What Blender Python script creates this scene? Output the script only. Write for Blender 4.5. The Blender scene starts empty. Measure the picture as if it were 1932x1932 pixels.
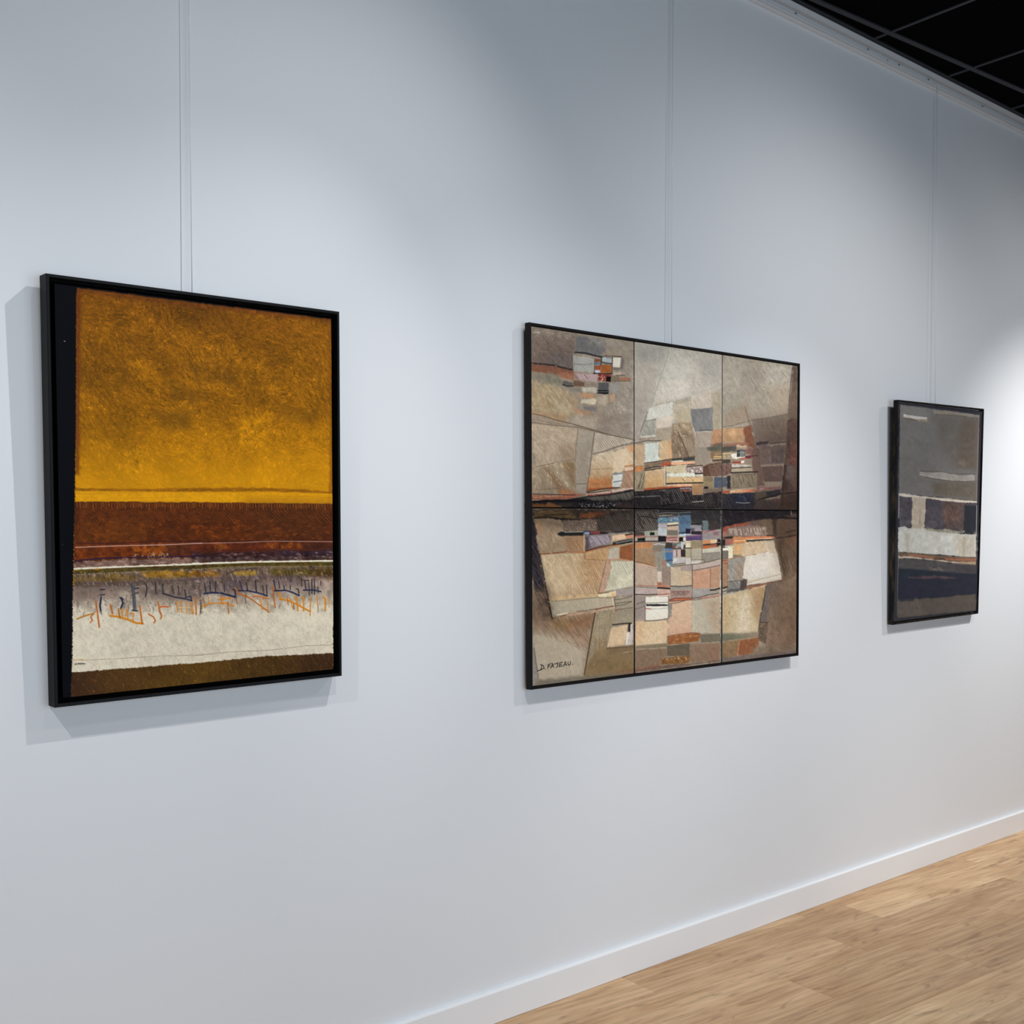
import bpy, math
import numpy as np
from mathutils import Matrix, Vector

# ------------------------------------------------------------------ camera, world, lights, exposure
SC = bpy.context.scene
COL = SC.collection
SC.view_settings.view_transform = 'Standard'
SC.view_settings.look = 'None'
SC.view_settings.gamma = 1.0
SC.view_settings.use_curve_mapping = False
SC.view_settings.exposure = 0.0
SC.cycles.max_bounces = 5
SC.cycles.diffuse_bounces = 3
SC.cycles.glossy_bounces = 2
SC.cycles.transmission_bounces = 3
SC.cycles.caustics_reflective = False
SC.cycles.caustics_refractive = False
SC.cycles.use_adaptive_sampling = True
SC.cycles.adaptive_threshold = 0.02

CAM_F, CAM_YAW, CAM_PITCH, CAM_ROLL = 2192.22, 0.71936, -0.03428, 0.00044
CAM_POS = Vector((0.0, -2.7423, 1.5329))
cd = bpy.data.cameras.new('camera')
cam = bpy.data.objects.new('camera', cd)
COL.objects.link(cam)
fw = Vector((math.sin(CAM_YAW) * math.cos(CAM_PITCH), math.cos(CAM_YAW) * math.cos(CAM_PITCH), math.sin(CAM_PITCH)))
r0 = Vector((math.cos(CAM_YAW), -math.sin(CAM_YAW), 0))
u0 = r0.cross(fw)
rr = r0 * math.cos(CAM_ROLL) + u0 * math.sin(CAM_ROLL)
uu = u0 * math.cos(CAM_ROLL) - r0 * math.sin(CAM_ROLL)
cam.matrix_world = Matrix(((rr.x, uu.x, -fw.x, CAM_POS.x), (rr.y, uu.y, -fw.y, CAM_POS.y), (rr.z, uu.z, -fw.z, CAM_POS.z), (0, 0, 0, 1)))
cd.sensor_width = 36.0
cd.lens = CAM_F / 1932.0 * 36.0
cd.shift_y = (1079.09 - 966.0) / 1932.0
cd.clip_start = 0.05
SC.camera = cam

W = bpy.data.worlds.new('world')
SC.world = W
W.use_nodes = True
W.node_tree.nodes['Background'].inputs[0].default_value = (0.55, 0.72, 1.0, 1)
W.node_tree.nodes['Background'].inputs[1].default_value = 1.0


def spot(name, loc, aim, watt, angle, blend, radius, color):
    d = bpy.data.lights.new(name, 'SPOT')
    d.energy = watt
    d.spot_size = math.radians(angle)
    d.spot_blend = blend
    d.shadow_soft_size = radius
    d.color = color
    o = bpy.data.objects.new(name, d)
    COL.objects.link(o)
    o.location = loc
    o.rotation_euler = (Vector(aim) - Vector(loc)).to_track_quat('-Z', 'Y').to_euler()
    return o


LAMP = (0.995, 0.995, 1.0)
spot('track_spot', (2.32, -1.22, 3.46), (1.02, 0, 0.90), 78, 56, 1.0, 0.016, LAMP)
spot('track_spot', (2.32, -1.22, 3.46), (1.15, 0, 1.05), 34, 102, 1.0, 0.016, LAMP)
spot('track_spot', (-0.60, -1.30, 3.46), (0.12, 0, 0.86), 122, 84, 1.0, 0.018, LAMP)
spot('track_spot', (1.35, -1.80, 3.46), (0.90, 0, 0.90), 13, 90, 1.0, 0.018, LAMP)
spot('track_spot', (1.35, -1.80, 3.46), (3.05, 0, 0.80), 93, 53, 1.0, 0.018, LAMP)
spot('track_spot', (3.75, -1.75, 3.46), (3.70, 0, 0.62), 135, 54, 1.0, 0.025, LAMP)
spot('track_spot', (4.20, -1.90, 3.46), (3.90, 0, 1.05), 80, 104, 1.0, 0.025, LAMP)
spot('track_spot', (6.32, -1.60, 3.46), (6.02, 0, 0.80), 290, 66, 1.0, 0.025, LAMP)
spot('track_spot', (6.32, -1.60, 3.46), (5.60, 0, 1.00), 44, 112, 1.0, 0.025, LAMP)


def cool_fill(loc, rot, sx, sy, watt):
    d = bpy.data.lights.new('window_fill', 'AREA')
    d.shape = 'RECTANGLE'
    d.size, d.size_y = sx, sy
    d.energy = watt
    d.color = (0.66, 0.82, 1.0)
    o = bpy.data.objects.new('window_fill', d)
    COL.objects.link(o)
    o.location = loc
    o.rotation_euler = rot


cool_fill((1.5, -5.42, 1.45), (math.radians(90), 0, 0), 5.2, 2.2, 126)        # added cool fill light, set at an assumed window behind the camera


# ------------------------------------------------------------------ helpers
def lin(c):
    c = np.asarray(c, float) / 255.0
    return np.where(c <= 0.04045, c / 12.92, ((c + 0.055) / 1.055) ** 2.4)


def rgba(c):
    l = lin(c)
    return (float(l[0]), float(l[1]), float(l[2]), 1.0)


def mat(name, color, rough=0.6, spec=0.5, bump=0.0, bscale=200.0, var=0.0, vscale=3.0):
    m = bpy.data.materials.new(name)
    m.use_nodes = True
    nt = m.node_tree
    b = nt.nodes['Principled BSDF']
    b.inputs['Base Color'].default_value = rgba(color)
    b.inputs['Roughness'].default_value = rough
    b.inputs['Specular IOR Level'].default_value = spec
    tc = nt.nodes.new('ShaderNodeTexCoord')
    if bump:
        n = nt.nodes.new('ShaderNodeTexNoise')
        n.inputs['Scale'].default_value = bscale
        n.inputs['Detail'].default_value = 3
        bp = nt.nodes.new('ShaderNodeBump')
        bp.inputs['Strength'].default_value = bump
        bp.inputs['Distance'].default_value = 0.001
        nt.links.new(tc.outputs['Object'], n.inputs['Vector'])
        nt.links.new(n.outputs[0], bp.inputs['Height'])
        nt.links.new(bp.outputs[0], b.inputs['Normal'])
    if var:
        n = nt.nodes.new('ShaderNodeTexNoise')
        n.inputs['Scale'].default_value = vscale
        n.inputs['Detail'].default_value = 4
        mx = nt.nodes.new('ShaderNodeMix')
        mx.data_type = 'RGBA'
        c = np.asarray(color, float)
        mx.inputs[6].default_value = rgba(np.clip(c * (1 - var), 0, 255))
        mx.inputs[7].default_value = rgba(np.clip(c * (1 + var), 0, 255))
        nt.links.new(tc.outputs['Object'], n.inputs['Vector'])
        nt.links.new(n.outputs[0], mx.inputs[0])
        nt.links.new(mx.outputs[2], b.inputs['Base Color'])
    return m


def mesh_obj(name, verts, faces, m, parent=None, smooth=False):
    me = bpy.data.meshes.new(name)
    me.from_pydata([tuple(v) for v in verts], [], [tuple(f) for f in faces])
    me.materials.append(m)
    if smooth:
        me.polygons.foreach_set('use_smooth', [True] * len(me.polygons))
    me.update()
    o = bpy.data.objects.new(name, me)
    COL.objects.link(o)
    o.parent = parent
    return o


def boxdata(x0, x1, y0, y1, z0, z1, off=0):
    v = [(x0, y0, z0), (x1, y0, z0), (x1, y1, z0), (x0, y1, z0), (x0, y0, z1), (x1, y0, z1), (x1, y1, z1), (x0, y1, z1)]
    f = [(3, 2, 1, 0), (4, 5, 6, 7), (0, 1, 5, 4), (1, 2, 6, 5), (2, 3, 7, 6), (3, 0, 4, 7)]
    return v, [tuple(i + off for i in q) for q in f]


def boxes(name, lst, m, parent=None):
    V, F = [], []
    for b in lst:
        v, f = boxdata(*b, off=len(V))
        V += v
        F += f
    return mesh_obj(name, V, F, m, parent)


def structure(o):
    o['kind'] = 'structure'
    return o


def empty(name, M):
    o = bpy.data.objects.new(name, None)
    o.empty_display_size = 0.1
    COL.objects.link(o)
    o.matrix_world = M
    return o


def extrude_x(name, prof, x0, x1, m, parent=None):
    n = len(prof)
    V = [(x0, y, z) for y, z in prof] + [(x1, y, z) for y, z in prof]
    F = [(i, (i + 1) % n, n + (i + 1) % n, n + i) for i in range(n)]
    F += [tuple(range(n - 1, -1, -1)), tuple(range(n, 2 * n))]
    return mesh_obj(name, V, F, m, parent)


def tube(name, pts, rad, m, parent=None, seg=8):
    V, F = [], []
    for k, p in enumerate(pts):
        for s in range(seg):
            a = 2 * math.pi * s / seg
            V.append((p[0] + rad * math.cos(a), p[1] + rad * math.sin(a), p[2]))
    for k in range(len(pts) - 1):
        for s in range(seg):
            a, b = k * seg + s, k * seg + (s + 1) % seg
            F.append((a, b, b + seg, a + seg))
    F += [tuple(range(seg - 1, -1, -1)), tuple(range((len(pts) - 1) * seg, len(pts) * seg))]
    return mesh_obj(name, V, F, m, parent, True)


# ------------------------------------------------------------------ the room
X0, X1, YF = -2.5, 9.0, -5.5
ZC = 3.584
G = -0.0668                       # the floorboards and the ceiling grid are laid a little off the wall's line
E2 = Vector((math.cos(G), math.sin(G)))
N2 = Vector((math.sin(G), -math.cos(G)))

M_WALL = mat('white_wall_paint', (233, 234, 235), 0.65, 0.25, 0.0, 140, 0.006, 1.5)
M_TRIM = mat('white_trim_paint', (244, 244, 244), 0.4, 0.4, 0.02, 60)
M_BLACK = mat('black_ceiling_tile', (3, 3, 4), 0.95, 0.03, 0.3, 300, 0.2, 30)
M_BAR = mat('charcoal_ceiling_bar', (50, 50, 55), 0.5, 0.3, 0.02, 90)
M_RAIL = mat('rail_aluminium_paint', (222, 222, 222), 0.35, 0.5, 0.02, 90)
M_DARK = mat('dark_screw', (40, 40, 42), 0.4, 0.5, 0.05, 500)
M_SLAB = mat('floor_slab', (70, 55, 42), 0.8, 0.2, 0.1, 50)
M_GLASS = bpy.data.materials.new('window_glass')
M_GLASS.use_nodes = True
gb = M_GLASS.node_tree.nodes['Principled BSDF']
gb.inputs['Transmission Weight'].default_value = 1.0
gb.inputs['Roughness'].default_value = 0.02
gb.inputs['Base Color'].default_value = (0.9, 0.95, 1, 1)

structure(boxes('wall_back', [(X0 - .2, X1 + .2, 0.0, 0.2, 0, ZC + .1)], M_WALL))
structure(boxes('wall_left', [(X0 - .2, X0, YF, 0.0, 0, ZC + .1)], M_WALL))
structure(boxes('wall_right', [(X1, X1 + .2, YF, 0.0, 0, ZC + .1)], M_WALL))
WX0, WX1, WZ0, WZ1 = -1.2, 4.2, 0.3, 2.6
structure(boxes('wall_front', [(X0 - .2, WX0, YF - .2, YF, 0, ZC + .1), (WX1, X1 + .2, YF - .2, YF, 0, ZC + .1),
                               (WX0, WX1, YF - .2, YF, 0, WZ0), (WX0, WX1, YF - .2, YF, WZ1, ZC + .1)], M_WALL))
win = structure(boxes('added_window_1', [(WX0, WX1, YF - .14, YF - .06, WZ0, WZ0 + .06), (WX0, WX1, YF - .14, YF - .06, WZ1 - .06, WZ1)]
                      + [(x - .03, x + .03, YF - .14, YF - .06, WZ0 + .06, WZ1 - .06) for x in (WX0 + .03, 0.6, 2.4, WX1 - .03)], M_BAR))  # unseen window, added to house the cool ambient fill
for x0, x1 in ((WX0 + .06, 0.57), (0.63, 2.37), (2.43, WX1 - .06)):
    boxes('pane', [(x0, x1, YF - .105, YF - .095, WZ0 + .06, WZ1 - .06)], M_GLASS, win)
structure(boxes('floor', [(X0 - .2, X1 + .2, YF - .2, 0.2, -0.2, -0.008)], M_SLAB))

# baseboards
BP = [(-.0005, 0.001), (-.019, 0.001), (-.019, .0966), (-.0183, .0981), (-.017, .0988), (-.0005, .0988)]
structure(extrude_x('baseboard_back', BP, X0 + .016, X1 - .016, M_TRIM))
structure(boxes('baseboard_left', [(X0 + .0005, X0 + .015, YF + .016, -.0005, .001, .0988)], M_TRIM))
structure(boxes('baseboard_right', [(X1 - .015, X1 - .0005, YF + .016, -.0005, .001, .0988)], M_TRIM))
structure(boxes('baseboard_front', [(X0 + .016, X1 - .016, YF + .0005, YF + .015, .001, .0988)], M_TRIM))

# picture rail along the top of the wall
RP = [(-.0005, 3.520), (-.012, 3.5202), (-.0165, 3.522), (-.0185, 3.5255), (-.0180, 3.5295), (-.0145, 3.5315), (-.0150, 3.5335),
      (-.0195, 3.5355), (-.0205, 3.540), (-.0190, 3.5445), (-.0180, 3.5450), (-.0050, 3.5455), (-.0040, 3.5600), (-.0255, 3.5610), (-.0265, 3.5815), (-.0250, 3.5835), (-.0005, 3.5835)]
rail = structure(extrude_x('trim_1', RP, X0 + .002, X1 - .002, M_RAIL))
for x in (2.9, 3.38, 3.868, 4.378, 4.624, 4.872, 5.368, 5.86, 6.36):
    V, F = [], []
    for s in range(10):
        a = 2 * math.pi * s / 10
        V += [(x + .0045 * math.cos(a), -.0038, 3.5540 + .0045 * math.sin(a)), (x + .0045 * math.cos(a), -.0075, 3.5540 + .0045 * math.sin(a))]
    F = [(2 * s, 2 * ((s + 1) % 10), 2 * ((s + 1) % 10) + 1, 2 * s + 1) for s in range(10)] + [tuple(range(1, 20, 2))]
    mesh_obj('screw', V, F, M_DARK, rail)
boxes('rail_joint', [(4.5085, 4.5099, -.0212, -.0150, 3.535, 3.5455)], M_DARK, rail)


# ---- clip a convex polygon to a rectangle
def clip(poly, x0, x1, y0, y1):
    def half(p, inside, cut):
        out = []
        for i in range(len(p)):
            a, b = p[i - 1], p[i]
            if inside(b):
                if not inside(a):
                    out.append(cut(a, b))
                out.append(b)
            elif inside(a):
                out.append(cut(a, b))
        return out
    def cx(v):
        return lambda a, b: (v, a[1] + (b[1] - a[1]) * (v - a[0]) / (b[0] - a[0]))
    def cy(v):
        return lambda a, b: (a[0] + (b[0] - a[0]) * (v - a[1]) / (b[1] - a[1]), v)
    for ins, c in ((lambda q: q[0] >= x0, cx(x0)), (lambda q: q[0] <= x1, cx(x1)), (lambda q: q[1] >= y0, cy(y0)), (lambda q: q[1] <= y1, cy(y1))):
        poly = half(poly, ins, c)
        if len(poly) < 3:
            return []
    return poly


def prism(name, poly, z0, z1, m, parent=None, cham=0.0):
    """poly counter-clockwise in plan; optional small chamfer round the top"""
    n = len(poly)
    V = [(x, y, z0) for x, y in poly]
    if cham:
        cx_, cy_ = sum(q[0] for q in poly) / n, sum(q[1] for q in poly) / n
        V += [(x, y, z1 - cham) for x, y in poly]
        for x, y in poly:
            dx, dy = cx_ - x, cy_ - y
            V.append((x + cham * (1 if dx > 0 else -1) * 1.0, y + cham * (1 if dy > 0 else -1) * 1.0, z1))
        k = 3
    else:
        V += [(x, y, z1) for x, y in poly]
        k = 2
    F = [tuple(range(n - 1, -1, -1)), tuple(range((k - 1) * n, k * n))]
    for t in range(k - 1):
        F += [(t * n + i, t * n + (i + 1) % n, (t + 1) * n + (i + 1) % n, (t + 1) * n + i) for i in range(n)]
    return mesh_obj(name, V, F, m, parent)


# ---- oak floorboards, each its own piece
def wood_material():
    m = bpy.data.materials.new('light_oak_board')
    m.use_nodes = True
    nt = m.node_tree
    N, L = nt.nodes, nt.links
    b = N['Principled BSDF']
    b.inputs['Roughness'].default_value = 0.42
    b.inputs['Specular IOR Level'].default_value = 0.35
    tc, oi = N.new('ShaderNodeTexCoord'), N.new('ShaderNodeObjectInfo')
    sc_ = N.new('ShaderNodeVectorMath')
    sc_.operation = 'SCALE'
    cmb = N.new('ShaderNodeCombineXYZ')
    mul = N.new('ShaderNodeMath')
    mul.operation = 'MULTIPLY'
    mul.inputs[1].default_value = 37.0
    L.new(oi.outputs['Random'], mul.inputs[0])
    L.new(mul.outputs[0], cmb.inputs[0])
    L.new(mul.outputs[0], cmb.inputs[1])
    add = N.new('ShaderNodeVectorMath')
    L.new(tc.outputs['Object'], add.inputs[0])
    L.new(cmb.outputs[0], add.inputs[1])

    def noise(scale, sx, sy, detail, dist=0.0):
        mp = N.new('ShaderNodeMapping')
        mp.inputs['Scale'].default_value = (sx, sy, 1)
        n = N.new('ShaderNodeTexNoise')
        n.inputs['Scale'].default_value = scale
        n.inputs['Detail'].default_value = detail
        n.inputs['Distortion'].default_value = dist
        L.new(add.outputs[0], mp.inputs[0])
        L.new(mp.outputs[0], n.inputs['Vector'])
        return n.outputs[0]

    def ramp(src, p0, c0, p1, c1):
        r = N.new('ShaderNodeValToRGB')
        r.color_ramp.elements[0].position, r.color_ramp.elements[0].color = p0, rgba(c0)
        r.color_ramp.elements[1].position, r.color_ramp.elements[1].color = p1, rgba(c1)
        L.new(src, r.inputs[0])
        return r.outputs[0]

    def mix(kind, f, a_, b_):
        x = N.new('ShaderNodeMix')
        x.data_type = 'RGBA'
        x.blend_type = kind
        if isinstance(f, float):
            x.inputs[0].default_value = f
        else:
            L.new(f, x.inputs[0])
        L.new(a_, x.inputs[6])
        L.new(b_, x.inputs[7])
        return x.outputs[2]

    base = ramp(noise(5.0, 0.35, 2.2, 5, 0.6), 0.32, (212, 170, 123), 0.68, (237, 202, 158))
    grain = ramp(noise(60.0, 0.07, 1.0, 6, 0.3), 0.3, (176, 160, 142), 0.62, (255, 255, 255))
    c = mix('MULTIPLY', 0.55, base, grain)
    fig = ramp(noise(9.0, 0.5, 2.4, 8, 1.6), 0.56, (255, 255, 255), 0.74, (150, 122, 98))
    c = mix('MULTIPLY', 0.55, c, fig)
    knot = ramp(noise(16.0, 0.55, 1.5, 3, 2.2), 0.68, (255, 255, 255), 0.80, (104, 80, 62))
    c = mix('MULTIPLY', 0.6, c, knot)
    tone = ramp(oi.outputs['Random'], 0.0, (226, 220, 214), 1.0, (255, 255, 255))
    c = mix('MULTIPLY', 1.0, c, tone)
    L.new(c, b.inputs['Base Color'])
    bp = N.new('ShaderNodeBump')
    bp.inputs['Strength'].default_value = 0.12
    bp.inputs['Distance'].default_value = 0.001
    L.new(noise(60.0, 0.07, 1.0, 6, 0.3), bp.inputs['Height'])
    L.new(bp.outputs[0], b.inputs['Normal'])
    return m


M_OAK = wood_material()
floor = bpy.data.objects['floor']
PW, PL = 0.19, 1.25
joint = {-1: 2.885, 0: 2.52, 1: 3.32, 2: 2.72, 3: 3.10, 4: 2.30}
rng = np.random.default_rng(5)
full = None
nb = 0
for k in range(-4, 32):
    j0 = joint.get(k, 2.0 + float(rng.uniform(0, 1.25)))
    a0, a1 = k * PW, (k + 1) * PW
    for i in range(-5, 7):
        s0, s1 = j0 + i * PL, j0 + (i + 1) * PL
        q = [E2 * s + N2 * a for s, a in ((s0, a1), (s1, a1), (s1, a0), (s0, a0))]
        gx = 0.0004
        loc = [(-PL / 2 + gx, -PW / 2 + gx), (PL / 2 - gx, -PW / 2 + gx), (PL / 2 - gx, PW / 2 - gx), (-PL / 2 + gx, PW / 2 - gx)]
        ctr = E2 * ((s0 + s1) / 2) + N2 * ((a0 + a1) / 2)
        world = [(ctr.x + x * E2.x - y * N2.x, ctr.y + x * E2.y - y * N2.y) for x, y in loc]
        cl = clip(world, X0 + .001, X1 - .001, YF + .001, -.0015)
        if len(cl) < 3:
            continue
        area = abs(sum(cl[t - 1][0] * cl[t][1] - cl[t][0] * cl[t - 1][1] for t in range(len(cl)))) / 2
        if area < 0.002:
            continue
        back = [((x - ctr.x) * E2.x + (y - ctr.y) * E2.y, -((x - ctr.x) * N2.x + (y - ctr.y) * N2.y)) for x, y in cl]
        whole = area > PW * PL * 0.99
        if whole and full is not None:
            o = full.copy()
            COL.objects.link(o)
        else:
            o = prism('floorboard', back, -0.0079, 0.0, M_OAK, None, 0.0006 if whole else 0.0)
            if whole:
                full = o
        o.parent = floor
        o.location = (ctr.x, ctr.y, 0)
        o.rotation_euler = (0, 0, G)
        nb += 1
print('floorboards', nb)

# ---- black tiled ceiling: slab, recessed tiles, bars
ceil = structure(boxes('ceiling', [(X0 - .2, X1 + .2, YF - .2, 0.2, ZC + .06, ZC + .2)], M_BLACK))
TS = 0.607
T0 = Vector((4.366, -0.1146))
tile0 = None
nt_ = 0
for i in range(-13, 10):
    for j in range(-2, 10):
        c = T0 + E2 * ((i + .5) * TS) + N2 * ((j + .5) * TS)
        hw = TS / 2 - 0.004
        loc = [(-hw, -hw), (hw, -hw), (hw, hw), (-hw, hw)]
        world = [(c.x + x * E2.x - y * N2.x, c.y + x * E2.y - y * N2.y) for x, y in loc]
        cl = clip(world, X0 + .003, X1 - .003, YF + .003, -.003)
        if len(cl) < 3:
            continue
        area = abs(sum(cl[t - 1][0] * cl[t][1] - cl[t][0] * cl[t - 1][1] for t in range(len(cl)))) / 2
        if area < 0.002:
            continue
        back = [((x - c.x) * E2.x + (y - c.y) * E2.y, -((x - c.x) * N2.x + (y - c.y) * N2.y)) for x, y in cl]
        whole = area > (2 * hw) ** 2 * 0.99
        if whole and tile0 is not None:
            o = tile0.copy()
            COL.objects.link(o)
        else:
            o = prism('ceiling_tile', back, 0, 0.015, M_BLACK)
            if whole:
                tile0 = o
        o.parent = ceil
        o.location = (c.x, c.y, ZC + .006)
        o.rotation_euler = (0, 0, G)
        nt_ += 1
print('tiles', nt_)


def bar(name, p, q, w, z):
    d = (q - p).normalized()
    n = Vector((-d.y, d.x)) * w / 2
    poly = [tuple(p - n), tuple(q - n), tuple(q + n), tuple(p + n)]
    cl = clip(poly, X0 + .001, X1 - .001, YF + .001, -.0245)
    if len(cl) >= 3:
        prism(name, cl, z, ZC + .006, M_BAR, ceil)


for j in range(0, 10):
    bar('ceiling_bar', T0 + N2 * (j * TS) - E2 * 9, T0 + N2 * (j * TS) + E2 * 7, 0.024, ZC)
for i in range(-13, 10):
    bar('ceiling_cross_bar', T0 + E2 * (i * TS) - N2 * 1.0, T0 + E2 * (i * TS) + N2 * 7, 0.015, ZC + .001)
boxes('ceiling_wall_angle', [(X0 + .001, X1 - .001, -.046, -.001, ZC, ZC + .006)], mat('black_wall_angle', (26, 26, 29), 0.5, 0.3, 0.02, 90), ceil)

# ------------------------------------------------------------------ paintings: paint laid on a fine canvas mesh
# Strokes are traced on numbered enlargements ("sheets") of each picture: origin x, origin y, enlargement.
SH = {'A': (60, 490, 6.0375), 'B': (360, 540, 6.0375), 'C': (60, 800, 6.0375), 'D': (360, 800, 6.0375), 'E': (60, 1060, 6.0375), 'F': (360, 1060, 6.0375),
      'G': (980, 600, 8.7818), 'H': (1180, 620, 9.66), 'I': (1340, 640, 9.66), 'J': (980, 780, 8.7818), 'K': (1180, 780, 9.66), 'L': (1340, 790, 9.66),
      'M': (980, 940, 8.7818), 'N': (1180, 940, 9.66), 'O': (1340, 940, 9.66), 'P': (980, 1120, 8.7818), 'Q': (1180, 1100, 9.66), 'R': (1340, 1090, 9.66),
      'S': (1660, 740, 8.7818), 'T': (1660, 970, 8.7818), 'U': (0, 480, 1.9714), '0': (0, 0, 1.0)}


def lattice(rs, x, y):
    xi, yi = np.floor(x).astype(np.int64), np.floor(y).astype(np.int64)
    fx, fy = x - xi, y - yi
    fx, fy = fx * fx * (3 - 2 * fx), fy * fy * (3 - 2 * fy)
    T = np.random.default_rng(rs).uniform(-1, 1, (256, 256))
    g = lambda a, b: T[b & 255, a & 255]
    return (g(xi, yi) * (1 - fx) + g(xi + 1, yi) * fx) * (1 - fy) + (g(xi, yi + 1) * (1 - fx) + g(xi + 1, yi + 1) * fx) * fy


class Art:
    def __init__(self, corners, size, nu, nv, seed):
        self.w, self.h, self.nu, self.nv, self.seed, self.tk = size[0], size[1], nu, nv, seed, 1.0
        A, B = [], []
        for (u, v), (x, y) in zip(((0, 0), (1, 0), (1, 1), (0, 1)), corners):
            A.append([u, v, 1, 0, 0, 0, -u * x, -v * x]); B.append(x)
            A.append([0, 0, 0, u, v, 1, -u * y, -v * y]); B.append(y)
        self.Hm = np.append(np.linalg.solve(np.array(A, float), np.array(B, float)), 1).reshape(3, 3)
        self.Hi = np.linalg.inv(self.Hm)
        u, v = np.meshgrid(np.linspace(0, 1, nu), np.linspace(0, 1, nv))
        q = self.Hm @ np.stack([u.ravel(), v.ravel(), np.ones(u.size)])
        self.x, self.y = q[0] / q[2], q[1] / q[2]
        self.c = np.zeros((u.size, 3))
        self.hg = np.zeros(u.size)
        self.n_f = self.noise(1.7, 1.7, 0, 1)
        self.n_m = self.noise(7, 7, 0, 2)
        self.n_b = self.noise(34, 34, 0, 3) + .5 * self.noise(15, 15, 0, 4)
        self.n_d = self.stroke_noise(10, 1.5, 58, 5)
        self.n_h = self.stroke_noise(16, 1.6, 0, 6)
        self.n_v = self.stroke_noise(13, 1.6, 90, 7)

    def uv(self, sheet, pts):
        """traced points -> metres on the canvas, origin at its centre, y up"""
        p = self.px(sheet, pts)
        q = self.Hi @ np.stack([p[:, 0], p[:, 1], np.ones(len(p))])
        return np.stack([(q[0] / q[2] - .5) * self.w, (.5 - q[1] / q[2]) * self.h], 1)

    def noise(self, sx, sy, ang, s):
        a = math.radians(ang)
        x = (self.x * math.cos(a) + self.y * math.sin(a)) / sx
        y = (-self.x * math.sin(a) + self.y * math.cos(a)) / sy
        return lattice(self.seed * 100 + s, x + 1000, y + 1000)

    def stroke_noise(self, sx, sy, ang, s):
        """streaks that wander and change direction a little from place to place"""
        x, y = self.x, self.y
        wx, wy = self.noise(23, 23, 0, s + 60), self.noise(23, 23, 0, s + 70)
        vx, vy = self.noise(7, 7, 0, s + 80), self.noise(7, 7, 0, s + 90)
        self.x, self.y = x + 6 * wx + .9 * vx, y + 6 * wy + .9 * vy
        n = .7 * self.noise(sx, sy, ang, s) + .5 * self.noise(sx * .7, sy * 1.3, ang + 28, s + 10) + .35 * self.noise(sx * .7, sy * 1.2, ang - 30, s + 20)
        self.x, self.y = x, y
        return n

    @staticmethod
    def px(sheet, pts):
        ox, oy, s = SH[sheet]
        p = np.asarray(pts, float).reshape(-1, 2) / s
        return p + np.array([ox, oy])

    def near(self, p, m):
        return np.nonzero((self.x > p[:, 0].min() - m) & (self.x < p[:, 0].max() + m) & (self.y > p[:, 1].min() - m) & (self.y < p[:, 1].max() + m))[0]

    def inside(self, p, i):
        x, y = self.x[i], self.y[i]
        ins = np.zeros(len(i), bool)
        d = np.full(len(i), 1e9)
        for k in range(len(p)):
            (ax, ay), (bx, by) = p[k - 1], p[k]
            c = (ay > y) != (by > y)
            if by != ay:
                ins ^= c & (x < (bx - ax) * (y - ay) / (by - ay) + ax)
            L2 = (bx - ax) ** 2 + (by - ay) ** 2 + 1e-9
            t = np.clip(((x - ax) * (bx - ax) + (y - ay) * (by - ay)) / L2, 0, 1)
            d = np.minimum(d, np.hypot(x - ax - t * (bx - ax), y - ay - t * (by - ay)))
        return np.where(ins, d, -d)

    def put(self, i, c, m, z=0.0):
        m = np.clip(m, 0, 1)[:, None]
        self.c[i] = self.c[i] * (1 - m) + np.asarray(c, float) * m
        if z:
            self.hg[i] += z * m[:, 0]

    def fill(self, sheet, pts, c, a=1.0, soft=1.3, rag=.8, tex=.07, st='d', c2=None, vert=True, z=0.0):
        p = self.px(sheet, pts)
        i = self.near(p, soft + rag * 2)
        if not len(i):
            return
        d = self.inside(p, i) + rag * (self.n_m[i] + .6 * self.n_f[i])
        m = np.clip(.5 + d / soft, 0, 1) * a
        col = np.tile(np.asarray(c, float), (len(i), 1))
        if c2 is not None:
            q = self.y[i] if vert else self.x[i]
            lo, hi = (p[:, 1].min(), p[:, 1].max()) if vert else (p[:, 0].min(), p[:, 0].max())
            t = np.clip((q - lo) / (hi - lo + 1e-6), 0, 1)[:, None]
            col = col * (1 - t) + np.asarray(c2, float) * t
        sn = {'d': self.n_d, 'h': self.n_h, 'v': self.n_v}[st][i]
        col = col * (1 + self.tk * tex * (.75 * sn + .55 * self.n_f[i] + .8 * self.n_m[i]))[:, None]
        self.put(i, col, m, z)

    def line(self, sheet, pts, c, w=1.4, a=1.0, br=-2.0, w2=None, z=0.0):
        p = self.px(sheet, pts)
        w2 = w if w2 is None else w2
        i = self.near(p, max(w, w2) + 2)
        if not len(i):
            return
        x, y = self.x[i], self.y[i]
        best = np.full(len(i), 1e9)
        n = len(p) - 1
        for k in range(n):
            (ax, ay), (bx, by) = p[k], p[k + 1]
            t = np.clip(((x - ax) * (bx - ax) + (y - ay) * (by - ay)) / ((bx - ax) ** 2 + (by - ay) ** 2 + 1e-9), 0, 1)
            ww = w + (w2 - w) * (k + t) / n
            best = np.minimum(best, np.hypot(x - ax - t * (bx - ax), y - ay - t * (by - ay)) - ww / 2)
        m = np.clip(.5 - best, 0, 1) * a
        if br > -2:
            m = m * np.clip((self.n_f[i] + .7 * self.n_m[i] - br) * 3, 0, 1)
        self.put(i, c, m, z)

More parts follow.
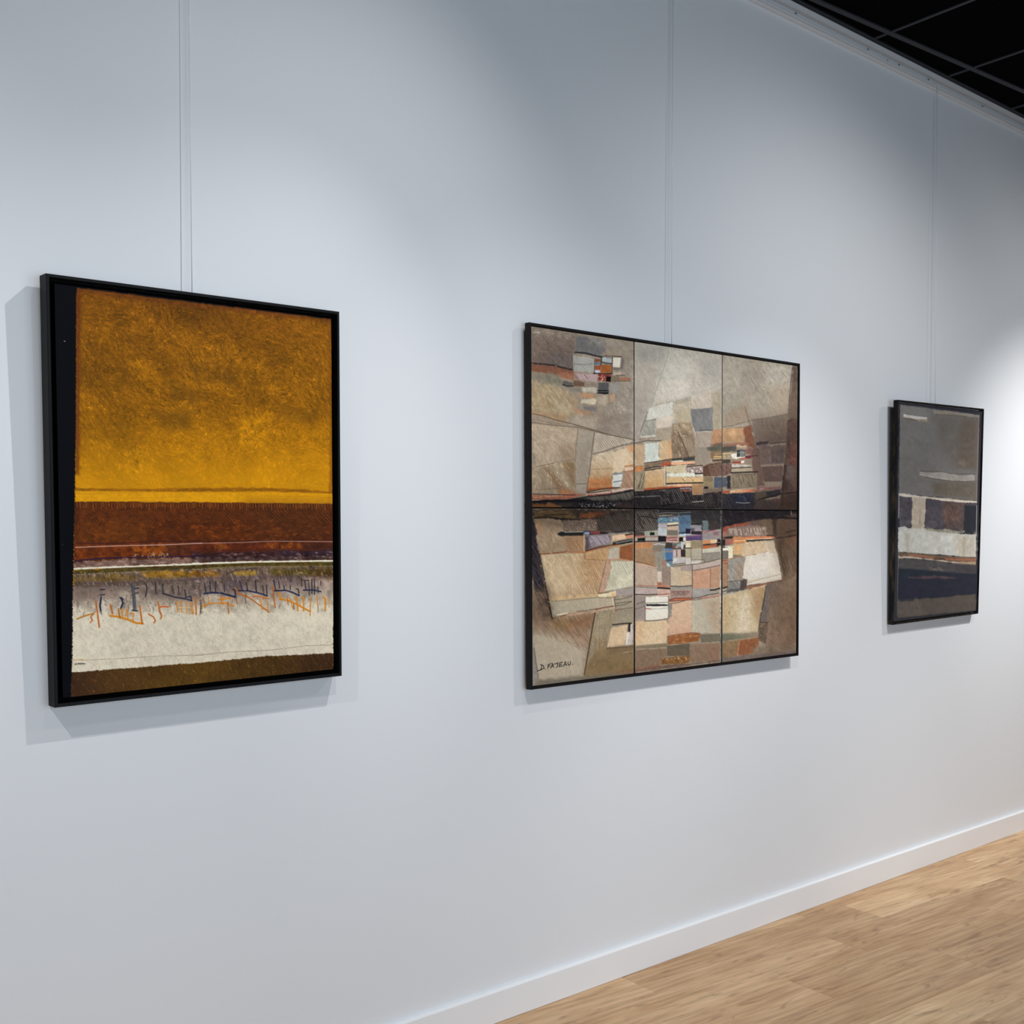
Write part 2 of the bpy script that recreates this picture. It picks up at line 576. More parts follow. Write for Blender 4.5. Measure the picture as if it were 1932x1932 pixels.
    def hatch(self, sheet, pts, c, sp=3.0, ang=60, w=1.0, a=.7, br=-.5, soft=2.0, wob=.12):
        p = self.px(sheet, pts)
        i = self.near(p, 1)
        if not len(i):
            return
        d = self.inside(p, i)
        sp = sp * .82
        t = math.radians(ang)
        al = self.x[i] * math.cos(t) + self.y[i] * math.sin(t)
        ac = -self.x[i] * math.sin(t) + self.y[i] * math.cos(t)
        q = ac / sp + wob * self.n_m[i] + .14 * self.n_b[i]
        l = np.abs(q - np.floor(q) - .5) * sp
        m = np.clip(w / 2 + .45 - l, 0, 1) * np.clip(.5 + d / soft, 0, 1) * a
        gap = lattice(self.seed * 100 + 55, al / 15 + 500 + 3.7 * np.floor(q), ac / sp + 900)
        m *= np.clip((gap + .3 * self.n_b[i] + .3 * self.n_f[i] - br) * 2.2, 0, 1)
        self.put(i, c, m, .00002)

    def speck(self, sheet, pts, c, thr=.45, a=.8, field='f', soft=5.0):
        p = self.px(sheet, pts)
        i = self.near(p, 1)
        if not len(i):
            return
        d = self.inside(p, i)
        n = {'f': self.n_f, 'd': self.n_d, 'h': self.n_h, 'v': self.n_v}[field][i] + .35 * self.n_f[i] + .25 * self.n_m[i]
        self.put(i, c, np.clip((n - thr) * 4, 0, 1) * np.clip(.5 + d / soft, 0, 1) * a, .00003)


def canvas_mesh(name, art, c0, c1, r0_, r1_, depth, m, parent, gain, edge, z0):
    """front of a stretched canvas from columns c0..c1 and rows r0..r1 of the painted field, with its turned-over edges"""
    nu, nv = art.nu, art.nv
    C = art.c.reshape(nv, nu, 3)[r0_:r1_, c0:c1]
    Hh = art.hg.reshape(nv, nu)[r0_:r1_, c0:c1].copy()
    r, k = C.shape[:2]
    xs = ((np.arange(c0, c1) / (nu - 1)) - .5) * art.w
    ys = (.5 - np.arange(r0_, r1_) / (nv - 1)) * art.h
    X, Y = np.meshgrid(xs, ys)
    V = np.stack([X.ravel(), Y.ravel(), z0 + Hh.ravel()], 1)
    idx = np.arange(r * k).reshape(r, k)
    q = np.stack([idx[:-1, :-1], idx[1:, :-1], idx[1:, 1:], idx[:-1, 1:]], -1).reshape(-1, 4)
    ring = np.concatenate([idx[0, :-1], idx[:-1, -1], idx[-1, :0:-1], idx[:0:-1, 0]])
    n0, nr = r * k, len(ring)
    RV = V[ring].copy()
    RV2 = RV.copy()
    RV2[:, 2] = z0 - depth
    V = np.concatenate([V, RV, RV2])
    a = n0 + np.arange(nr)
    b = n0 + (np.arange(nr) + 1) % nr
    sk = np.stack([a, b, b + nr, a + nr], 1)
    q = np.concatenate([q, sk])
    back = n0 + nr + np.arange(nr)
    me = bpy.data.meshes.new(name)
    me.vertices.add(len(V))
    me.vertices.foreach_set('co', V.astype(np.float32).ravel())
    me.loops.add(len(q) * 4 + nr)
    me.loops.foreach_set('vertex_index', np.concatenate([q.ravel(), back[::-1]]).astype(np.int32))
    me.polygons.add(len(q) + 1)
    me.polygons.foreach_set('loop_start', (np.arange(len(q) + 1) * 4).astype(np.int32))
    me.polygons.foreach_set('loop_total', np.append(np.full(len(q), 4), nr).astype(np.int32))
    sm = np.zeros(len(q) + 1, bool)
    sm[:len(q) - nr] = True
    me.polygons.foreach_set('use_smooth', sm)
    col = np.ones((len(V), 4), np.float32)
    col[:n0, :3] = np.clip(lin(np.clip(C.reshape(-1, 3), 0, 255)) * gain, 0, .95)
    col[n0:, :3] = lin(edge)
    at = me.color_attributes.new('paint', 'FLOAT_COLOR', 'POINT')
    at.data.foreach_set('color', col.ravel())
    me.materials.append(m)
    me.update()
    me.validate()
    o = bpy.data.objects.new(name, me)
    COL.objects.link(o)
    o.parent = parent
    return o


def paint_material(name, rough, spec, bump):
    m = bpy.data.materials.new(name)
    m.use_nodes = True
    nt = m.node_tree
    b = nt.nodes['Principled BSDF']
    at = nt.nodes.new('ShaderNodeAttribute')
    at.attribute_name = 'paint'
    tc = nt.nodes.new('ShaderNodeTexCoord')
    n = nt.nodes.new('ShaderNodeTexNoise')
    n.inputs['Scale'].default_value = 900
    n.inputs['Detail'].default_value = 2
    nt.links.new(tc.outputs['Object'], n.inputs['Vector'])
    mx = nt.nodes.new('ShaderNodeMix')
    mx.data_type = 'RGBA'
    mx.blend_type = 'MULTIPLY'
    mx.inputs[0].default_value = 0.25
    r = nt.nodes.new('ShaderNodeValToRGB')
    r.color_ramp.elements[0].position, r.color_ramp.elements[0].color = .3, (.65, .65, .65, 1)
    r.color_ramp.elements[1].position, r.color_ramp.elements[1].color = .7, (1.25, 1.25, 1.25, 1)
    nt.links.new(n.outputs[0], r.inputs[0])
    nt.links.new(at.outputs['Color'], mx.inputs[6])
    nt.links.new(r.outputs[0], mx.inputs[7])
    nt.links.new(mx.outputs[2], b.inputs['Base Color'])
    bp = nt.nodes.new('ShaderNodeBump')
    bp.inputs['Strength'].default_value = bump
    bp.inputs['Distance'].default_value = 0.0006
    nt.links.new(n.outputs[0], bp.inputs['Height'])
    nt.links.new(bp.outputs[0], b.inputs['Normal'])
    b.inputs['Roughness'].default_value = rough
    b.inputs['Specular IOR Level'].default_value = spec
    return m


def frame_rails(parent, w, h, face, depth, m, z0=0.0, cham=.0012):
    """four mitred rails of a picture frame; front at z0, back at z0-depth"""
    w2, h2 = w / 2, h / 2
    prof = [(0.0, -depth), (0.0, -cham), (cham, 0.0), (face - cham * .6, 0.0), (face, -cham * .6), (face, -depth)]
    cor = [(-w2, h2, 1, -1), (w2, h2, -1, -1), (w2, -h2, -1, 1), (-w2, -h2, 1, 1)]
    for k in range(4):
        a, b = cor[k], cor[(k + 1) % 4]
        n = len(prof)
        V = [(a[0] + a[2] * t, a[1] + a[3] * t, z0 + z) for t, z in prof] + [(b[0] + b[2] * t, b[1] + b[3] * t, z0 + z) for t, z in prof]
        F = [(i, n + i, n + (i + 1) % n, (i + 1) % n) for i in range(n)] + [tuple(range(n)), tuple(range(2 * n - 1, n - 1, -1))]
        mesh_obj('frame_rail', V, F, m, parent)


def picture_matrix(X, Y, Z, tilt, rot):
    ct, st, cr, sr = math.cos(tilt), math.sin(tilt), math.cos(rot), math.sin(rot)
    return Matrix(((cr, -sr, 0, X), (-sr * st, -cr * st, -ct, Y), (sr * ct, cr * ct, -st, Z), (0, 0, 0, 1)))


def ribbon(name, art, sheet, strokes, width, m, parent, off, dx=0.0, dy=0.0):
    """thin painted lettering strokes, slightly proud of the canvas"""
    V, F = [], []
    for s in strokes:
        p = art.uv(sheet, s)
        if len(p) == 1:
            p = np.array([p[0] - [width * .4, 0], p[0] + [width * .4, 0]])
        # resample lightly for smooth bends
        for k in range(len(p) - 1):
            d = p[k + 1] - p[k]
            L = np.hypot(*d) + 1e-9
            d = d / L
            n = np.array([-d[1], d[0]]) * width / 2
            a_, b_ = p[k] - d * width * .35, p[k + 1] + d * width * .35
            o = len(V)
            for q in (a_ - n, b_ - n, b_ + n, a_ + n):
                V.append((q[0] + dx, q[1] + dy, off))
            for q in (a_ - n, b_ - n, b_ + n, a_ + n):
                V.append((q[0] + dx, q[1] + dy, off - .0006))
            F += [(o, o + 1, o + 2, o + 3), (o + 4, o + 7, o + 6, o + 5)] + [(o + i, o + 4 + i, o + 4 + (i + 1) % 4, o + (i + 1) % 4) for i in range(4)]
    return mesh_obj(name, V, F, m, parent)


SIGN = [(365, 1165, 412, 1188, 424, 1222, 380, 1250, 310, 1272), (388, 1180, 372, 1248), (437, 1240),
        (492, 1168, 484, 1236), (486, 1176, 540, 1150), (488, 1202, 524, 1188), (534, 1228, 562, 1150, 582, 1222), (545, 1202, 576, 1192),
        (596, 1162, 652, 1143), (640, 1148, 642, 1198, 618, 1224), (674, 1146, 668, 1206), (674, 1148, 724, 1130), (670, 1178, 708, 1166), (668, 1206, 720, 1192),
        (736, 1202, 768, 1122, 788, 1192), (746, 1178, 782, 1168), (816, 1128, 812, 1166, 828, 1182, 852, 1166, 854, 1118), (890, 1166)]

M_FRAME1 = mat('black_stained_frame', (13, 14, 16), 0.55, 0.16, 0.15, 60)
M_FRAME2 = mat('dark_umber_frame', (20, 17, 18), 0.55, 0.16, 0.15, 60)
M_BOARD = mat('black_backing', (5, 5, 6), 0.9, 0.05, 0.1, 100)


def worn_frame():
    m = mat('worn_black_frame', (24, 25, 27), 0.55, 0.16, 0.15, 60)
    nt = m.node_tree
    b = nt.nodes['Principled BSDF']
    tc = nt.nodes.new('ShaderNodeTexCoord')
    mp = nt.nodes.new('ShaderNodeMapping')
    mp.inputs['Scale'].default_value = (14, 3.5, 14)
    n = nt.nodes.new('ShaderNodeTexNoise')
    n.inputs['Scale'].default_value = 3
    n.inputs['Detail'].default_value = 7
    r = nt.nodes.new('ShaderNodeValToRGB')
    r.color_ramp.elements[0].position, r.color_ramp.elements[0].color = .50, rgba((17, 18, 20))
    r.color_ramp.elements[1].position, r.color_ramp.elements[1].color = .72, rgba((74, 60, 44))
    nt.links.new(tc.outputs['Object'], mp.inputs[0])
    nt.links.new(mp.outputs[0], n.inputs['Vector'])
    nt.links.new(n.outputs[0], r.inputs[0])
    nt.links.new(r.outputs[0], b.inputs['Base Color'])
    return m


# ================================================================== picture 1: ochre field over a white band
def paint_ochre():
    a = Art([(103, 535.5), (628.3, 602), (622.5, 1263), (119.6, 1317.6)], (0.736, 0.949), 560, 760, 11)
    x, y = a.x, a.y
    # navy-black ground
    a.c[:] = (4, 5, 10)
    a.c *= (1 + .15 * a.n_m)[:, None]
    # edges of the painted part
    def piece(pts):
        p = np.array(pts, float).reshape(-1, 2)
        return np.interp(y, p[:, 1], p[:, 0])
    left = piece((146, 543, 144, 560, 143.5, 810, 141.5, 950, 139, 1060, 137.5, 1130, 137, 1240, 134, 1320)) + 1.2 * a.n_f
    right = piece((628, 600, 628.5, 700, 626, 900, 625.5, 1100, 622.5, 1200, 621.7, 1265)) + 1.0 * a.n_f
    topy = np.interp(x, (140, 630), (543.5, 604.5)) + .8 * a.n_f
    body = np.clip(x - left + .5, 0, 1) * np.clip(right - x + .5, 0, 1) * np.clip(y - topy + .5, 0, 1)
    # --- ochre
    yy = (545, 600, 690, 760, 810, 860, 905, 926, 934, 951)
    R = np.interp(y, yy, (122, 130, 139, 144, 158, 176, 192, 192, 200, 203))
    Gc = np.interp(y, yy, (76, 83, 91, 95, 106, 121, 134, 136, 143, 146))
    Bc = np.interp(y, yy, (14, 14, 13, 12, 11, 11, 11, 12, 14, 14))
    och = np.stack([R, Gc, Bc], 1)
    big = a.noise(95, 48, 25, 21) + .7 * a.noise(46, 26, 40, 22) + .45 * a.noise(20, 12, 20, 23)
    damp = np.interp(y, (560, 840, 900, 940), (1, .9, .45, .2))
    och *= (1 + .13 * big * damp)[:, None]
    # brushwork that changes direction from place to place
    sel = a.noise(60, 60, 0, 24)
    s1, s2, s3, s4 = a.stroke_noise(13, 1.8, 50, 25), a.stroke_noise(12, 1.8, -35, 26), a.stroke_noise(18, 1.7, 8, 27), a.stroke_noise(14, 1.8, 85, 28)
    br = np.where(sel < -.25, s1, np.where(sel < .1, s3, np.where(sel < .4, s2, s4)))
    curl = a.stroke_noise(4.5, 2.0, 40, 29)
    tx = .75 * br + .5 * curl + .5 * a.n_f
    scr = np.abs(a.stroke_noise(12, 3.2, 55, 33)) + .5 * np.abs(a.stroke_noise(9, 2.6, -20, 34))
    scr = np.clip(.22 - scr, 0, .22) / .22
    och *= (1 + (.24 * tx - .16 * scr) * np.interp(y, (560, 740, 850, 900), (1, .95, .5, .22)))[:, None]
    och += np.clip(tx - .6, 0, 1)[:, None] * np.array([46, 33, 16]) * damp[:, None]
    och *= np.interp(y, (545, 760, 900), (.88, .90, .95))[:, None]
    a.c = och * body[:, None] + a.c * (1 - body[:, None])
    a.hg = .00016 * tx * body
    # soft dark and bright passages
    for q, c, al, sf in (((650, 400, 760, 410, 860, 440, 880, 500, 740, 470), (92, 62, 14), .6, 16), ((560, 580, 700, 600, 720, 660, 600, 650), (92, 64, 14), .55, 14),
                         ((640, 480, 740, 520, 720, 570, 630, 540), (96, 66, 14), .5, 16), ((1040, 560, 1180, 590, 1170, 640, 1060, 620), (98, 68, 14), .5, 16),
                         ((300, 330, 420, 340, 520, 420, 480, 480, 320, 460), (106, 68, 12), .4, 22), ((830, 430, 860, 420, 900, 500, 880, 510), (100, 66, 12), .5, 5),
                         ((660, 200, 900, 240, 1100, 260, 1100, 300, 700, 260), (104, 64, 14), .35, 22), ((400, 620, 470, 640, 450, 700, 380, 690), (124, 84, 10), .4, 16),
                         ((900, 620, 1010, 600, 1000, 700, 880, 720), (196, 136, 12), .55, 20), ((1040, 650, 1230, 640, 1230, 720, 1040, 720), (176, 120, 10), .4, 24),
                         ((880, 380, 980, 380, 1000, 450, 900, 470), (172, 116, 14), .4, 20), ((360, 260, 420, 260, 420, 340, 380, 350), (160, 106, 14), .5, 12),
                         ((480, 400, 600, 420, 580, 470, 500, 470), (164, 110, 12), .4, 14), ((560, 300, 640, 340, 700, 400, 640, 390), (160, 104, 14), .35, 14),
                         ((1090, 300, 1220, 260, 1235, 420, 1160, 420), (118, 76, 14), .4, 20), ((500, 690, 720, 680, 720, 740, 520, 740), (150, 100, 8), .4, 22),
                         ((460, 720, 540, 740, 560, 830, 420, 830), (188, 132, 12), .4, 26), ((740, 700, 860, 690, 960, 760, 760, 760), (168, 114, 10), .4, 26)):
        a.fill('U', q, c, al * .85, sf, 6, .34)
    a.fill('0', (144, 545, 153, 545, 152, 660, 150, 900, 142, 900, 144, 700), (92, 46, 16), .75, 6, 2.5, .2, 'v')
    a.fill('0', (146, 543, 640, 604, 640, 611, 300, 573, 146, 552), (98, 54, 18), .7, 6, 2, .2, 'h')
    a.fill('0', (622, 600, 630, 600, 630, 950, 618, 950, 624, 820), (104, 60, 14), .6, 5, 2, .2, 'v')
    a.speck('A', (520, 330, 1932, 480, 1932, 1932, 520, 1932), (88, 50, 10), .62, .55, 'd', 20)
    a.speck('B', (0, 200, 1600, 420, 1600, 1932, 0, 1932), (92, 54, 8), .66, .5, 'd', 20)
    # dark line and bright stripe above the brown band
    a.fill('0', (143, 926, 260, 928, 380, 925.5, 470, 925, 560, 927, 625, 933, 625, 936, 500, 931.5, 380, 933, 143, 932), (122, 74, 10), .75, 2.5, 1.6, .25, 'h')
    a.fill('0', (141, 933, 626, 935.5, 626, 954.5, 380, 952.5, 141, 951.5), (206, 148, 14), .75, 2, 1, .07, 'h')
    a.line('C', (500, 830, 900, 822, 1200, 815), (140, 90, 10), 1.2, .6, -.3)
    a.line('C', (800, 890, 1400, 870, 1700, 860), (158, 104, 8), 1.2, .5, -.3)
    a.line('D', (900, 855, 1300, 850, 1600, 870), (158, 104, 8), 1.2, .5, -.3)
    # --- brown band
    a.fill('0', (140, 951.5, 380, 952.5, 626, 955, 626.5, 1070, 139, 1080), (78, 38, 14), 1, 1.5, 1.0, .18, 'h')
    a.fill('0', (470, 955, 626, 956, 626, 1026, 470, 1026), (72, 40, 20), .6, 40, 3, .12, 'h')
    a.fill('C', (500, 1190, 1300, 1170, 1250, 1390, 500, 1390), (100, 54, 15), .45, 30, 4, .15, 'h')
    a.fill('D', (0, 1220, 900, 1200, 800, 1350, 0, 1370), (94, 46, 15), .5, 20, 4, .15, 'h')
    for k in range(110):
        xx = 146 + k * 4.35 + 1.5 * math.sin(k * 7.1)
        ln = 7 + 5 * (.5 + .5 * math.sin(k * 2.7 + 1.3 * math.sin(k * .31)))
        a.line('0', (xx, 954, xx + .6, 954 + ln), (168, 112, 40), 1.0, .55 + .25 * math.sin(k * 1.9))
    a.hatch('0', (150, 966, 620, 966, 620, 990, 150, 990), (128, 76, 26), 5.5, 48, .9, .6, -.6)
    a.hatch('0', (146, 988, 300, 988, 270, 1026, 146, 1026), (136, 82, 24), 5, 118, .9, .6, -.6)
    a.hatch('0', (380, 965, 622, 965, 622, 990, 380, 988), (44, 24, 14), 5.5, 44, 1.0, .6, -.5)
    a.speck('0', (142, 985, 624, 985, 624, 1027, 142, 1030), (128, 66, 18), .5, .5, 'h', 6)
    # --- band between the thin line and the thick white line
    a.fill('C', (495, 1395, 1932, 1365, 1932, 1560, 1000, 1560, 480, 1590), (98, 46, 15), 1, 2.5, 1.2, .25, 'h')
    a.fill('C', (1500, 1400, 1932, 1380, 1932, 1540, 1500, 1540), (72, 38, 24), .8, 10, 3, .2, 'h')
    a.fill('D', (0, 1375, 1600, 1350, 1600, 1560, 0, 1580), (84, 38, 20), 1, 3, 1.5, .25, 'h')
    a.fill('C', (1150, 1450, 1480, 1390, 1520, 1470, 1300, 1520), (140, 76, 24), .65, 6, 4, .3)
    a.fill('D', (240, 1400, 400, 1390, 400, 1460, 260, 1450), (146, 84, 26), .6, 6, 3, .3)
    a.fill('D', (760, 1390, 1240, 1370, 1240, 1440, 900, 1440), (126, 68, 20), .6, 6, 3, .3)
    a.fill('D', (1250, 1380, 1600, 1370, 1600, 1450, 1260, 1450), (62, 34, 22), .8, 5, 3, .2)
    a.fill('D', (0, 1490, 1600, 1450, 1600, 1560, 0, 1590), (48, 32, 36), .85, 6, 3, .35, 'h')
    a.fill('D', (1000, 1480, 1600, 1470, 1600, 1520, 1000, 1530), (44, 34, 48), .6, 6, 3, .3, 'h')
    a.line('C', (500, 1395, 900, 1392, 1400, 1370, 1932, 1362), (54, 26, 32), 2.2, .8, -.8)
    a.line('D', (0, 1365, 700, 1358, 1600, 1345), (52, 24, 16), 2.0, .8, -.9)
    a.line('C', (480, 1590, 800, 1560, 1200, 1545, 1932, 1535), (42, 26, 48), 3.2, .9, -1.2)
    a.fill('C', (480, 1610, 1100, 1565, 1932, 1555, 1932, 1610, 1300, 1640, 480, 1672), (118, 96, 86), .9, 3, 2, .25, 'h')
    a.fill('D', (0, 1560, 900, 1540, 1600, 1520, 1600, 1575, 700, 1580, 0, 1605), (70, 56, 54), .85, 3, 2, .35, 'h')
    a.speck('D', (0, 1500, 1600, 1470, 1600, 1575, 0, 1600), (150, 130, 110), .55, .6, 'h')
    a.speck('C', (480, 1600, 1932, 1540, 1932, 1620, 480, 1680), (160, 140, 122), .55, .6, 'h')
    a.speck('C', (1150, 1500, 1560, 1490, 1560, 1540, 1150, 1550), (176, 150, 120), .4, .7)
    a.line('C', (500, 1437, 900, 1420, 1500, 1405, 1932, 1385), (196, 164, 150), 1.5, .9)
    a.line('D', (0, 1390, 600, 1375, 900, 1360, 1600, 1364), (178, 146, 136), 1.2, .85)
    # thick white line
    a.fill('C', (478, 1672, 900, 1652, 1400, 1630, 1932, 1610, 1932, 1632, 1400, 1650, 900, 1672, 478, 1692), (232, 222, 198), 1, 1.2, .5, .05, 'h', z=.0004)
    a.fill('D', (0, 1610, 700, 1586, 1606, 1572, 1606, 1592, 700, 1606, 0, 1632), (232, 224, 202), 1, 1.2, .5, .05, 'h', z=.0004)
    # --- olive strip, then mauve grey running into cream
    a.fill('0', (139, 1083, 380, 1073, 626, 1064, 626, 1110, 139, 1115), (106, 90, 74), 1, 1.5, 1, .28, 'd')
    a.fill('C', (478, 1695, 1400, 1652, 1932, 1634, 1932, 1680, 1000, 1715, 478, 1745), (70, 62, 26), .95, 3, 1.6, .25, 'h')
    a.fill('D', (0, 1636, 700, 1610, 1606, 1594, 1606, 1640, 700, 1645, 0, 1680), (74, 66, 24), .95, 3, 1.6, .25, 'h')
    a.line('C', (478, 1748, 900, 1725, 1932, 1680), (170, 152, 128), 1.2, .7, -.5)
    a.line('D', (0, 1680, 500, 1652, 1606, 1640), (160, 142, 116), 1.1, .7, -.5)
    a.fill('C', (478, 1770, 900, 1740, 1200, 1760, 1200, 1830, 700, 1860, 478, 1880), (112, 88, 34), .75, 8, 4, .3, 'd')
    a.fill('C', (1250, 1720, 1400, 1700, 1860, 1700, 1830, 1770, 1300, 1780), (134, 98, 22), .9, 5, 3, .22, 'h')
    a.fill('D', (0, 1700, 50, 1690, 320, 1720, 280, 1770, 0, 1780), (128, 88, 26), .9, 5, 3, .22, 'h')
    a.fill('D', (480, 1710, 730, 1690, 730, 1740, 500, 1760), (146, 116, 38), .9, 4, 3, .22, 'h')
    a.fill('D', (900, 1680, 1600, 1650, 1600, 1790, 1250, 1750, 900, 1760), (88, 74, 28), .85, 8, 4, .3, 'd')
    a.fill('D', (1350, 1680, 1600, 1660, 1600, 1790, 1400, 1770), (72, 50, 24), .6, 10, 4, .3, 'd')
    a.speck('0', (139, 1083, 624, 1070, 624, 1102, 139, 1112), (176, 156, 134), .52, .6, 'd')
    a.line('D', (390, 1740, 500, 1690, 730, 1665, 740, 1740), (40, 34, 30), 1.6, .85, -.6)
    a.line('D', (870, 1680, 875, 1760), (40, 34, 30), 1.4, .8, -.6)
    # cream
    wy = np.interp(x, (137, 380, 625), (1112, 1104, 1098))
    t = np.clip((y - wy - 6) / 52, 0, 1)
    t = np.clip(t + .25 * a.n_m * (t < 1) + .2 * a.n_b * (t < 1), 0, 1)[:, None]
    cream = np.array([132, 118, 104]) * (1 - t) + np.array([202, 198, 176]) * t
    cream = cream * (1 + .055 * (a.n_d + .8 * a.n_f + .7 * a.n_m + .6 * a.n_b))[:, None]
    mk = (np.clip((y - wy) / 2 + a.n_f, 0, 1) * np.clip(x - left + .5, 0, 1) * np.clip(right - x + .5, 0, 1))[:, None]
    a.c = a.c * (1 - mk) + cream * mk
    for q, c, al in (((480, 250, 1300, 240, 1150, 330, 480, 340), (84, 72, 70), .7), ((500, 330, 1000, 320, 1000, 440, 500, 420), (120, 104, 92), .65)):
        a.fill('E', q, c, al, 10, 5, .2)
    a.fill('E', (1180, 250, 1932, 220, 1932, 480, 1250, 430), (106, 94, 84), .65, 16, 5, .3)
    a.fill('F', (0, 210, 850, 190, 830, 340, 100, 380, 0, 420), (102, 88, 82), .7, 14, 5, .3)
    a.fill('F', (380, 220, 540, 200, 560, 330, 400, 330), (78, 66, 74), .6, 10, 5, .3)
    a.fill('F', (900, 190, 1230, 180, 1250, 280, 950, 280), (98, 84, 86), .65, 10, 5, .25)
    a.fill('F', (1250, 200, 1600, 210, 1600, 300, 1400, 300), (170, 152, 138), .6, 10, 5, .15)
    a.speck('E', (480, 230, 1932, 200, 1932, 520, 480, 560), (58, 48, 50), .40, .65, 'd', 14)
    a.speck('F', (0, 200, 1600, 180, 1600, 380, 0, 500), (60, 50, 54), .42, .65, 'd', 14)
    a.speck('E', (480, 520, 1932, 460, 1932, 1130, 480, 1200), (160, 148, 128), .72, .6, 'd', 20)
    a.speck('F', (0, 480, 1600, 420, 1600, 1000, 0, 1120), (166, 154, 130), .72, .6, 'd', 20)
    a.speck('E', (480, 700, 1932, 650, 1932, 1130, 480, 1200), (222, 216, 196), .62, .6, 'd', 20)
    a.speck('F', (0, 620, 1600, 560, 1600, 1000, 0, 1120), (220, 214, 190), .64, .6, 'd', 20)
    a.line('E', (475, 265, 800, 275, 1130, 262, 1500, 245, 1932, 222), (72, 60, 72), 2.0, .75, -.4)
    a.line('F', (0, 215, 500, 205, 1000, 190, 1600, 185), (84, 66, 88), 2.0, .7, -.4)
    a.speck('E', (480, 230, 1932, 200, 1932, 620, 480, 700), (92, 78, 66), .50, .55, 'v', 14)
    a.speck('F', (0, 200, 1600, 180, 1600, 500, 0, 600), (92, 78, 66), .52, .55, 'v', 14)
    a.speck('E', (480, 230, 1932, 200, 1932, 520, 480, 560), (178, 164, 146), .55, .6, 'd', 14)
    a.speck('F', (0, 200, 1600, 180, 1600, 420, 0, 500), (180, 166, 148), .55, .6, 'd', 14)
    NV, NK, DK = (34, 38, 66), (44, 44, 58), (58, 50, 50)
    for q, c, w in (((780, 345, 830, 338), NK, 2.4), ((780, 405, 830, 400), NK, 2.2), ((790, 430, 776, 520, 786, 590), NV, 3.2), ((786, 590, 795, 620), (120, 118, 120), 2),
                    ((1005, 435, 1035, 450), NV, 3), ((1020, 440, 1036, 495, 1012, 555), NV, 3.2), ((1135, 280, 1150, 420, 1160, 570), (64, 66, 76), 3), ((1160, 300, 1180, 560), (70, 74, 84), 2.4),
                    ((1140, 575, 1195, 580), NK, 2.6), ((1170, 330, 1215, 325), NK, 2.2), ((1175, 385, 1210, 375), NK, 2), ((1300, 280, 1306, 350, 1292, 420), NK, 2.2),
                    ((1400, 260, 1410, 390), NK, 2.2), ((1480, 280, 1490, 390), NK, 2.2), ((1590, 300, 1610, 390), DK, 2), ((1660, 300, 1668, 400), DK, 2), ((1735, 340, 1745, 430), NK, 2.2),
                    ((1490, 385, 1620, 425, 1740, 445, 1810, 465), NK, 2.6), ((1810, 465, 1800, 415, 1760, 425), NK, 2)):
        a.line('E', q, c, w * 1.12, .95, -1.3, z=.0003)
    for q, c, w in (((145, 270, 160, 380), NK, 2), ((205, 240, 210, 370), NK, 1.8), ((270, 250, 268, 360), NK, 1.8), ((365, 280, 370, 360), NK, 1.8), ((140, 385, 230, 372, 330, 378, 430, 405, 490, 422), NV, 3),
                    ((490, 422, 490, 350, 460, 330), NV, 2.2), ((540, 240, 570, 345), NK, 2), ((615, 260, 630, 350), NK, 2), ((520, 350, 640, 352, 760, 378, 850, 408), NV, 2.4), ((720, 240, 728, 360), NK, 2.2),
                    ((800, 290, 812, 380), DK, 1.6), ((842, 290, 850, 405), NK, 1.6), ((925, 230, 945, 345), NK, 2), ((980, 240, 990, 320), NK, 1.6), ((1040, 290, 1044, 330), NK, 1.6), ((1110, 290, 1112, 340), NK, 1.6),
                    ((930, 350, 1060, 345, 1140, 370, 1210, 405), NV, 2.4), ((1210, 405, 1200, 330, 1180, 330), NK, 1.8), ((1240, 215, 1240, 300), DK, 1.6), ((1320, 230, 1275, 235, 1285, 330), NK, 1.8),
                    ((1320, 240, 1325, 400), DK, 1.5), ((1355, 220, 1355, 380), NK, 1.8), ((1385, 215, 1382, 390), NK, 1.8), ((1420, 310, 1425, 375), NK, 1.4), ((1260, 343, 1360, 340, 1455, 358), NV, 2.2),
                    ((1455, 240, 1455, 290), DK, 1.5), ((600, 400, 610, 490), (96, 80, 60), 1.5), ((100, 460, 98, 600), (84, 70, 60), 2), ((85, 260, 95, 420), (84, 70, 66), 1.8),
                    ((1420, 510, 1420, 590), (110, 90, 60), 1.2), ((1145, 480, 1150, 560), DK, 1.2)):
        a.line('F', q, c, w * 1.2, .95, -1.3, z=.0003)
    OR, O2 = (196, 124, 28), (172, 92, 26)
    for q, c, w in (((520, 672, 600, 640, 705, 610), (170, 118, 36), 3), ((705, 610, 670, 650, 690, 680, 668, 715), O2, 2.2), ((728, 465, 750, 620, 768, 765), O2, 3), ((893, 515, 918, 610), O2, 3.2),
                    ((888, 635, 1000, 650, 1110, 685, 1180, 715, 1258, 722), OR, 4), ((985, 560, 1000, 660), (150, 96, 24), 2.8), ((1020, 560, 1030, 660), OR, 2.8), ((1075, 560, 1090, 660), OR, 2.6),
                    ((1120, 605, 1155, 610, 1145, 690), OR, 2.6), ((1225, 525, 1240, 640, 1250, 722), (178, 96, 24), 3), ((1325, 615, 1380, 650, 1400, 690, 1385, 715), O2, 2.6), ((1430, 480, 1450, 580, 1470, 640, 1458, 668), O2, 2.8),
                    ((1450, 540, 1490, 528, 1545, 535), (190, 96, 40), 3), ((1640, 470, 1652, 590), OR, 2), ((1690, 470, 1700, 595), OR, 2), ((1672, 490, 1700, 480), OR, 2), ((1745, 480, 1755, 590), OR, 1.8),
                    ((1790, 500, 1810, 495, 1808, 610), OR, 2), ((1855, 430, 1862, 620), OR, 2.4), ((1660, 540, 1800, 545), (206, 180, 120), 1.4), ((1650, 590, 1810, 605), (200, 160, 90), 1.2), ((1915, 460, 1920, 560), (120, 90, 60), 2)):
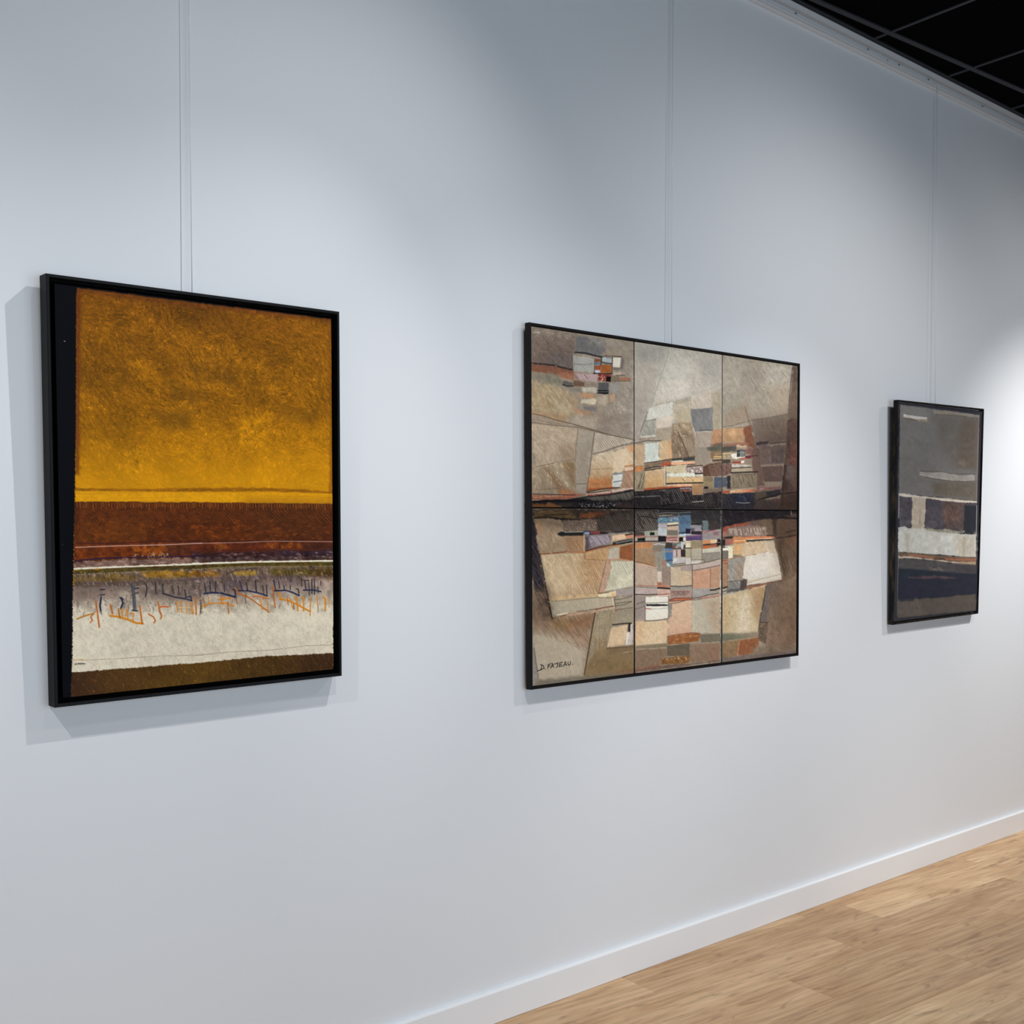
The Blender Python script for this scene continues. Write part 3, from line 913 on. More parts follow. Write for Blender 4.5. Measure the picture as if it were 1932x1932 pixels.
        a.line('E', q, c, w, .95, -1.3, z=.0004)
    for q, c, w in (((130, 440, 150, 540), (150, 92, 30), 2.2), ((185, 420, 195, 490), OR, 1.8), ((120, 530, 180, 500, 290, 488), OR, 2.4), ((325, 405, 340, 500), O2, 2), ((310, 445, 440, 435), OR, 3),
                    ((310, 490, 400, 492, 475, 525), OR, 2.6), ((405, 480, 415, 605), O2, 2.2), ((350, 430, 360, 520), OR, 1.8), ((495, 440, 515, 500), O2, 1.8), ((490, 320, 530, 385, 650, 430, 760, 510, 868, 590), O2, 2.4),
                    ((600, 350, 620, 410), (120, 96, 50), 1.8), ((680, 410, 780, 420, 870, 440), (186, 104, 36), 2.4), ((770, 440, 795, 560), OR, 2.2), ((850, 470, 858, 590), OR, 2), ((915, 300, 925, 430, 938, 540), O2, 2.4),
                    ((985, 380, 1000, 440), OR, 4), ((990, 440, 1090, 460, 1180, 500, 1260, 545, 1330, 580), OR, 3.2), ((1075, 420, 1085, 500), O2, 1.6), ((1105, 430, 1140, 550), OR, 2.2), ((1160, 420, 1185, 440, 1192, 575), OR, 2.8),
                    ((1235, 425, 1260, 430, 1255, 575), OR, 2.6), ((1338, 435, 1330, 625), OR, 2), ((1412, 410, 1415, 510), OR, 1.8), ((1480, 420, 1505, 440, 1500, 570), OR, 3), ((1525, 440, 1550, 500, 1560, 480), (190, 140, 60), 1.5),
                    ((0, 480, 10, 610), OR, 2), ((40, 420, 48, 620), O2, 2.2)):
        a.line('F', q, c, w, .95, -1.3, z=.0004)
    a.line('E', (480, 1132, 580, 1128), (186, 128, 60), 1.4, .8)
    a.line('E', (560, 1137, 1000, 1115, 1450, 1085, 1932, 1075), (140, 122, 98), 1.0, .8, -.8)
    a.line('F', (0, 1080, 420, 1040, 900, 1015, 1300, 965, 1590, 955), (132, 114, 92), 1.0, .85, -.8)
    # --- brown foot
    by = np.interp(x, (134, 250, 380, 500, 560, 622), (1270, 1261, 1250.5, 1239, 1236, 1232.5)) + .7 * a.n_f + .7 * a.n_m
    t = np.interp(x, (134, 200, 350, 520, 622), (0, .5, 1, .6, .1))[:, None]
    brn = np.array([56, 36, 22]) * (1 - t) + np.array([80, 58, 19]) * t
    brn = brn * (1 + .16 * (.6 * a.n_d + .7 * a.n_f + .6 * a.n_b))[:, None] + np.clip(a.n_d + .5 * a.n_f - .6, 0, 1)[:, None] * np.array([42, 32, 16])
    mk = (np.clip((y - by) / 1.5, 0, 1) * np.clip(x - left + .5, 0, 1) * np.clip(right - x + .5, 0, 1))[:, None]
    a.c = a.c * (1 - mk) + brn * mk
    dl = np.clip(.5 - (x - left) / 2, 0, 1)[:, None]
    a.c = a.c * (1 - dl) + np.array([4, 5, 10]) * dl
    # one pale fleck on the navy edge
    a.line('A', (372, 943, 380, 944), (170, 172, 176), 1.4, .9)
    a.line('C', (350, 1400, 364, 1410), (52, 54, 58), 1.2, .8)
    return a


P1 = empty('framed_painting', picture_matrix(1.3465, -0.0529, 1.6273, 0.0169, 0.0135))
P1['label'] = 'large ochre and brown abstract with a cream lower band in a deep black float frame'
P1['category'] = 'painting'
P1['group'] = 'paintings hung along the white wall'
frame_rails(P1, 0.7791, 0.9887, 0.0075, 0.0405, M_FRAME1)
boxes('backing_board', [(-.381, .381, -.486, .486, -.034, -.028)], M_BOARD, P1)
A1 = paint_ochre()
o = canvas_mesh('canvas', A1, 0, A1.nu, 0, A1.nv, 0.0195, paint_material('oil_paint', 0.6, 0.07, 0.15), P1, np.array([1.44, 1.30, 1.26]), (16, 14, 14), -0.008)
o['label'] = 'ochre, brown and cream painted canvas with orange and navy brush marks'
M_INK = mat('dark_signature_paint', (46, 38, 32), 0.6, 0.3, 0.05, 400)
sg = [tuple((140.5 + (v - 310) / 585 * 21.5) if k % 2 == 0 else (1253.9 + (v - 1195) / 95 * 2.6 + ((s[k - 1] - 310) / 585) * 1.4) for k, v in enumerate(s)) for s in SIGN]
ribbon('signature', A1, '0', sg, 0.0006, M_INK, P1, -0.0068)['label'] = 'tiny dark painted signature'


# ================================================================== picture 2: patchwork abstract on six joined canvases
def paint_patchwork():
    a = Art([(1004.1, 618.8), (1506.7, 689.2), (1501, 1235), (1007.1, 1293)], (1.408, 1.128), 600, 640, 23)
    f, l, h, s = a.fill, a.line, a.hatch, a.speck
    a.tk = .55
    a.c[:] = (146, 132, 115)
    a.c *= (1 + .05 * (a.n_d + a.n_m))[:, None]
    # ---------- upper left canvas
    f('G', (200, 100, 960, 280, 930, 590, 880, 880, 200, 800), (119, 104, 94), 1, 6, 2, .16)
    f('G', (200, 150, 900, 270, 880, 380, 200, 260), (142, 130, 116), .7, 14, 3, .15)
    s('G', (230, 200, 940, 300, 900, 740, 230, 640), (176, 166, 154), .5, .7, 'h', 10)
    s('G', (230, 300, 940, 400, 900, 740, 230, 740), (96, 82, 76), .55, .6, 'h', 10)
    f('G', (940, 300, 1450, 370, 1440, 560, 1340, 650, 935, 590), (106, 105, 107), 1, 5, 2, .12)
    f('G', (1150, 330, 1500, 370, 1460, 480, 1170, 440), (136, 132, 124), .7, 12, 3, .1)
    f('G', (1440, 350, 1905, 400, 1900, 2000, 1250, 2000, 1500, 1100, 1720, 640, 1440, 560), (143, 132, 118), 1, 10, 3, .1)
    f('G', (1480, 540, 1700, 560, 1700, 660, 1480, 640), (150, 138, 116), .7, 8, 3, .1)
    f('G', (1640, 1080, 1900, 700, 1900, 1932, 1560, 1932), (152, 142, 130), .7, 14, 4, .1)
    s('G', (1500, 1400, 1800, 1400, 1800, 1800, 1500, 1800), (186, 176, 160), .45, .6, 'd', 10)
    f('G', (1280, 1600, 1850, 1600, 1880, 1932, 1280, 1932), (134, 120, 110), .6, 16, 4, .1)
    f('G', (480, 600, 880, 640, 880, 860, 460, 790), (108, 100, 98), .8, 8, 3, .14)
    l('G', (370, 545, 620, 570, 890, 590), (92, 72, 58), 1.3, .8, -.5)
    f('G', (895, 640, 1255, 690, 1255, 930, 885, 900), (152, 153, 149), 1, 1.6, .8, .06, z=.0002)
    l('G', (905, 780, 1080, 795, 1240, 775), (104, 104, 100), 1.7, .8, -.6)
    l('G', (880, 640, 890, 880), (60, 54, 52), 1.6, .8, -.7)
    l('G', (930, 590, 1100, 600, 1250, 640, 1370, 665), (42, 44, 48), 3.0, .95, -1.2)
    l('G', (1380, 650, 1560, 645, 1700, 655), (62, 60, 58), 2.0, .85, -.8)
    f('G', (1255, 690, 1352, 700, 1352, 745, 1255, 748), (134, 74, 48), 1, 1, .5)
    f('G', (1250, 755, 1345, 755, 1345, 787, 1250, 787), (74, 112, 140), 1, 1, .5)
    f('G', (1378, 668, 1542, 688, 1538, 757, 1374, 738), (152, 166, 178), 1, 1.2, .5)
    f('G', (1548, 672, 1692, 672, 1668, 838, 1545, 828), (208, 198, 184), 1, 1.2, .5, .05, z=.0003)
    f('G', (1690, 660, 1740, 700, 1720, 860, 1560, 880, 1550, 835, 1670, 840), (106, 100, 96), .9, 3, 1)
    f('G', (1365, 790, 1530, 795, 1520, 925, 1350, 925), (162, 86, 36), 1, 1.3, .6, .14)
    f('G', (1250, 808, 1358, 800, 1348, 885, 1255, 885), (152, 76, 48), 1, 1.2, .6, .14)
    f('G', (1258, 880, 1342, 880, 1338, 922, 1258, 922), (176, 176, 192), 1, 1, .5)
    l('G', (1235, 936, 1400, 945, 1530, 938), (28, 26, 32), 2.4, .95)
    l('G', (1365, 665, 1355, 800), (40, 42, 52), 1.8, .9)
    l('G', (1545, 665, 1535, 940), (46, 44, 46), 1.5, .85)
    l('G', (1250, 690, 1245, 930), (58, 56, 66), 1.3, .7)
    l('G', (1370, 750, 1450, 772, 1535, 772), (44, 52, 62), 2.0, .85)
    f('G', (200, 785, 560, 810, 890, 885, 915, 925, 908, 1055, 620, 990, 200, 905), (134, 82, 62), 1, 3, 1.5, .14, 'h')
    f('G', (620, 930, 900, 960, 890, 1050, 640, 1010), (176, 116, 84), .6, 8, 2)
    l('G', (205, 780, 400, 790, 560, 805, 720, 845, 890, 880), (42, 34, 36), 3.2, .92, -1.0)
    l('G', (470, 745, 660, 800, 680, 720), (66, 58, 56), 1.4, .6, -.3)
    f('G', (920, 932, 1305, 950, 1295, 1088, 1110, 1062, 920, 1022), (140, 108, 108), 1, 2, 1)
    h('G', (930, 940, 1300, 950, 1290, 1085, 1000, 1040), (212, 200, 206), 3.4, 55, 1.3, .85, -.9)
    f('G', (1310, 950, 1535, 958, 1440, 1065, 1305, 1060), (142, 52, 48), 1, 1.5, .8, .18)
    s('G', (1310, 960, 1440, 960, 1430, 1070, 1310, 1070), (214, 190, 160), .45, .8)
    f('G', (1440, 985, 1522, 985, 1512, 1080, 1440, 1072), (30, 26, 27), 1, 1.5, .8)
    f('G', (1530, 970, 1660, 990, 1660, 1055, 1530, 1050), (126, 110, 88), 1, 2, 1)
    f('G', (1560, 920, 1680, 900, 1680, 950, 1570, 960), (178, 158, 140), .8, 2, 1)
    f('G', (1660, 998, 1845, 1000, 1840, 1052, 1660, 1052), (168, 110, 80), 1, 1.6, 1)
    l('G', (1600, 970, 1740, 965), (62, 52, 48), 1.6, .7)
    l('G', (1530, 1060, 1840, 1058), (86, 66, 56), 1.4, .7)
    f('G', (1312, 1085, 1488, 1090, 1482, 1212, 1300, 1202), (86, 86, 89), 1, 1.6, .8)
    f('G', (1288, 1210, 1488, 1210, 1488, 1282, 1288, 1272), (34, 35, 40), 1, 1.6, .8)
    l('G', (1300, 1242, 1480, 1240), (126, 130, 134), 1.1, .85)
    f('G', (1490, 1090, 1670, 1090, 1630, 1270, 1490, 1255), (142, 138, 136), .9, 4, 1.5)
    f('G', (900, 1050, 1095, 1080, 1085, 1165, 890, 1152), (108, 82, 66), 1, 3, 1.2)
    f('G', (1100, 1090, 1300, 1100, 1300, 1170, 1090, 1165), (132, 118, 104), .8, 4, 1.5)
    f('G', (215, 935, 620, 950, 745, 1080, 720, 1160, 400, 1140, 215, 1060), (121, 116, 100), .95, 5, 2, .12)
    f('G', (730, 1060, 892, 1090, 890, 1160, 730, 1135), (92, 88, 88), 1, 2, 1)
    l('G', (735, 1130, 800, 1155, 892, 1152), (40, 36, 36), 2.4, .9)
    f('G', (780, 1170, 1050, 1180, 1030, 1250, 860, 1240), (116, 112, 106), .8, 6, 2)
    f('G', (215, 1070, 600, 1150, 1000, 1400, 900, 1680, 215, 1560), (161, 142, 110), .95, 8, 3, .14)
    h('G', (230, 1130, 700, 1180, 1000, 1480, 800, 1560, 230, 1500), (122, 92, 60), 4.2, 52, 1.1, .65, -.3)
    h('G', (240, 1180, 900, 1300, 960, 1480, 250, 1450), (196, 178, 142), 4.6, 54, 1.0, .6, .0)
    h('G', (700, 1200, 1010, 1300, 960, 1470, 760, 1350), (170, 128, 104), 3.6, 50, 1.0, .6, -.4)
    f('G', (1050, 1170, 1295, 1165, 1295, 1255, 1050, 1245), (172, 166, 152), .95, 4, 2)
    f('G', (1000, 1268, 1245, 1268, 1245, 1352, 1020, 1342), (178, 132, 96), .95, 3, 2)
    f('G', (1040, 1360, 1275, 1358, 1275, 1455, 1020, 1435), (188, 178, 152), .95, 3, 2)
    f('G', (1300, 1310, 1480, 1310, 1480, 1450, 1300, 1450), (172, 158, 138), .8, 6, 2)
    f('G', (1490, 1285, 1590, 1285, 1575, 1410, 1480, 1410), (188, 142, 112), .85, 5, 2)
    f('G', (1060, 1480, 1285, 1488, 1272, 1562, 1080, 1560), (110, 112, 113), .95, 3, 1.5)
    f('G', (900, 1530, 1200, 1560, 1200, 1640, 940, 1600), (170, 122, 92), .75, 6, 3)
    f('G', (620, 1430, 850, 1470, 840, 1600, 640, 1560), (168, 152, 124), .8, 8, 3)
    f('G', (240, 1560, 800, 1640, 800, 1760, 240, 1620), (166, 124, 82), .6, 8, 3)
    f('G', (830, 1640, 1250, 1660, 1250, 1850, 860, 1790), (160, 148, 132), .8, 8, 3)
    # below the curve
    f('J', (220, 190, 975, 265, 945, 800, 290, 900, 220, 320), (166, 148, 126), 1, 3, 1.5, .12)
    f('J', (640, 540, 930, 560, 930, 790, 700, 780), (146, 122, 98), .7, 10, 3)
    h('J', (240, 300, 960, 330, 930, 780, 300, 880), (122, 100, 78), 3.8, 58, .9, .5, -.2)
    h('J', (240, 300, 960, 330, 930, 780, 300, 880), (196, 180, 156), 4.4, 56, .9, .5, .1)
    f('J', (220, 900, 300, 905, 935, 790, 942, 1340, 225, 1345), (152, 134, 110), 1, 2, 1.2, .14)
    f('J', (720, 820, 935, 830, 935, 1240, 880, 1210), (132, 104, 72), .85, 6, 2)
    f('J', (420, 930, 500, 930, 830, 1330, 680, 1345), (126, 92, 66), .8, 7, 2)
    h('J', (240, 930, 930, 830, 940, 1340, 240, 1340), (108, 88, 68), 4.0, 62, .9, .5, -.1)
    s('J', (240, 900, 930, 800, 930, 1300, 240, 1300), (192, 176, 148), .5, .55, 'd', 8)
    l('J', (290, 905, 500, 865, 700, 810, 930, 785), (108, 84, 62), 1.5, .75, -.6)
    l('J', (375, 980, 400, 1280), (112, 92, 68), 1.2, .6, -.5)
    l('J', (280, 1290, 680, 1262), (116, 94, 70), 1.3, .7)
    f('J', (700, 1270, 850, 1280, 930, 1330, 800, 1375, 690, 1345), (172, 112, 68), .8, 6, 2)
    f('J', (980, 285, 1245, 330, 1205, 740, 1132, 1192, 945, 1192, 930, 820, 942, 560), (152, 142, 127), 1, 1.6, .8, .07, 'v')
    f('J', (980, 560, 1200, 570, 1160, 1180, 950, 1180), (142, 130, 115), .7, 16, 3)
    f('J', (945, 1196, 1132, 1196, 1112, 1345, 950, 1335), (152, 140, 127), 1, 1.4, .8)
    l('J', (945, 1190, 1135, 1186), (96, 88, 80), 1.4, .9)
    l('J', (978, 280, 945, 560, 938, 820), (112, 92, 72), 1.3, .75)
    l('J', (1245, 335, 1210, 600, 1170, 950, 1115, 1340), (96, 82, 70), 1.5, .85)
    f('J', (1262, 350, 1880, 450, 1880, 480, 1560, 575, 1220, 690), (176, 164, 148), 1, 1.6, .8)
    h('J', (1262, 360, 1860, 450, 1560, 570, 1230, 680), (104, 90, 78), 4.4, 56, 1.0, .75, -.8)
    f('J', (1215, 722, 1570, 650, 1530, 1245, 1150, 1262), (194, 182, 158), 1, 1.6, .8, .08, 'd', (186, 132, 82))
    h('J', (1220, 730, 1560, 660, 1530, 1200, 1170, 1200), (112, 90, 66), 3.8, 52, 1.0, .75, -.7)
    f('J', (1150, 1110, 1535, 1080, 1535, 1250, 1140, 1270), (182, 100, 50), .6, 10, 4, .2)
    l('J', (1200, 945, 1540, 930), (110, 90, 70), 1.2, .7)
    f('J', (1570, 650, 1885, 545, 1885, 880, 1740, 900, 1722, 985, 1545, 1005), (194, 172, 142), 1, 1.6, .8)
    f('J', (1790, 560, 1890, 540, 1890, 680, 1820, 660), (196, 122, 70), .8, 6, 3)
    h('J', (1740, 700, 1885, 700, 1885, 880, 1750, 880), (186, 128, 84), 3.2, 58, 1.0, .7, -.4)
    f('J', (1552, 1015, 1722, 1000, 1672, 1242, 1533, 1242), (187, 192, 190), 1, 1.4, .6)
    l('J', (1553, 1030, 1705, 1012), (78, 98, 108), 2.0, .9)
    l('J', (1556, 1158, 1692, 1135), (84, 98, 104), 1.8, .9)
    f('J', (1740, 982, 1888, 960, 1888, 1262, 1690, 1265), (166, 130, 106), 1, 1.5, .8)
    h('J', (1730, 990, 1885, 970, 1885, 1260, 1690, 1260), (98, 70, 54), 3, 60, 1.0, .6, -.3)
    l('J', (1740, 895, 1885, 875), (178, 98, 46), 2.6, .95)
    f('J', (1750, 918, 1888, 912, 1888, 958, 1750, 972), (212, 172, 142), 1, 1.2, .5)
    l('J', (1720, 985, 1888, 962), (148, 84, 54), 1.5, .85)
    f('J', (1130, 1265, 1530, 1235, 1665, 1248, 1400, 1275, 1200, 1300, 1140, 1335), (164, 84, 46), 1, 1.5, 1, .14, 'h')
    l('J', (1130, 1320, 1350, 1275, 1660, 1245), (58, 44, 36), 1.8, .85)
    f('J', (1110, 1345, 1530, 1292, 1888, 1250, 1888, 1300, 1530, 1352, 1120, 1390), (196, 166, 152), 1, 1.5, 1)
    l('J', (1130, 1340, 1250, 1330, 1500, 1295), (54, 44, 42), 1.6, .85)
    l('J', (1140, 1375, 1350, 1365, 1620, 1335), (172, 74, 58), 3.0, .9, -1)
    l('J', (1520, 1275, 1520, 1350), (70, 60, 60), 1.4, .8)
    f('J', (215, 1378, 700, 1368, 940, 1350, 1115, 1358, 830, 1442, 215, 1450), (166, 98, 70), 1, 2, 1, .16, 'h')
    f('J', (740, 1360, 940, 1345, 930, 1390, 760, 1395), (186, 98, 80), .8, 3, 1)
    l('J', (240, 1356, 480, 1362, 700, 1370, 930, 1372), (56, 54, 52), 1.8, .85, -.9)
    l('J', (260, 1420, 500, 1395, 720, 1380), (196, 170, 150), 1.3, .7, -.4)
    # dark band across the upper left canvas
    f('J', (215, 1480, 400, 1455, 830, 1445, 1130, 1395, 1560, 1345, 1895, 1270, 1895, 1605, 215, 1605), (44, 43, 47), 1, 2, 1.2, .2, 'h')
    f('J', (1000, 1425, 1500, 1365, 1888, 1310, 1888, 1430, 1300, 1460), (86, 82, 78), .85, 4, 2)
    h('J', (1000, 1420, 1888, 1310, 1888, 1450, 1250, 1460), (158, 152, 140), 3.4, 58, 1.0, .7, -.3)
    l('J', (820, 1448, 1110, 1400, 1500, 1370, 1880, 1300), (36, 34, 40), 2.0, .8)
    f('J', (225, 1508, 500, 1512, 720, 1560, 560, 1592, 225, 1590), (134, 82, 46), .95, 4, 2, .2, 'h')
    h('J', (500, 1500, 900, 1510, 800, 1585, 500, 1580), (150, 110, 70), 3, 55, .9, .6, -.3)
    s('J', (1000, 1500, 1650, 1500, 1650, 1600, 1000, 1600), (176, 176, 178), .5, .75)
    f('J', (1600, 1500, 1888, 1490, 1888, 1600, 1600, 1600), (74, 58, 58), .8, 8, 3)
    l('J', (215, 1485, 420, 1475, 700, 1468, 1100, 1468), (26, 26, 30), 3.4, .9)
    for q in ((240, 30, 420, 70, 600, 130, 900, 200, 1250, 300), (1250, 300, 1500, 375, 1880, 450)):
        l('J', q, (98, 82, 68), 1.7, .9, -1.2)
    l('J', (215, 175, 500, 215, 750, 236, 1000, 256, 1250, 312, 1500, 380), (104, 88, 72), 1.5, .85, -1)
    l('J', (240, 120, 450, 165, 700, 205), (118, 92, 64), 1.3, .7, -.6)
    l('J', (1220, 692, 1400, 650, 1700, 540, 1890, 490), (98, 86, 78), 2.0, .85, -1)
    l('J', (1220, 715, 1500, 650, 1890, 520), (196, 186, 172), 1.6, .7, -.6)
    # ---------- upper middle canvas
    f('H', (160, 200, 1775, 470, 1775, 2000, 150, 2000), (170, 166, 156), 1, 2, 1, .06)
    f('H', (180, 270, 800, 330, 740, 570, 480, 640, 200, 640), (146, 148, 141), .85, 16, 4, .07)
    f('H', (170, 640, 600, 660, 520, 1000, 260, 1932, 160, 1932), (166, 158, 148), .8, 20, 4, .06)
    f('H', (170, 1300, 480, 1320, 260, 1932, 160, 1932), (154, 146, 138), .8, 16, 4, .08)
    f('H', (200, 720, 480, 700, 470, 1000, 260, 1000), (178, 168, 158), .7, 20, 4, .06)
    f('H', (820, 420, 1000, 440, 1200, 600, 1190, 960, 620, 960, 720, 660), (176, 175, 165), .8, 18, 4, .05)
    f('H', (610, 960, 1200, 960, 1185, 1235, 840, 1340, 510, 1330), (188, 181, 171), .9, 8, 3, .05)
    f('H', (1200, 560, 1400, 560, 1420, 1050, 1210, 1200), (168, 162, 152), .8, 14, 3, .05)
    f('H', (1400, 620, 1755, 560, 1755, 1060, 1400, 1060), (154, 152, 149), .8, 18, 4, .05)
    l('H', (790, 430, 740, 600, 640, 900, 490, 1340, 270, 1932), (132, 130, 122), 1.8, .6, -.9)
    f('H', (545, 1350, 850, 1320, 820, 1370, 520, 1420), (172, 166, 146), .9, 6, 2)
    f('H', (860, 1345, 1190, 1240, 1190, 1330, 870, 1435), (150, 142, 124), .95, 4, 2)
    l('H', (540, 1400, 720, 1370, 855, 1335), (120, 114, 102), 1.2, .7, -.7)
    f('H', (440, 1462, 855, 1345, 862, 1570, 370, 1705), (188, 190, 183), 1, 2.5, 1.2, .04)
    l('H', (375, 1702, 460, 1690, 550, 1662), (76, 82, 82), 1.8, .9)
    f('H', (870, 1435, 1190, 1340, 1192, 1560, 870, 1640), (176, 165, 146), 1, 2, 1)
    f('H', (1195, 1235, 1565, 1140, 1565, 1470, 1195, 1530), (176, 167, 154), 1, 2.5, 1.2)
    f('H', (1565, 1180, 1760, 1080, 1760, 1932, 1600, 1932), (152, 143, 122), .95, 6, 2, .1)
    l('H', (1190, 1240, 1190, 1540), (140, 130, 116), 1.2, .6)
    l('H', (1240, 1210, 1500, 1120, 1760, 1010), (150, 142, 124), 1.6, .55, -.6)
    l('K', (400, -10, 310, 260, 215, 515), (108, 98, 92), 1.8, .85, -1)
    f('K', (150, 250, 290, 290, 215, 520, 150, 560), (158, 147, 138), .9, 4, 2)
    f('K', (370, 165, 548, 125, 542, 410, 285, 450), (152, 152, 143), 1, 1.5, .8)
    h('K', (370, 170, 545, 130, 540, 400, 290, 440), (104, 104, 98), 3.4, 58, 1.0, .7, -.5)
    l('K', (290, 445, 420, 430, 560, 415), (206, 206, 198), 2.0, .7, -.6)
    f('K', (548, 115, 858, 35, 835, 255, 556, 295), (192, 180, 164), 1, 1.6, .8, .04)
    f('K', (556, 300, 840, 250, 850, 500, 600, 500, 545, 420), (160, 149, 130), 1, 2, 1.2)
    h('K', (556, 310, 830, 280, 840, 500, 580, 500), (118, 100, 80), 4, 55, .9, .55, -.3)
    f('K', (865, -20, 1195, -100, 1195, 195, 880, 205), (170, 158, 134), .95, 3, 1.5)
    f('K', (850, 195, 1195, 180, 1262, 500, 1262, 820, 850, 850, 825, 600), (128, 108, 88), 1, 4, 2, .16)
    f('K', (900, 180, 1180, 190, 1200, 380, 920, 350), (156, 136, 110), .8, 10, 4, .2)
    f('K', (1000, 420, 1200, 420, 1250, 800, 1150, 810), (142, 126, 108), .8, 6, 3)
    h('K', (850, 250, 1250, 220, 1260, 810, 850, 830), (86, 66, 52), 3.0, 78, .9, .55, -.1)
    s('K', (880, 180, 1240, 180, 1240, 500, 880, 500), (192, 174, 146), .45, .65, 'h', 8)
    s('K', (860, 500, 1100, 500, 1100, 820, 860, 820), (176, 168, 162), .45, .6, 'v', 8)
    l('K', (960, 370, 1050, 560, 1150, 810), (104, 76, 58), 3.0, .75, -.8)
    f('K', (1195, -70, 1590, -100, 1598, 325, 1262, 345, 1200, 120), (114, 116, 117), 1, 1.8, 1, .08)
    h('K', (1300, -60, 1580, -80, 1590, 300, 1350, 300), (158, 162, 164), 4.2, 60, 1.0, .6, .0)
    l('K', (1350, 330, 1480, 312, 1590, 318), (74, 78, 80), 1.8, .85)
    f('K', (1275, 350, 1585, 345, 1560, 620, 1268, 635), (152, 140, 128), 1, 1.6, .8)
    h('K', (1280, 360, 1560, 360, 1560, 600, 1280, 610), (110, 96, 86), 4, 62, .9, .6, -.3)
    f('K', (1268, 640, 1480, 630, 1545, 825, 1532, 925, 1268, 938), (137, 127, 114), 1, 1.5, .8, .05)
    f('K', (1590, 325, 1775, 290, 1775, 545, 1600, 585, 1560, 480), (166, 122, 90), 1, 2, 1.2, .12)
    f('K', (1480, 640, 1620, 590, 1775, 555, 1775, 700, 1600, 715, 1490, 690), (86, 86, 74), 1, 3, 1.6, .2, 'h')
    f('K', (1540, 720, 1775, 700, 1775, 880, 1600, 880, 1550, 820), (122, 96, 72), 1, 3, 1.6, .2, 'h')
    l('K', (1610, 800, 1775, 795), (196, 166, 84), 2.2, .9, -.8)
    l('K', (1610, 835, 1775, 825), (186, 176, 150), 1.6, .8, -.8)
    l('K', (1600, 750, 1775, 745), (150, 140, 112), 1.4, .7, -.5)
    l('K', (1590, 880, 1700, 870, 1775, 858), (52, 46, 44), 2.0, .85)
    l('K', (1560, 600, 1660, 560, 1775, 545), (122, 66, 52), 1.8, .8)
    f('K', (-10, 570, 160, 535, 600, 480, 560, 520, 170, 570, -10, 620), (196, 190, 178), .6, 3, 1)
    l('K', (0, 602, 160, 560, 400, 515, 640, 512), (96, 90, 84), 2.6, .9, -1.2)
    f('K', (165, 590, 352, 575, 342, 965, 165, 968), (196, 168, 134), 1, 1.5, .8)
    h('K', (165, 590, 350, 580, 342, 960, 165, 960), (106, 80, 58), 3.6, 60, 1.0, .75, -.9)
    f('K', (357, 572, 604, 540, 604, 885, 348, 935), (182, 192, 187), 1, 1.5, .8)
    s('K', (480, 560, 604, 545, 604, 880, 480, 890), (112, 106, 92), .5, .6, 'v', 6)
    f('K', (606, 535, 828, 480, 835, 835, 615, 885), (198, 174, 138), 1, 1.5, .8)
    h('K', (606, 535, 828, 490, 835, 835, 615, 885), (150, 98, 58), 3.6, 52, 1.0, .7, -.7)
    f('K', (770, 500, 830, 490, 835, 830, 780, 830), (196, 138, 88), .6, 6, 2)
    f('K', (345, 950, 640, 895, 830, 850, 835, 885, 650, 960, 350, 1045), (120, 102, 82), 1, 2, 1.2, .2)
    l('K', (345, 925, 560, 895, 830, 850, 1150, 815, 1262, 808), (82, 62, 46), 2.2, .85, -1)
    f('K', (845, 855, 1262, 812, 1265, 870, 1050, 885, 1040, 868, 850, 890), (58, 66, 69), 1, 1.6, .8)
    f('K', (850, 885, 1050, 866, 1050, 892, 850, 906), (196, 190, 172), 1, 1.2, .5)
    l('K', (345, 1058, 480, 1042, 640, 1015), (52, 44, 38), 1.8, .9)
    l('K', (350, 1030, 520, 995, 830, 962, 1262, 938), (48, 38, 34), 2.0, .9, -1.2)
    f('K', (640, 925, 826, 898, 826, 955, 660, 992), (164, 78, 52), 1, 1.6, .8, .15)
    f('K', (830, 905, 1262, 888, 1262, 930, 830, 962), (210, 152, 118), 1, 1.5, .8)
    f('K', (165, 985, 325, 968, 325, 1065, 165, 1085), (188, 116, 66), 1, 1.5, .8, .15)
    f('K', (165, 1110, 352, 1100, 325, 1405, 165, 1395), (112, 100, 78), 1, 1.5, .8)
    h('K', (165, 1115, 345, 1105, 320, 1395, 165, 1390), (212, 202, 172), 2.6, 108, 1.0, .8, -.5)
    f('K', (357, 1075, 705, 1030, 705, 1345, 338, 1395), (188, 160, 124), 1, 1.5, .8, .08, 'd', (190, 144, 90))
    h('K', (360, 1090, 700, 1050, 700, 1340, 345, 1380), (142, 106, 70), 4, 35, .9, .5, -.2)
    l('K', (715, 980, 715, 1330), (186, 180, 166), 2.4, .8)
    l('K', (735, 1080, 730, 1290), (84, 74, 62), 1.3, .8)
    f('K', (738, 985, 1112, 945, 1082, 1102, 740, 1102), (180, 167, 134), 1, 1.4, .8)
    f('K', (1108, 985, 1402, 965, 1402, 1102, 1082, 1102), (142, 124, 118), 1, 1.4, .8)
    s('K', (1090, 985, 1402, 975, 1402, 1100, 1085, 1100), (224, 212, 206), .35, .85)
    l('K', (1110, 985, 1250, 972, 1400, 960), (44, 36, 36), 1.8, .85)
    f('K', (740, 1108, 1268, 1106, 1268, 1172, 740, 1172), (188, 194, 180), 1, 1.2, .6)
    f('K', (1272, 1118, 1410, 1120, 1410, 1165, 1282, 1165), (190, 188, 174), 1, 1.2, .5)
    l('K', (1265, 1112, 1330, 1115, 1410, 1105), (36, 34, 34), 2.4, .9)
    f('K', (740, 1178, 1412, 1176, 1412, 1270, 740, 1292), (196, 160, 112), 1, 1.3, .6)
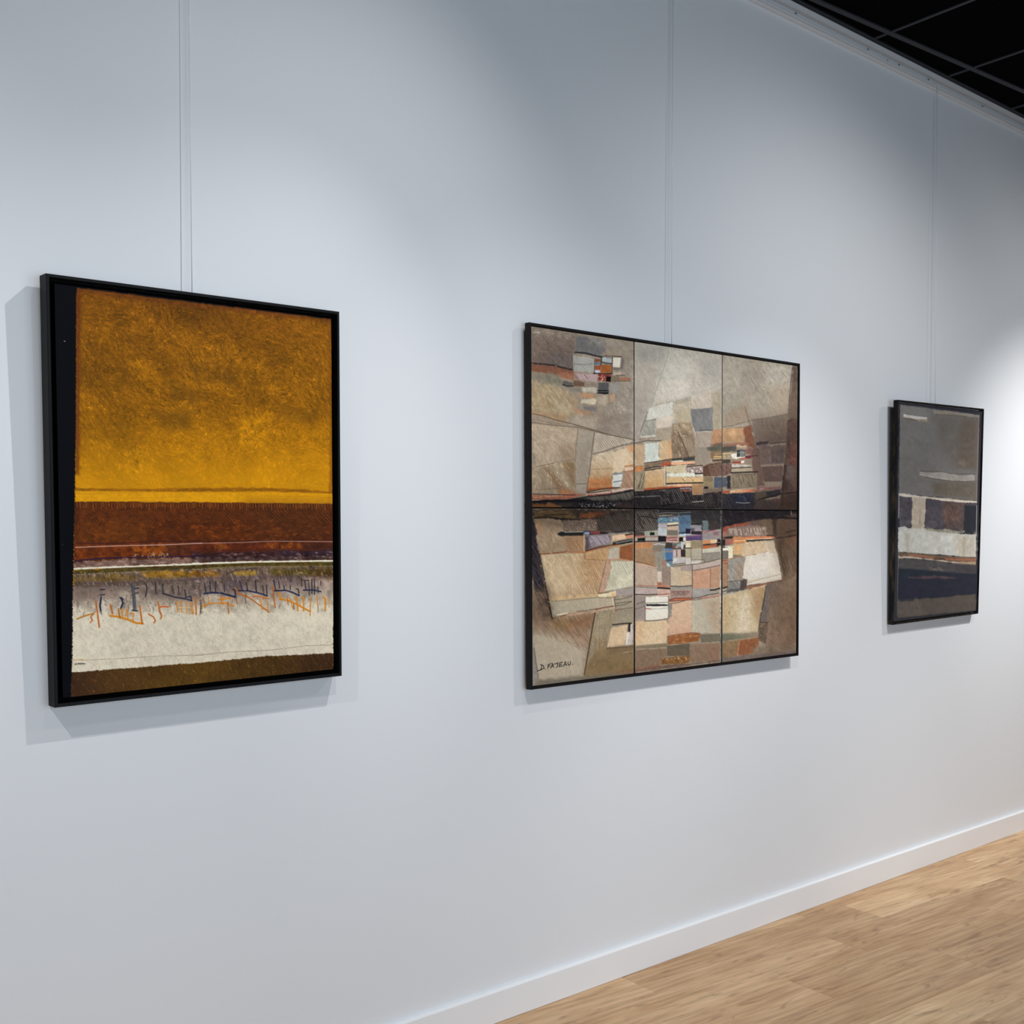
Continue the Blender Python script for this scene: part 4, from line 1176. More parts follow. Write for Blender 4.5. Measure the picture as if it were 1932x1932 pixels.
    s('K', (745, 1180, 1270, 1180, 1270, 1280, 745, 1285), (238, 226, 190), .4, .8)
    s('K', (745, 1180, 1270, 1180, 1270, 1280, 745, 1285), (112, 84, 60), .55, .7)
    l('K', (745, 1300, 1000, 1290, 1412, 1278), (48, 48, 38), 2.6, .95)
    f('K', (330, 1385, 740, 1350, 1205, 1340, 1205, 1362, 800, 1385, 340, 1430), (172, 80, 46), 1, 1.6, .8, .16, 'h')
    f('K', (740, 1310, 1205, 1302, 1205, 1342, 740, 1352), (204, 154, 122), 1, 1.3, .6)
    l('K', (340, 1432, 700, 1400, 1000, 1375, 1190, 1360), (34, 28, 36), 2.2, .9)
    f('K', (1212, 1310, 1402, 1300, 1402, 1482, 1212, 1502), (184, 138, 94), 1, 1.3, .6)
    h('K', (1215, 1320, 1400, 1310, 1400, 1490, 1215, 1500), (86, 56, 42), 3.2, 0, .9, .7, -.8, 1.0, .08)
    f('K', (1408, 975, 1532, 925, 1775, 890, 1775, 1150, 1580, 1165, 1408, 1155), (92, 66, 54), 1, 1.6, 1, .14)
    h('K', (1480, 940, 1775, 900, 1775, 1150, 1560, 1160), (176, 150, 146), 3, 62, .9, .65, -.3)
    f('K', (1416, 1170, 1592, 1165, 1592, 1400, 1416, 1385), (134, 118, 88), 1, 1.4, .8)
    h('K', (1430, 1180, 1590, 1180, 1590, 1260, 1430, 1260), (84, 70, 52), 2.6, 0, .9, .7, -.8, 1.0, .08)
    f('K', (1610, 1172, 1775, 1172, 1775, 1375, 1605, 1375), (76, 86, 102), 1, 1.6, 1, .14)
    f('K', (1425, 1345, 1500, 1345, 1500, 1395, 1420, 1390), (32, 28, 36), 1, 2, 1)
    # dark band
    f('K', (150, 1440, 620, 1420, 990, 1390, 1205, 1372, 1212, 1510, 1412, 1500, 1412, 1470, 1775, 1420, 1775, 1775, 150, 1775), (50, 47, 50), 1, 1.6, 1, .18, 'd')
    f('K', (995, 1400, 1180, 1395, 1180, 1440, 1010, 1445), (150, 74, 62), .9, 2, 1)
    l('K', (1000, 1385, 1170, 1375, 1190, 1400), (168, 166, 178), 1.8, .85)
    h('K', (620, 1430, 990, 1400, 1200, 1400, 1200, 1680, 640, 1700), (156, 148, 150), 4.2, 62, 1.0, .75, -.5)
    h('K', (160, 1460, 610, 1440, 600, 1740, 160, 1740), (112, 106, 108), 5, 62, 1.0, .6, -.1)
    h('K', (1215, 1530, 1760, 1450, 1760, 1740, 1215, 1700), (144, 134, 124), 4.4, 62, 1.0, .65, -.4)
    l('K', (150, 1545, 350, 1535, 610, 1522), (138, 136, 140), 1.8, .8, -1)
    l('K', (1212, 1632, 1310, 1625, 1412, 1615), (162, 156, 150), 2.2, .85)
    l('K', (640, 1705, 800, 1680, 980, 1660), (30, 28, 32), 2.2, .9)
    f('K', (1410, 1400, 1775, 1370, 1775, 1440, 1412, 1470), (112, 96, 84), .9, 4, 2)
    # ---------- upper right canvas
    f('I', (220, 240, 1620, 440, 1620, 2000, 210, 2000), (147, 139, 126), 1, 2, 1, .08)
    f('I', (230, 290, 600, 320, 620, 900, 240, 1000), (158, 153, 140), .8, 24, 4, .08)
    f('I', (600, 600, 860, 640, 900, 1000, 640, 980), (142, 135, 126), .8, 22, 4, .06)
    f('I', (980, 470, 1530, 460, 1480, 840, 1000, 820), (163, 158, 148), .85, 14, 4, .1)
    f('I', (1000, 800, 1480, 780, 1470, 900, 1150, 960), (160, 152, 138), .7, 12, 4)
    f('I', (1130, 920, 1480, 850, 1440, 1370, 1140, 1400), (158, 143, 126), .8, 14, 4)
    f('I', (260, 1050, 560, 1010, 560, 1250, 260, 1380), (140, 138, 126), .6, 16, 4)
    h('I', (640, 420, 1500, 480, 1450, 1350, 900, 1300), (180, 174, 162), 7, 56, 1.6, .4, .1)
    h('I', (240, 320, 760, 360, 800, 1300, 260, 1300), (172, 166, 152), 8, 62, 1.6, .35, .1)
    h('I', (700, 500, 1480, 560, 1420, 1350, 900, 1400), (116, 106, 94), 9, 58, 1.3, .4, .0)
    f('I', (420, 1250, 680, 1180, 730, 1500, 260, 1600, 240, 1480), (142, 126, 108), .9, 10, 3)
    f('I', (760, 1470, 1435, 1365, 1430, 1500, 830, 1580), (118, 108, 97), .95, 5, 2)
    f('I', (770, 1540, 1430, 1480, 1400, 1800, 820, 1890), (119, 104, 96), .95, 5, 2, .12)
    f('I', (760, 1560, 1100, 1540, 1060, 1720, 820, 1760), (132, 118, 114), .6, 10, 3)
    f('I', (1525, 490, 1615, 460, 1615, 1950, 1370, 1950, 1440, 1300), (106, 88, 76), .95, 4, 2, .14, 'v')
    f('I', (1540, 480, 1600, 470, 1600, 760, 1500, 760), (92, 74, 70), .8, 8, 3)
    l('I', (1520, 500, 1480, 800, 1440, 1290), (84, 66, 56), 1.6, .7, -.9)
    l('I', (640, 1230, 700, 1470, 760, 1640, 810, 1880), (106, 84, 74), 1.6, .75, -.9)
    l('I', (770, 1480, 1000, 1450, 1250, 1395, 1430, 1365), (104, 94, 82), 1.6, .8, -.8)
    l('I', (240, 1610, 420, 1580, 560, 1530, 735, 1490), (98, 80, 66), 1.4, .8, -.8)
    l('I', (240, 1650, 440, 1620, 620, 1605, 745, 1575), (108, 84, 66), 1.4, .8, -.8)
    f('I', (226, 1640, 615, 1615, 625, 1885, 226, 1895), (168, 128, 92), 1, 2, 1.2, .12)
    f('I', (300, 1650, 480, 1640, 420, 1770, 280, 1780), (186, 148, 108), .6, 8, 4, .12)
    f('I', (615, 1630, 745, 1590, 805, 1880, 620, 1890), (132, 80, 62), 1, 3, 1.5, .15)
    # L sheet
    f('L', (620, 170, 740, 130, 800, 420, 850, 570, 640, 480), (128, 78, 58), 1, 4, 2, .15)
    f('L', (770, 110, 1430, 20, 1390, 400, 1080, 430, 820, 440), (120, 107, 97), .9, 5, 2, .12)
    f('L', (1060, 80, 1420, 30, 1390, 360, 1070, 380), (114, 100, 86), .5, 12, 4, .14)
    f('L', (1430, 0, 1610, 0, 1610, 1690, 1270, 1690, 1330, 1000, 1390, 420), (88, 66, 60), 1, 3, 1.5, .16, 'd')
    f('L', (1490, 450, 1605, 430, 1605, 840, 1460, 820), (112, 62, 56), .7, 10, 4, .16)
    l('L', (1480, 820, 1600, 810), (150, 54, 54), 1.6, .8, -.8)
    f('L', (1390, 860, 1530, 850, 1510, 1160, 1375, 1160), (98, 88, 86), .8, 10, 4)
    f('L', (1330, 1100, 1470, 1130, 1400, 1330, 1310, 1300), (52, 44, 42), .8, 8, 4)
    f('L', (1350, 850, 1395, 860, 1345, 1300, 1275, 1690, 1255, 1690, 1300, 1290), (44, 40, 41), .95, 3, 1.5)
    s('L', (1430, 300, 1590, 300, 1590, 800, 1400, 800), (146, 106, 90), .6, .6, 'd', 8)
    f('L', (830, 440, 1075, 425, 1065, 462, 850, 495), (34, 34, 42), .95, 3, 1.5)
    f('L', (1075, 350, 1390, 310, 1380, 420, 1100, 455), (98, 90, 88), .8, 6, 3)
    l('L', (1100, 462, 1250, 438, 1375, 428), (40, 36, 40), 2.0, .85)
    f('L', (860, 500, 1090, 470, 1090, 540, 870, 560), (108, 92, 100), .9, 4, 2)
    f('L', (860, 545, 1365, 470, 1372, 825, 905, 855), (103, 90, 84), .95, 3, 1.5, .12)
    f('L', (1105, 560, 1370, 500, 1370, 820, 1110, 830), (88, 78, 78), .85, 6, 2, .14)
    h('L', (1110, 560, 1300, 540, 1300, 810, 1110, 820), (128, 116, 112), 3.6, 72, .9, .5, .0)
    l('L', (1080, 560, 1105, 820), (146, 132, 124), 1.6, .7, -.4)
    l('L', (915, 852, 1120, 840, 1340, 835), (136, 114, 108), 1.8, .7, -.6)
    f('L', (930, 885, 1342, 862, 1312, 1165, 985, 1165), (94, 76, 72), 1, 2, 1, .08)
    l('L', (990, 1170, 1300, 1162), (150, 132, 126), 1.6, .75, -.6)
    l('L', (880, 560, 905, 850, 985, 1220), (62, 48, 48), 1.6, .7, -.8)
    f('L', (740, 560, 862, 560, 985, 1235, 850, 1260, 760, 830), (103, 80, 72), .95, 3, 1.5, .1)
    l('L', (750, 690, 870, 680), (60, 40, 44), 2.0, .8)
    f('L', (215, 470, 480, 440, 700, 440, 700, 540, 480, 560, 215, 600), (126, 98, 78), .9, 4, 2, .2, 'h')
    f('L', (215, 520, 480, 500, 480, 600, 215, 630), (82, 80, 74), 1, 3, 1.6, .2, 'h')
    l('L', (300, 490, 480, 470, 700, 462), (176, 82, 66), 1.8, .85, -1)
    f('L', (480, 490, 672, 500, 665, 532, 480, 542), (176, 152, 124), .95, 2, 1)
    f('L', (215, 630, 390, 620, 390, 770, 215, 780), (140, 120, 94), 1, 2, 1, .2, 'h')
    l('L', (225, 650, 390, 640), (196, 176, 130), 1.8, .85, -.8)
    l('L', (250, 700, 470, 680), (178, 172, 160), 1.6, .85, -.8)
    l('L', (250, 740, 460, 730), (170, 156, 130), 1.6, .85, -.8)
    f('L', (485, 575, 636, 575, 636, 705, 485, 705), (56, 64, 64), 1, 1.4, .6)
    f('L', (540, 590, 625, 590, 625, 702, 540, 702), (112, 117, 117), 1, 1.4, .6)
    l('L', (490, 630, 630, 632), (150, 154, 152), 1.0, .8)
    f('L', (380, 648, 482, 648, 482, 722, 560, 705, 632, 702, 632, 718, 470, 745, 400, 720), (204, 198, 188), 1, 1.5, .8)
    f('L', (510, 740, 634, 718, 634, 772, 510, 772), (168, 86, 52), 1, 1.5, .8)
    f('L', (636, 560, 762, 560, 752, 665, 640, 655), (128, 86, 82), 1, 2, 1)
    f('L', (640, 688, 745, 680, 745, 732, 640, 732), (112, 46, 52), 1, 1.6, .8)
    f('L', (385, 760, 745, 745, 745, 900, 385, 905), (132, 116, 104), 1, 2, 1, .12, 'h')
    f('L', (400, 792, 562, 792, 562, 822, 400, 822), (152, 62, 48), 1, 1.2, .5)
    f('L', (565, 778, 615, 778, 615, 812, 565, 818), (206, 196, 180), 1, 1.2, .5)
    f('L', (385, 845, 745, 852, 745, 882, 385, 892), (168, 163, 153), 1, 1.6, .8)
    f('L', (385, 922, 742, 898, 765, 972, 385, 985), (153, 140, 120), 1, 1.6, .8)
    l('L', (388, 915, 560, 905, 740, 895), (58, 46, 42), 1.6, .9)
    f('L', (215, 760, 372, 755, 372, 820, 215, 830), (62, 58, 52), .9, 2, 1)
    f('L', (215, 845, 385, 830, 385, 1012, 305, 1045, 215, 1060), (94, 68, 60), 1, 1.6, 1)
    h('L', (215, 850, 385, 835, 380, 1030, 215, 1050), (168, 138, 132), 2.8, 66, .9, .7, -.4)
    l('L', (380, 1000, 560, 990, 860, 980), (42, 40, 42), 2.8, .9, -1.2)
    f('L', (390, 1020, 850, 1000, 862, 1255, 385, 1290), (104, 93, 76), 1, 1.8, 1, .14)
    h('L', (395, 1040, 850, 1020, 860, 1250, 390, 1280), (172, 162, 140), 3.0, 80, .9, .75, -.5)
    f('L', (215, 1085, 295, 1080, 295, 1262, 215, 1262), (80, 88, 100), 1, 1.6, 1)
    f('L', (300, 1045, 375, 1045, 375, 1295, 300, 1295), (48, 49, 57), 1, 3, 1.5)
    f('L', (215, 1328, 365, 1318, 352, 1375, 215, 1382), (176, 80, 58), 1, 2, 1)
    f('L', (358, 1322, 640, 1312, 815, 1298, 815, 1342, 600, 1360, 355, 1372), (206, 168, 130), 1, 2, 1, .1, 'h', (196, 92, 58), False)
    f('L', (835, 1265, 1305, 1238, 1285, 1300, 1000, 1320, 840, 1335), (142, 92, 90), 1, 2.5, 1.2, .18, 'h')
    s('L', (850, 1270, 1290, 1245, 1280, 1300, 850, 1330), (206, 166, 160), .5, .7)
    f('L', (215, 1385, 850, 1355, 1305, 1285, 1290, 1410, 860, 1500, 770, 1700, 215, 1700), (52, 52, 61), 1, 2, 1.2, .18)
    f('L', (820, 1340, 1020, 1330, 1010, 1450, 830, 1480), (92, 82, 66), .85, 5, 2)
    f('L', (430, 1400, 730, 1388, 730, 1545, 460, 1545), (44, 50, 74), .9, 4, 2, .14)
    h('L', (230, 1400, 760, 1390, 740, 1660, 230, 1660), (142, 138, 146), 4.2, 66, .9, .5, .0)
    l('L', (470, 1540, 600, 1555, 720, 1545), (164, 166, 174), 1.3, .85)
    l('L', (860, 1500, 1000, 1455, 1300, 1385, 1590, 1350), (34, 32, 32), 2.6, .9, -1.2)
    f('L', (860, 1505, 1275, 1475, 1255, 1690, 770, 1690), (76, 66, 66), 1, 3, 1.5, .14)
    f('L', (1150, 1480, 1275, 1465, 1270, 1515, 1160, 1520), (108, 66, 72), .9, 3, 1.5)
    f('L', (1290, 1390, 1610, 1370, 1610, 1700, 1270, 1700), (76, 58, 50), .95, 4, 2, .15)
    s('L', (800, 1500, 1270, 1480, 1260, 1660, 800, 1660), (120, 108, 104), .55, .6, 'd')
    # ---------- lower left canvas
    f('M', (200, 195, 1890, 195, 1890, 2000, 200, 2000), (156, 138, 112), 1, 1, .5, .08)
    f('M', (240, 200, 1890, 200, 1890, 570, 1100, 570, 700, 400, 250, 340), (66, 56, 52), 1, 4, 2, .18, 'h')
    f('M', (240, 225, 820, 225, 975, 300, 950, 365, 700, 355, 480, 330, 265, 345), (114, 88, 52), .95, 5, 2, .2, 'h')
    l('M', (265, 350, 480, 333, 700, 362, 945, 372), (34, 28, 26), 3.0, .92, -1.3)
    l('M', (430, 300, 620, 292, 800, 286), (40, 32, 30), 2.0, .85, -1)
    l('M', (280, 250, 430, 240), (176, 150, 120), 1.3, .7, -.4)
    h('M', (760, 220, 1060, 215, 980, 330, 820, 300), (40, 36, 38), 3.2, 120, 1.0, .7, -.6)
    f('M', (1000, 268, 1420, 262, 1390, 335, 1100, 345, 985, 358), (146, 78, 38), 1, 3, 1.5, .16, 'h')
    f('M', (1280, 255, 1520, 250, 1500, 310, 1300, 310), (134, 66, 58), .7, 8, 3)
    f('M', (735, 388, 1330, 358, 1310, 560, 715, 562), (126, 106, 92), 1, 2.5, 1.2, .12)
    s('M', (740, 390, 1300, 370, 1300, 560, 740, 560), (182, 166, 146), .55, .6)
    f('M', (1330, 330, 1890, 215, 1890, 560, 1300, 570), (98, 88, 80), .95, 6, 2)
    h('M', (1270, 300, 1890, 205, 1890, 560, 1290, 560), (34, 31, 32), 3.9, 64, 1.7, .85, -1.0)
    h('M', (1400, 220, 1890, 205, 1890, 560, 1450, 560), (158, 146, 134), 3.9, 64, .7, .5, -.2)
    f('M', (275, 375, 480, 350, 705, 390, 725, 560, 650, 600, 700, 640, 1072, 640, 1082, 895, 800, 905, 350, 945), (152, 128, 102), 1, 2, 1, .12)
    f('M', (780, 650, 1075, 640, 1078, 890, 800, 905), (152, 106, 70), .8, 14, 4, .15)
    f('M', (280, 390, 400, 390, 380, 600, 300, 560), (166, 112, 72), .6, 12, 4)
    h('M', (290, 390, 1070, 420, 1070, 890, 350, 930), (100, 78, 58), 3.6, 56, .9, .6, -.3)
    h('M', (290, 390, 1070, 650, 1070, 890, 350, 930), (190, 168, 136), 4.2, 58, .9, .55, .0)
    f('M', (640, 600, 700, 568, 1075, 556, 1500, 580, 1880, 545, 1880, 585, 1500, 600, 1085, 632, 720, 642, 660, 630), (38, 40, 40), 1, 1.5, .8)
    l('M', (765, 578, 900, 575, 1065, 572), (178, 172, 156), 1.8, .9)
    f('M', (1082, 570, 1165, 572, 1165, 622, 1082, 622), (112, 142, 188), 1, 1.2, .5)
    f('M', (1170, 572, 1335, 568, 1335, 604, 1170, 606), (152, 58, 66), 1, 1.2, .6)
    l('M', (1500, 590, 1640, 598, 1880, 570), (118, 120, 126), 2.2, .8)
    f('M', (1095, 640, 1530, 608, 1515, 765, 1300, 835, 1095, 885), (108, 97, 107), 1, 1.8, 1)
    h('M', (1140, 650, 1520, 620, 1500, 760, 1200, 820), (208, 198, 208), 3.0, 52, 1.1, .85, -.5)
    f('M', (1100, 660, 1150, 660, 1150, 870, 1100, 880), (70, 62, 68), .8, 4, 2)
    l('M', (1075, 600, 1078, 920), (206, 170, 142), 1.3, .85)
    f('M', (1538, 642, 1755, 608, 1755, 682, 1538, 725), (204, 168, 138), 1, 1.5, .8)
    f('M', (1758, 640, 1878, 622, 1878, 668, 1758, 686), (196, 122, 92), 1, 1.3, .6)
    l('M', (1755, 625, 1878, 610), (32, 30, 36), 2.2, .9)
    f('M', (1545, 745, 1875, 682, 1875, 745, 1700, 775, 1545, 800), (48, 50, 52), 1, 1.6, .8)
    l('M', (1600, 765, 1700, 740, 1860, 708), (128, 132, 134), 2.0, .75)
    f('M', (350, 950, 1085, 925, 1480, 855, 1445, 1050, 1300, 1605, 560, 1668, 440, 1120), (180, 158, 124), 1, 2, 1, .1, 'd', (176, 144, 110))
    f('M', (1085, 935, 1475, 862, 1440, 1060, 1300, 1560, 1060, 1500, 900, 1100), (168, 126, 86), .75, 22, 5, .14)
    f('M', (420, 1000, 620, 1000, 800, 1560, 560, 1600), (186, 168, 136), .6, 20, 4)
    h('M', (380, 980, 1440, 900, 1300, 1580, 560, 1640), (116, 88, 60), 4.4, 62, 1.0, .65, -.3)
    h('M', (380, 980, 1440, 900, 1300, 1580, 560, 1640), (208, 188, 152), 5.0, 64, 1.1, .6, -.1)
    f('M', (1085, 935, 1480, 860, 1450, 1040, 1090, 1020), (176, 132, 84), .6, 4, 2)
    l('M', (1080, 1030, 1280, 1035, 1450, 1045), (128, 88, 56), 1.2, .75)
    l('M', (1440, 1060, 1380, 1310, 1300, 1640, 1250, 1850), (108, 74, 50), 1.5, .8, -1)
    l('M', (350, 945, 600, 925, 800, 905, 1080, 912, 1300, 850, 1500, 815, 1660, 788), (172, 94, 50), 2.6, .9, -1)
    l('M', (350, 945, 600, 922, 800, 898), (86, 56, 38), 1.4, .8, -1)
    l('M', (1100, 890, 1300, 835, 1520, 790, 1870, 740), (40, 34, 36), 1.8, .85, -1)
    l('M', (1080, 925, 1075, 1005, 1095, 1015, 1098, 960), (98, 80, 64), 1.2, .8)
    f('M', (1490, 858, 1648, 832, 1655, 1020, 1458, 1035), (168, 158, 141), 1, 1.5, .8, .05)
    f('M', (1662, 820, 1885, 768, 1885, 1058, 1655, 1012), (143, 82, 48), 1, 1.5, .8, .12)
    l('M', (1460, 1040, 1640, 1020, 1870, 1058), (186, 116, 78), 1.6, .8)
    f('M', (1445, 1050, 1535, 1050, 1420, 1565, 1318, 1588), (178, 142, 118), 1, 1.6, .8)
    h('M', (1445, 1060, 1530, 1060, 1420, 1560, 1325, 1575), (140, 98, 80), 4, 120, .9, .5, -.3)
    f('M', (1530, 1062, 1885, 1060, 1885, 1480, 1590, 1540, 1420, 1560, 1480, 1380), (182, 180, 158), 1, 2, 1, .07)
    h('M', (1560, 1070, 1880, 1070, 1880, 1300, 1540, 1280), (128, 124, 104), 5, 62, 1.0, .65, -.6)
    f('M', (1460, 1290, 1630, 1290, 1620, 1480, 1450, 1480), (160, 156, 132), .6, 8, 4)
    f('M', (1630, 1300, 1860, 1290, 1860, 1450, 1630, 1470), (196, 194, 168), .7, 6, 3)
    h('M', (1630, 1300, 1880, 1300, 1880, 1460, 1630, 1470), (142, 140, 112), 5, 10, .9, .5, -.4)
    l('M', (1420, 1560, 1600, 1530, 1885, 1478), (98, 88, 76), 1.2, .7)
    f('M', (1598, 1530, 1885, 1488, 1885, 1632, 1598, 1645), (147, 138, 134), 1, 1.6, .8)
    f('M', (1310, 1605, 1592, 1560, 1590, 1645, 1300, 1650), (204, 190, 154), 1, 1.8, 1)
    f('M', (1520, 1590, 1590, 1580, 1590, 1640, 1530, 1640), (208, 140, 96), .7, 3, 1)
    l('M', (1300, 1588, 1450, 1575), (88, 64, 46), 1.5, .8)
    l('M', (1570, 1648, 1700, 1640, 1885, 1628), (66, 60, 56), 1.8, .85)
    f('M', (520, 1665, 1300, 1605, 1300, 1640, 530, 1720), (196, 158, 108), .8, 4, 2)
    f('P', (510, 128, 1280, 60, 1545, 85, 1575, 235, 1240, 280, 560, 415), (163, 153, 131), 1, 1.8, 1, .06)
    h('P', (540, 140, 1000, 110, 1000, 300, 570, 380), (138, 122, 98), 6, 60, 1.0, .5, -.2)
    f('P', (1250, 95, 1530, 95, 1550, 220, 1250, 260), (170, 156, 134), .7, 8, 3)
    l('P', (510, 140, 800, 118, 1280, 75, 1540, 90), (126, 98, 66), 1.3, .8, -.9)
    l('P', (1540, 85, 1572, 240), (206, 196, 176), 1.8, .8)
    l('P', (1575, 90, 1585, 260), (84, 72, 60), 1.4, .8)
    f('P', (1582, 60, 1885, 45, 1885, 295, 1590, 300), (147, 137, 118), 1, 1.6, .8)
    for q in ((1580, 110, 1700, 100, 1850, 60), (1590, 180, 1700, 160, 1850, 140), (1590, 215, 1720, 200, 1850, 150), (1580, 280, 1720, 262, 1870, 245)):
        l('P', q, (82, 72, 62), 1.4, .8, -1)
    l('P', (1585, 295, 1680, 295, 1760, 285), (164, 72, 60), 1.7, .85)
    f('P', (1590, 300, 1885, 262, 1885, 492, 1625, 505), (140, 131, 111), 1, 1.6, .8)
    # lower left corner
    f('P', (235, 560, 700, 640, 1180, 560, 1120, 1000, 1060, 1370, 235, 1540), (164, 152, 132), 1, 20, 3, .05)
    f('P', (245, 430, 560, 425, 1245, 330, 1190, 700, 1140, 900, 800, 740, 500, 640, 250, 600), (140, 108, 82), .9, 22, 6, .16)
    f('P', (560, 430, 1240, 340, 1200, 560, 760, 560), (132, 92, 60), .7, 16, 5, .16)
    f('P', (560, 470, 760, 440, 760, 560, 580, 560), (140, 114, 66), .6, 12, 4)
    h('P', (240, 380, 1200, 340, 1150, 980, 850, 860, 240, 640), (92, 66, 48), 3.6, 55, 1.0, .65, -.2)
    h('P', (240, 380, 1200, 340, 1150, 980, 850, 880, 240, 640), (200, 172, 146), 4.4, 58, 1.0, .6, -.1)
    f('P', (240, 200, 300, 180, 460, 380, 420, 560, 240, 560), (158, 128, 112), .5, 16, 4)
    h('P', (900, 640, 1150, 640, 1100, 1000, 950, 960), (186, 160, 146), 4, 70, 1.0, .5, -.2)
    f('M', (200, 200, 250, 200, 262, 330, 312, 700, 372, 1050, 452, 1500, 540, 1960, 420, 1960, 260, 1500, 200, 1200), (48, 43, 50), 1, 4, 2, .2, 'd')
    f('M', (200, 1500, 480, 1500, 520, 1960, 200, 1960), (96, 78, 60), .75, 24, 5, .2)
    f('P', (230, 60, 420, 60, 520, 380, 300, 420, 230, 300), (120, 96, 78), .8, 20, 5, .2)
    h('M', (225, 700, 380, 800, 520, 1932, 230, 1932), (142, 134, 136), 3.6, 60, .9, .55, -.1)
    h('P', (240, -20, 500, -20, 560, 420, 300, 420), (196, 174, 146), 3.8, 58, .9, .6, -.1)
    h('P', (260, -20, 500, -20, 560, 420, 420, 460), (54, 40, 30), 3.4, 60, 1.0, .6, -.3)
    l('M', (330, 900, 380, 1100, 470, 1560, 545, 1960), (46, 34, 28), 3.2, .8, -1)
    l('P', (480, 100, 560, 420), (44, 32, 26), 2.6, .85, -1)
    l('P', (545, 425, 800, 352, 1000, 330, 1245, 300), (92, 60, 42), 1.8, .85, -.9)
    f('P', (800, 350, 1240, 280, 1240, 320, 850, 372), (186, 146, 122), .85, 3, 1.5)
    l('P', (640, 358, 800, 330), (212, 200, 176), 2.2, .8)
    l('P', (960, 310, 1200, 275, 1560, 215), (74, 76, 66), 1.5, .8, -1)
    l('P', (1270, 275, 1400, 240, 1560, 220), (138, 72, 50), 2.2, .85, -.9)
    l('P', (1240, 300, 1400, 280, 1565, 262), (206, 182, 150), 1.8, .8, -.8)
    f('P', (1262, 300, 1562, 265, 1612, 470, 1530, 540, 1445, 960, 1245, 960, 1080, 1370, 1060, 1360, 1180, 760), (142, 128, 103), 1, 2, 1.2, .14, 'v')
    f('P', (1260, 760, 1460, 760, 1440, 960, 1250, 960), (136, 104, 66), .6, 14, 4)
    h('P', (1262, 310, 1600, 300, 1440, 950, 1110, 1340), (196, 184, 158), 3.6, 104, .9, .55, -.2)
    h('P', (1262, 310, 1600, 300, 1440, 950, 1110, 1340), (88, 74, 54), 3.8, 102, .9, .5, -.1)
    l('P', (1255, 330, 1215, 560, 1165, 850, 1080, 1345), (72, 52, 38), 2.4, .9, -1.2)
    f('P', (1530, 565, 1792, 525, 1745, 855, 1448, 905), (194, 168, 134), 1, 1.5, .8)
    h('P', (1530, 570, 1780, 540, 1740, 850, 1455, 890), (168, 128, 88), 3, 95, .8, .55, -.4)
    h('P', (1530, 570, 1780, 540, 1740, 850, 1455, 890), (224, 196, 156), 3.4, 5, .8, .5, -.2)
    f('P', (1798, 520, 1872, 515, 1868, 850, 1745, 872), (182, 172, 167), 1, 1.4, .7)
    f('P', (1800, 508, 1842, 508, 1828, 640, 1788, 645), (58, 44, 46), 1, 1.6, .8)
    l('P', (1800, 650, 1765, 850), (214, 212, 204), 1.8, .85)
    l('P', (1545, 525, 1700, 508, 1850, 498), (40, 32, 30), 2.2, .9)
    f('P', (1245, 965, 1450, 905, 1885, 872, 1885, 1330, 1080, 1385, 1130, 1200), (136, 114, 80), 1, 2, 1.2, .12, 'h')
    f('P', (1440, 900, 1885, 870, 1885, 960, 1500, 1010), (118, 98, 70), .8, 8, 3)
    f('P', (1130, 1160, 1885, 1100, 1885, 1300, 1100, 1360), (128, 104, 66), .6, 14, 4)
    l('P', (1450, 910, 1600, 905, 1880, 880), (92, 68, 48), 2.0, .8, -.9)
    l('P', (1700, 990, 1800, 970, 1870, 950), (206, 196, 176), 1.3, .7, -.5)
    s('P', (1130, 1100, 1870, 1080, 1870, 1320, 1110, 1350), (196, 164, 116), .5, .65, 'd', 10)
    s('P', (1130, 1000, 1870, 950, 1870, 1320, 1110, 1350), (98, 78, 50), .55, .55, 'd', 10)
    f('P', (300, 1420, 1080, 1360, 1885, 1300, 1885, 1350, 230, 1560, 230, 1480), (112, 104, 90), .9, 6, 3, .15, 'h')
    f('P', (228, 900, 262, 900, 318, 1260, 330, 1420, 240, 1540), (132, 126, 120), .95, 3, 1.2)
    l('P', (262, 900, 300, 1180, 322, 1280, 335, 1420), (84, 78, 74), 1.4, .8, -1)
    f('P', (1600, 1280, 1885, 1250, 1885, 1320, 1600, 1330), (128, 88, 62), .6, 5, 2)
    # ---------- lower middle canvas
    f('N', (140, 210, 1735, 210, 1735, 2000, 140, 2000), (160, 144, 126), 1, 1, .5, .06)
    f('N', (140, 215, 600, 220, 595, 625, 140, 630), (62, 57, 55), 1, 2, 1, .14)
    h('N', (160, 250, 590, 260, 590, 610, 160, 610), (162, 152, 142), 4.0, 62, 1.1, .75, -.6)
    f('N', (440, 280, 590, 280, 590, 400, 460, 380), (92, 82, 72), .6, 10, 4)
    l('N', (280, 350, 400, 355, 570, 395), (36, 34, 36), 2.0, .8, -1)
    f('N', (590, 215, 1740, 215, 1740, 580, 1400, 620, 1180, 400, 1180, 310, 590, 320), (56, 55, 59), 1, 2, 1, .15, 'h')
    h('N', (1200, 250, 1730, 250, 1730, 440, 1250, 430), (118, 112, 116), 4.4, 62, .9, .5, .0)
    l('N', (600, 300, 760, 280, 960, 290, 1180, 270), (128, 130, 128), 2.0, .7, -1)
    f('N', (1180, 390, 1420, 400, 1400, 470, 1180, 470), (56, 62, 60), .9, 4, 2)
    f('N', (588, 365, 962, 330, 962, 455, 588, 482), (82, 122, 147), 1, 1.5, .8, .16)
    s('N', (595, 370, 955, 345, 955, 450, 595, 475), (160, 178, 188), .5, .65)
    l('N', (780, 372, 950, 350), (150, 84, 96), 1.6, .8)
    l('N', (600, 365, 760, 350, 950, 325), (34, 40, 48), 1.6, .8)
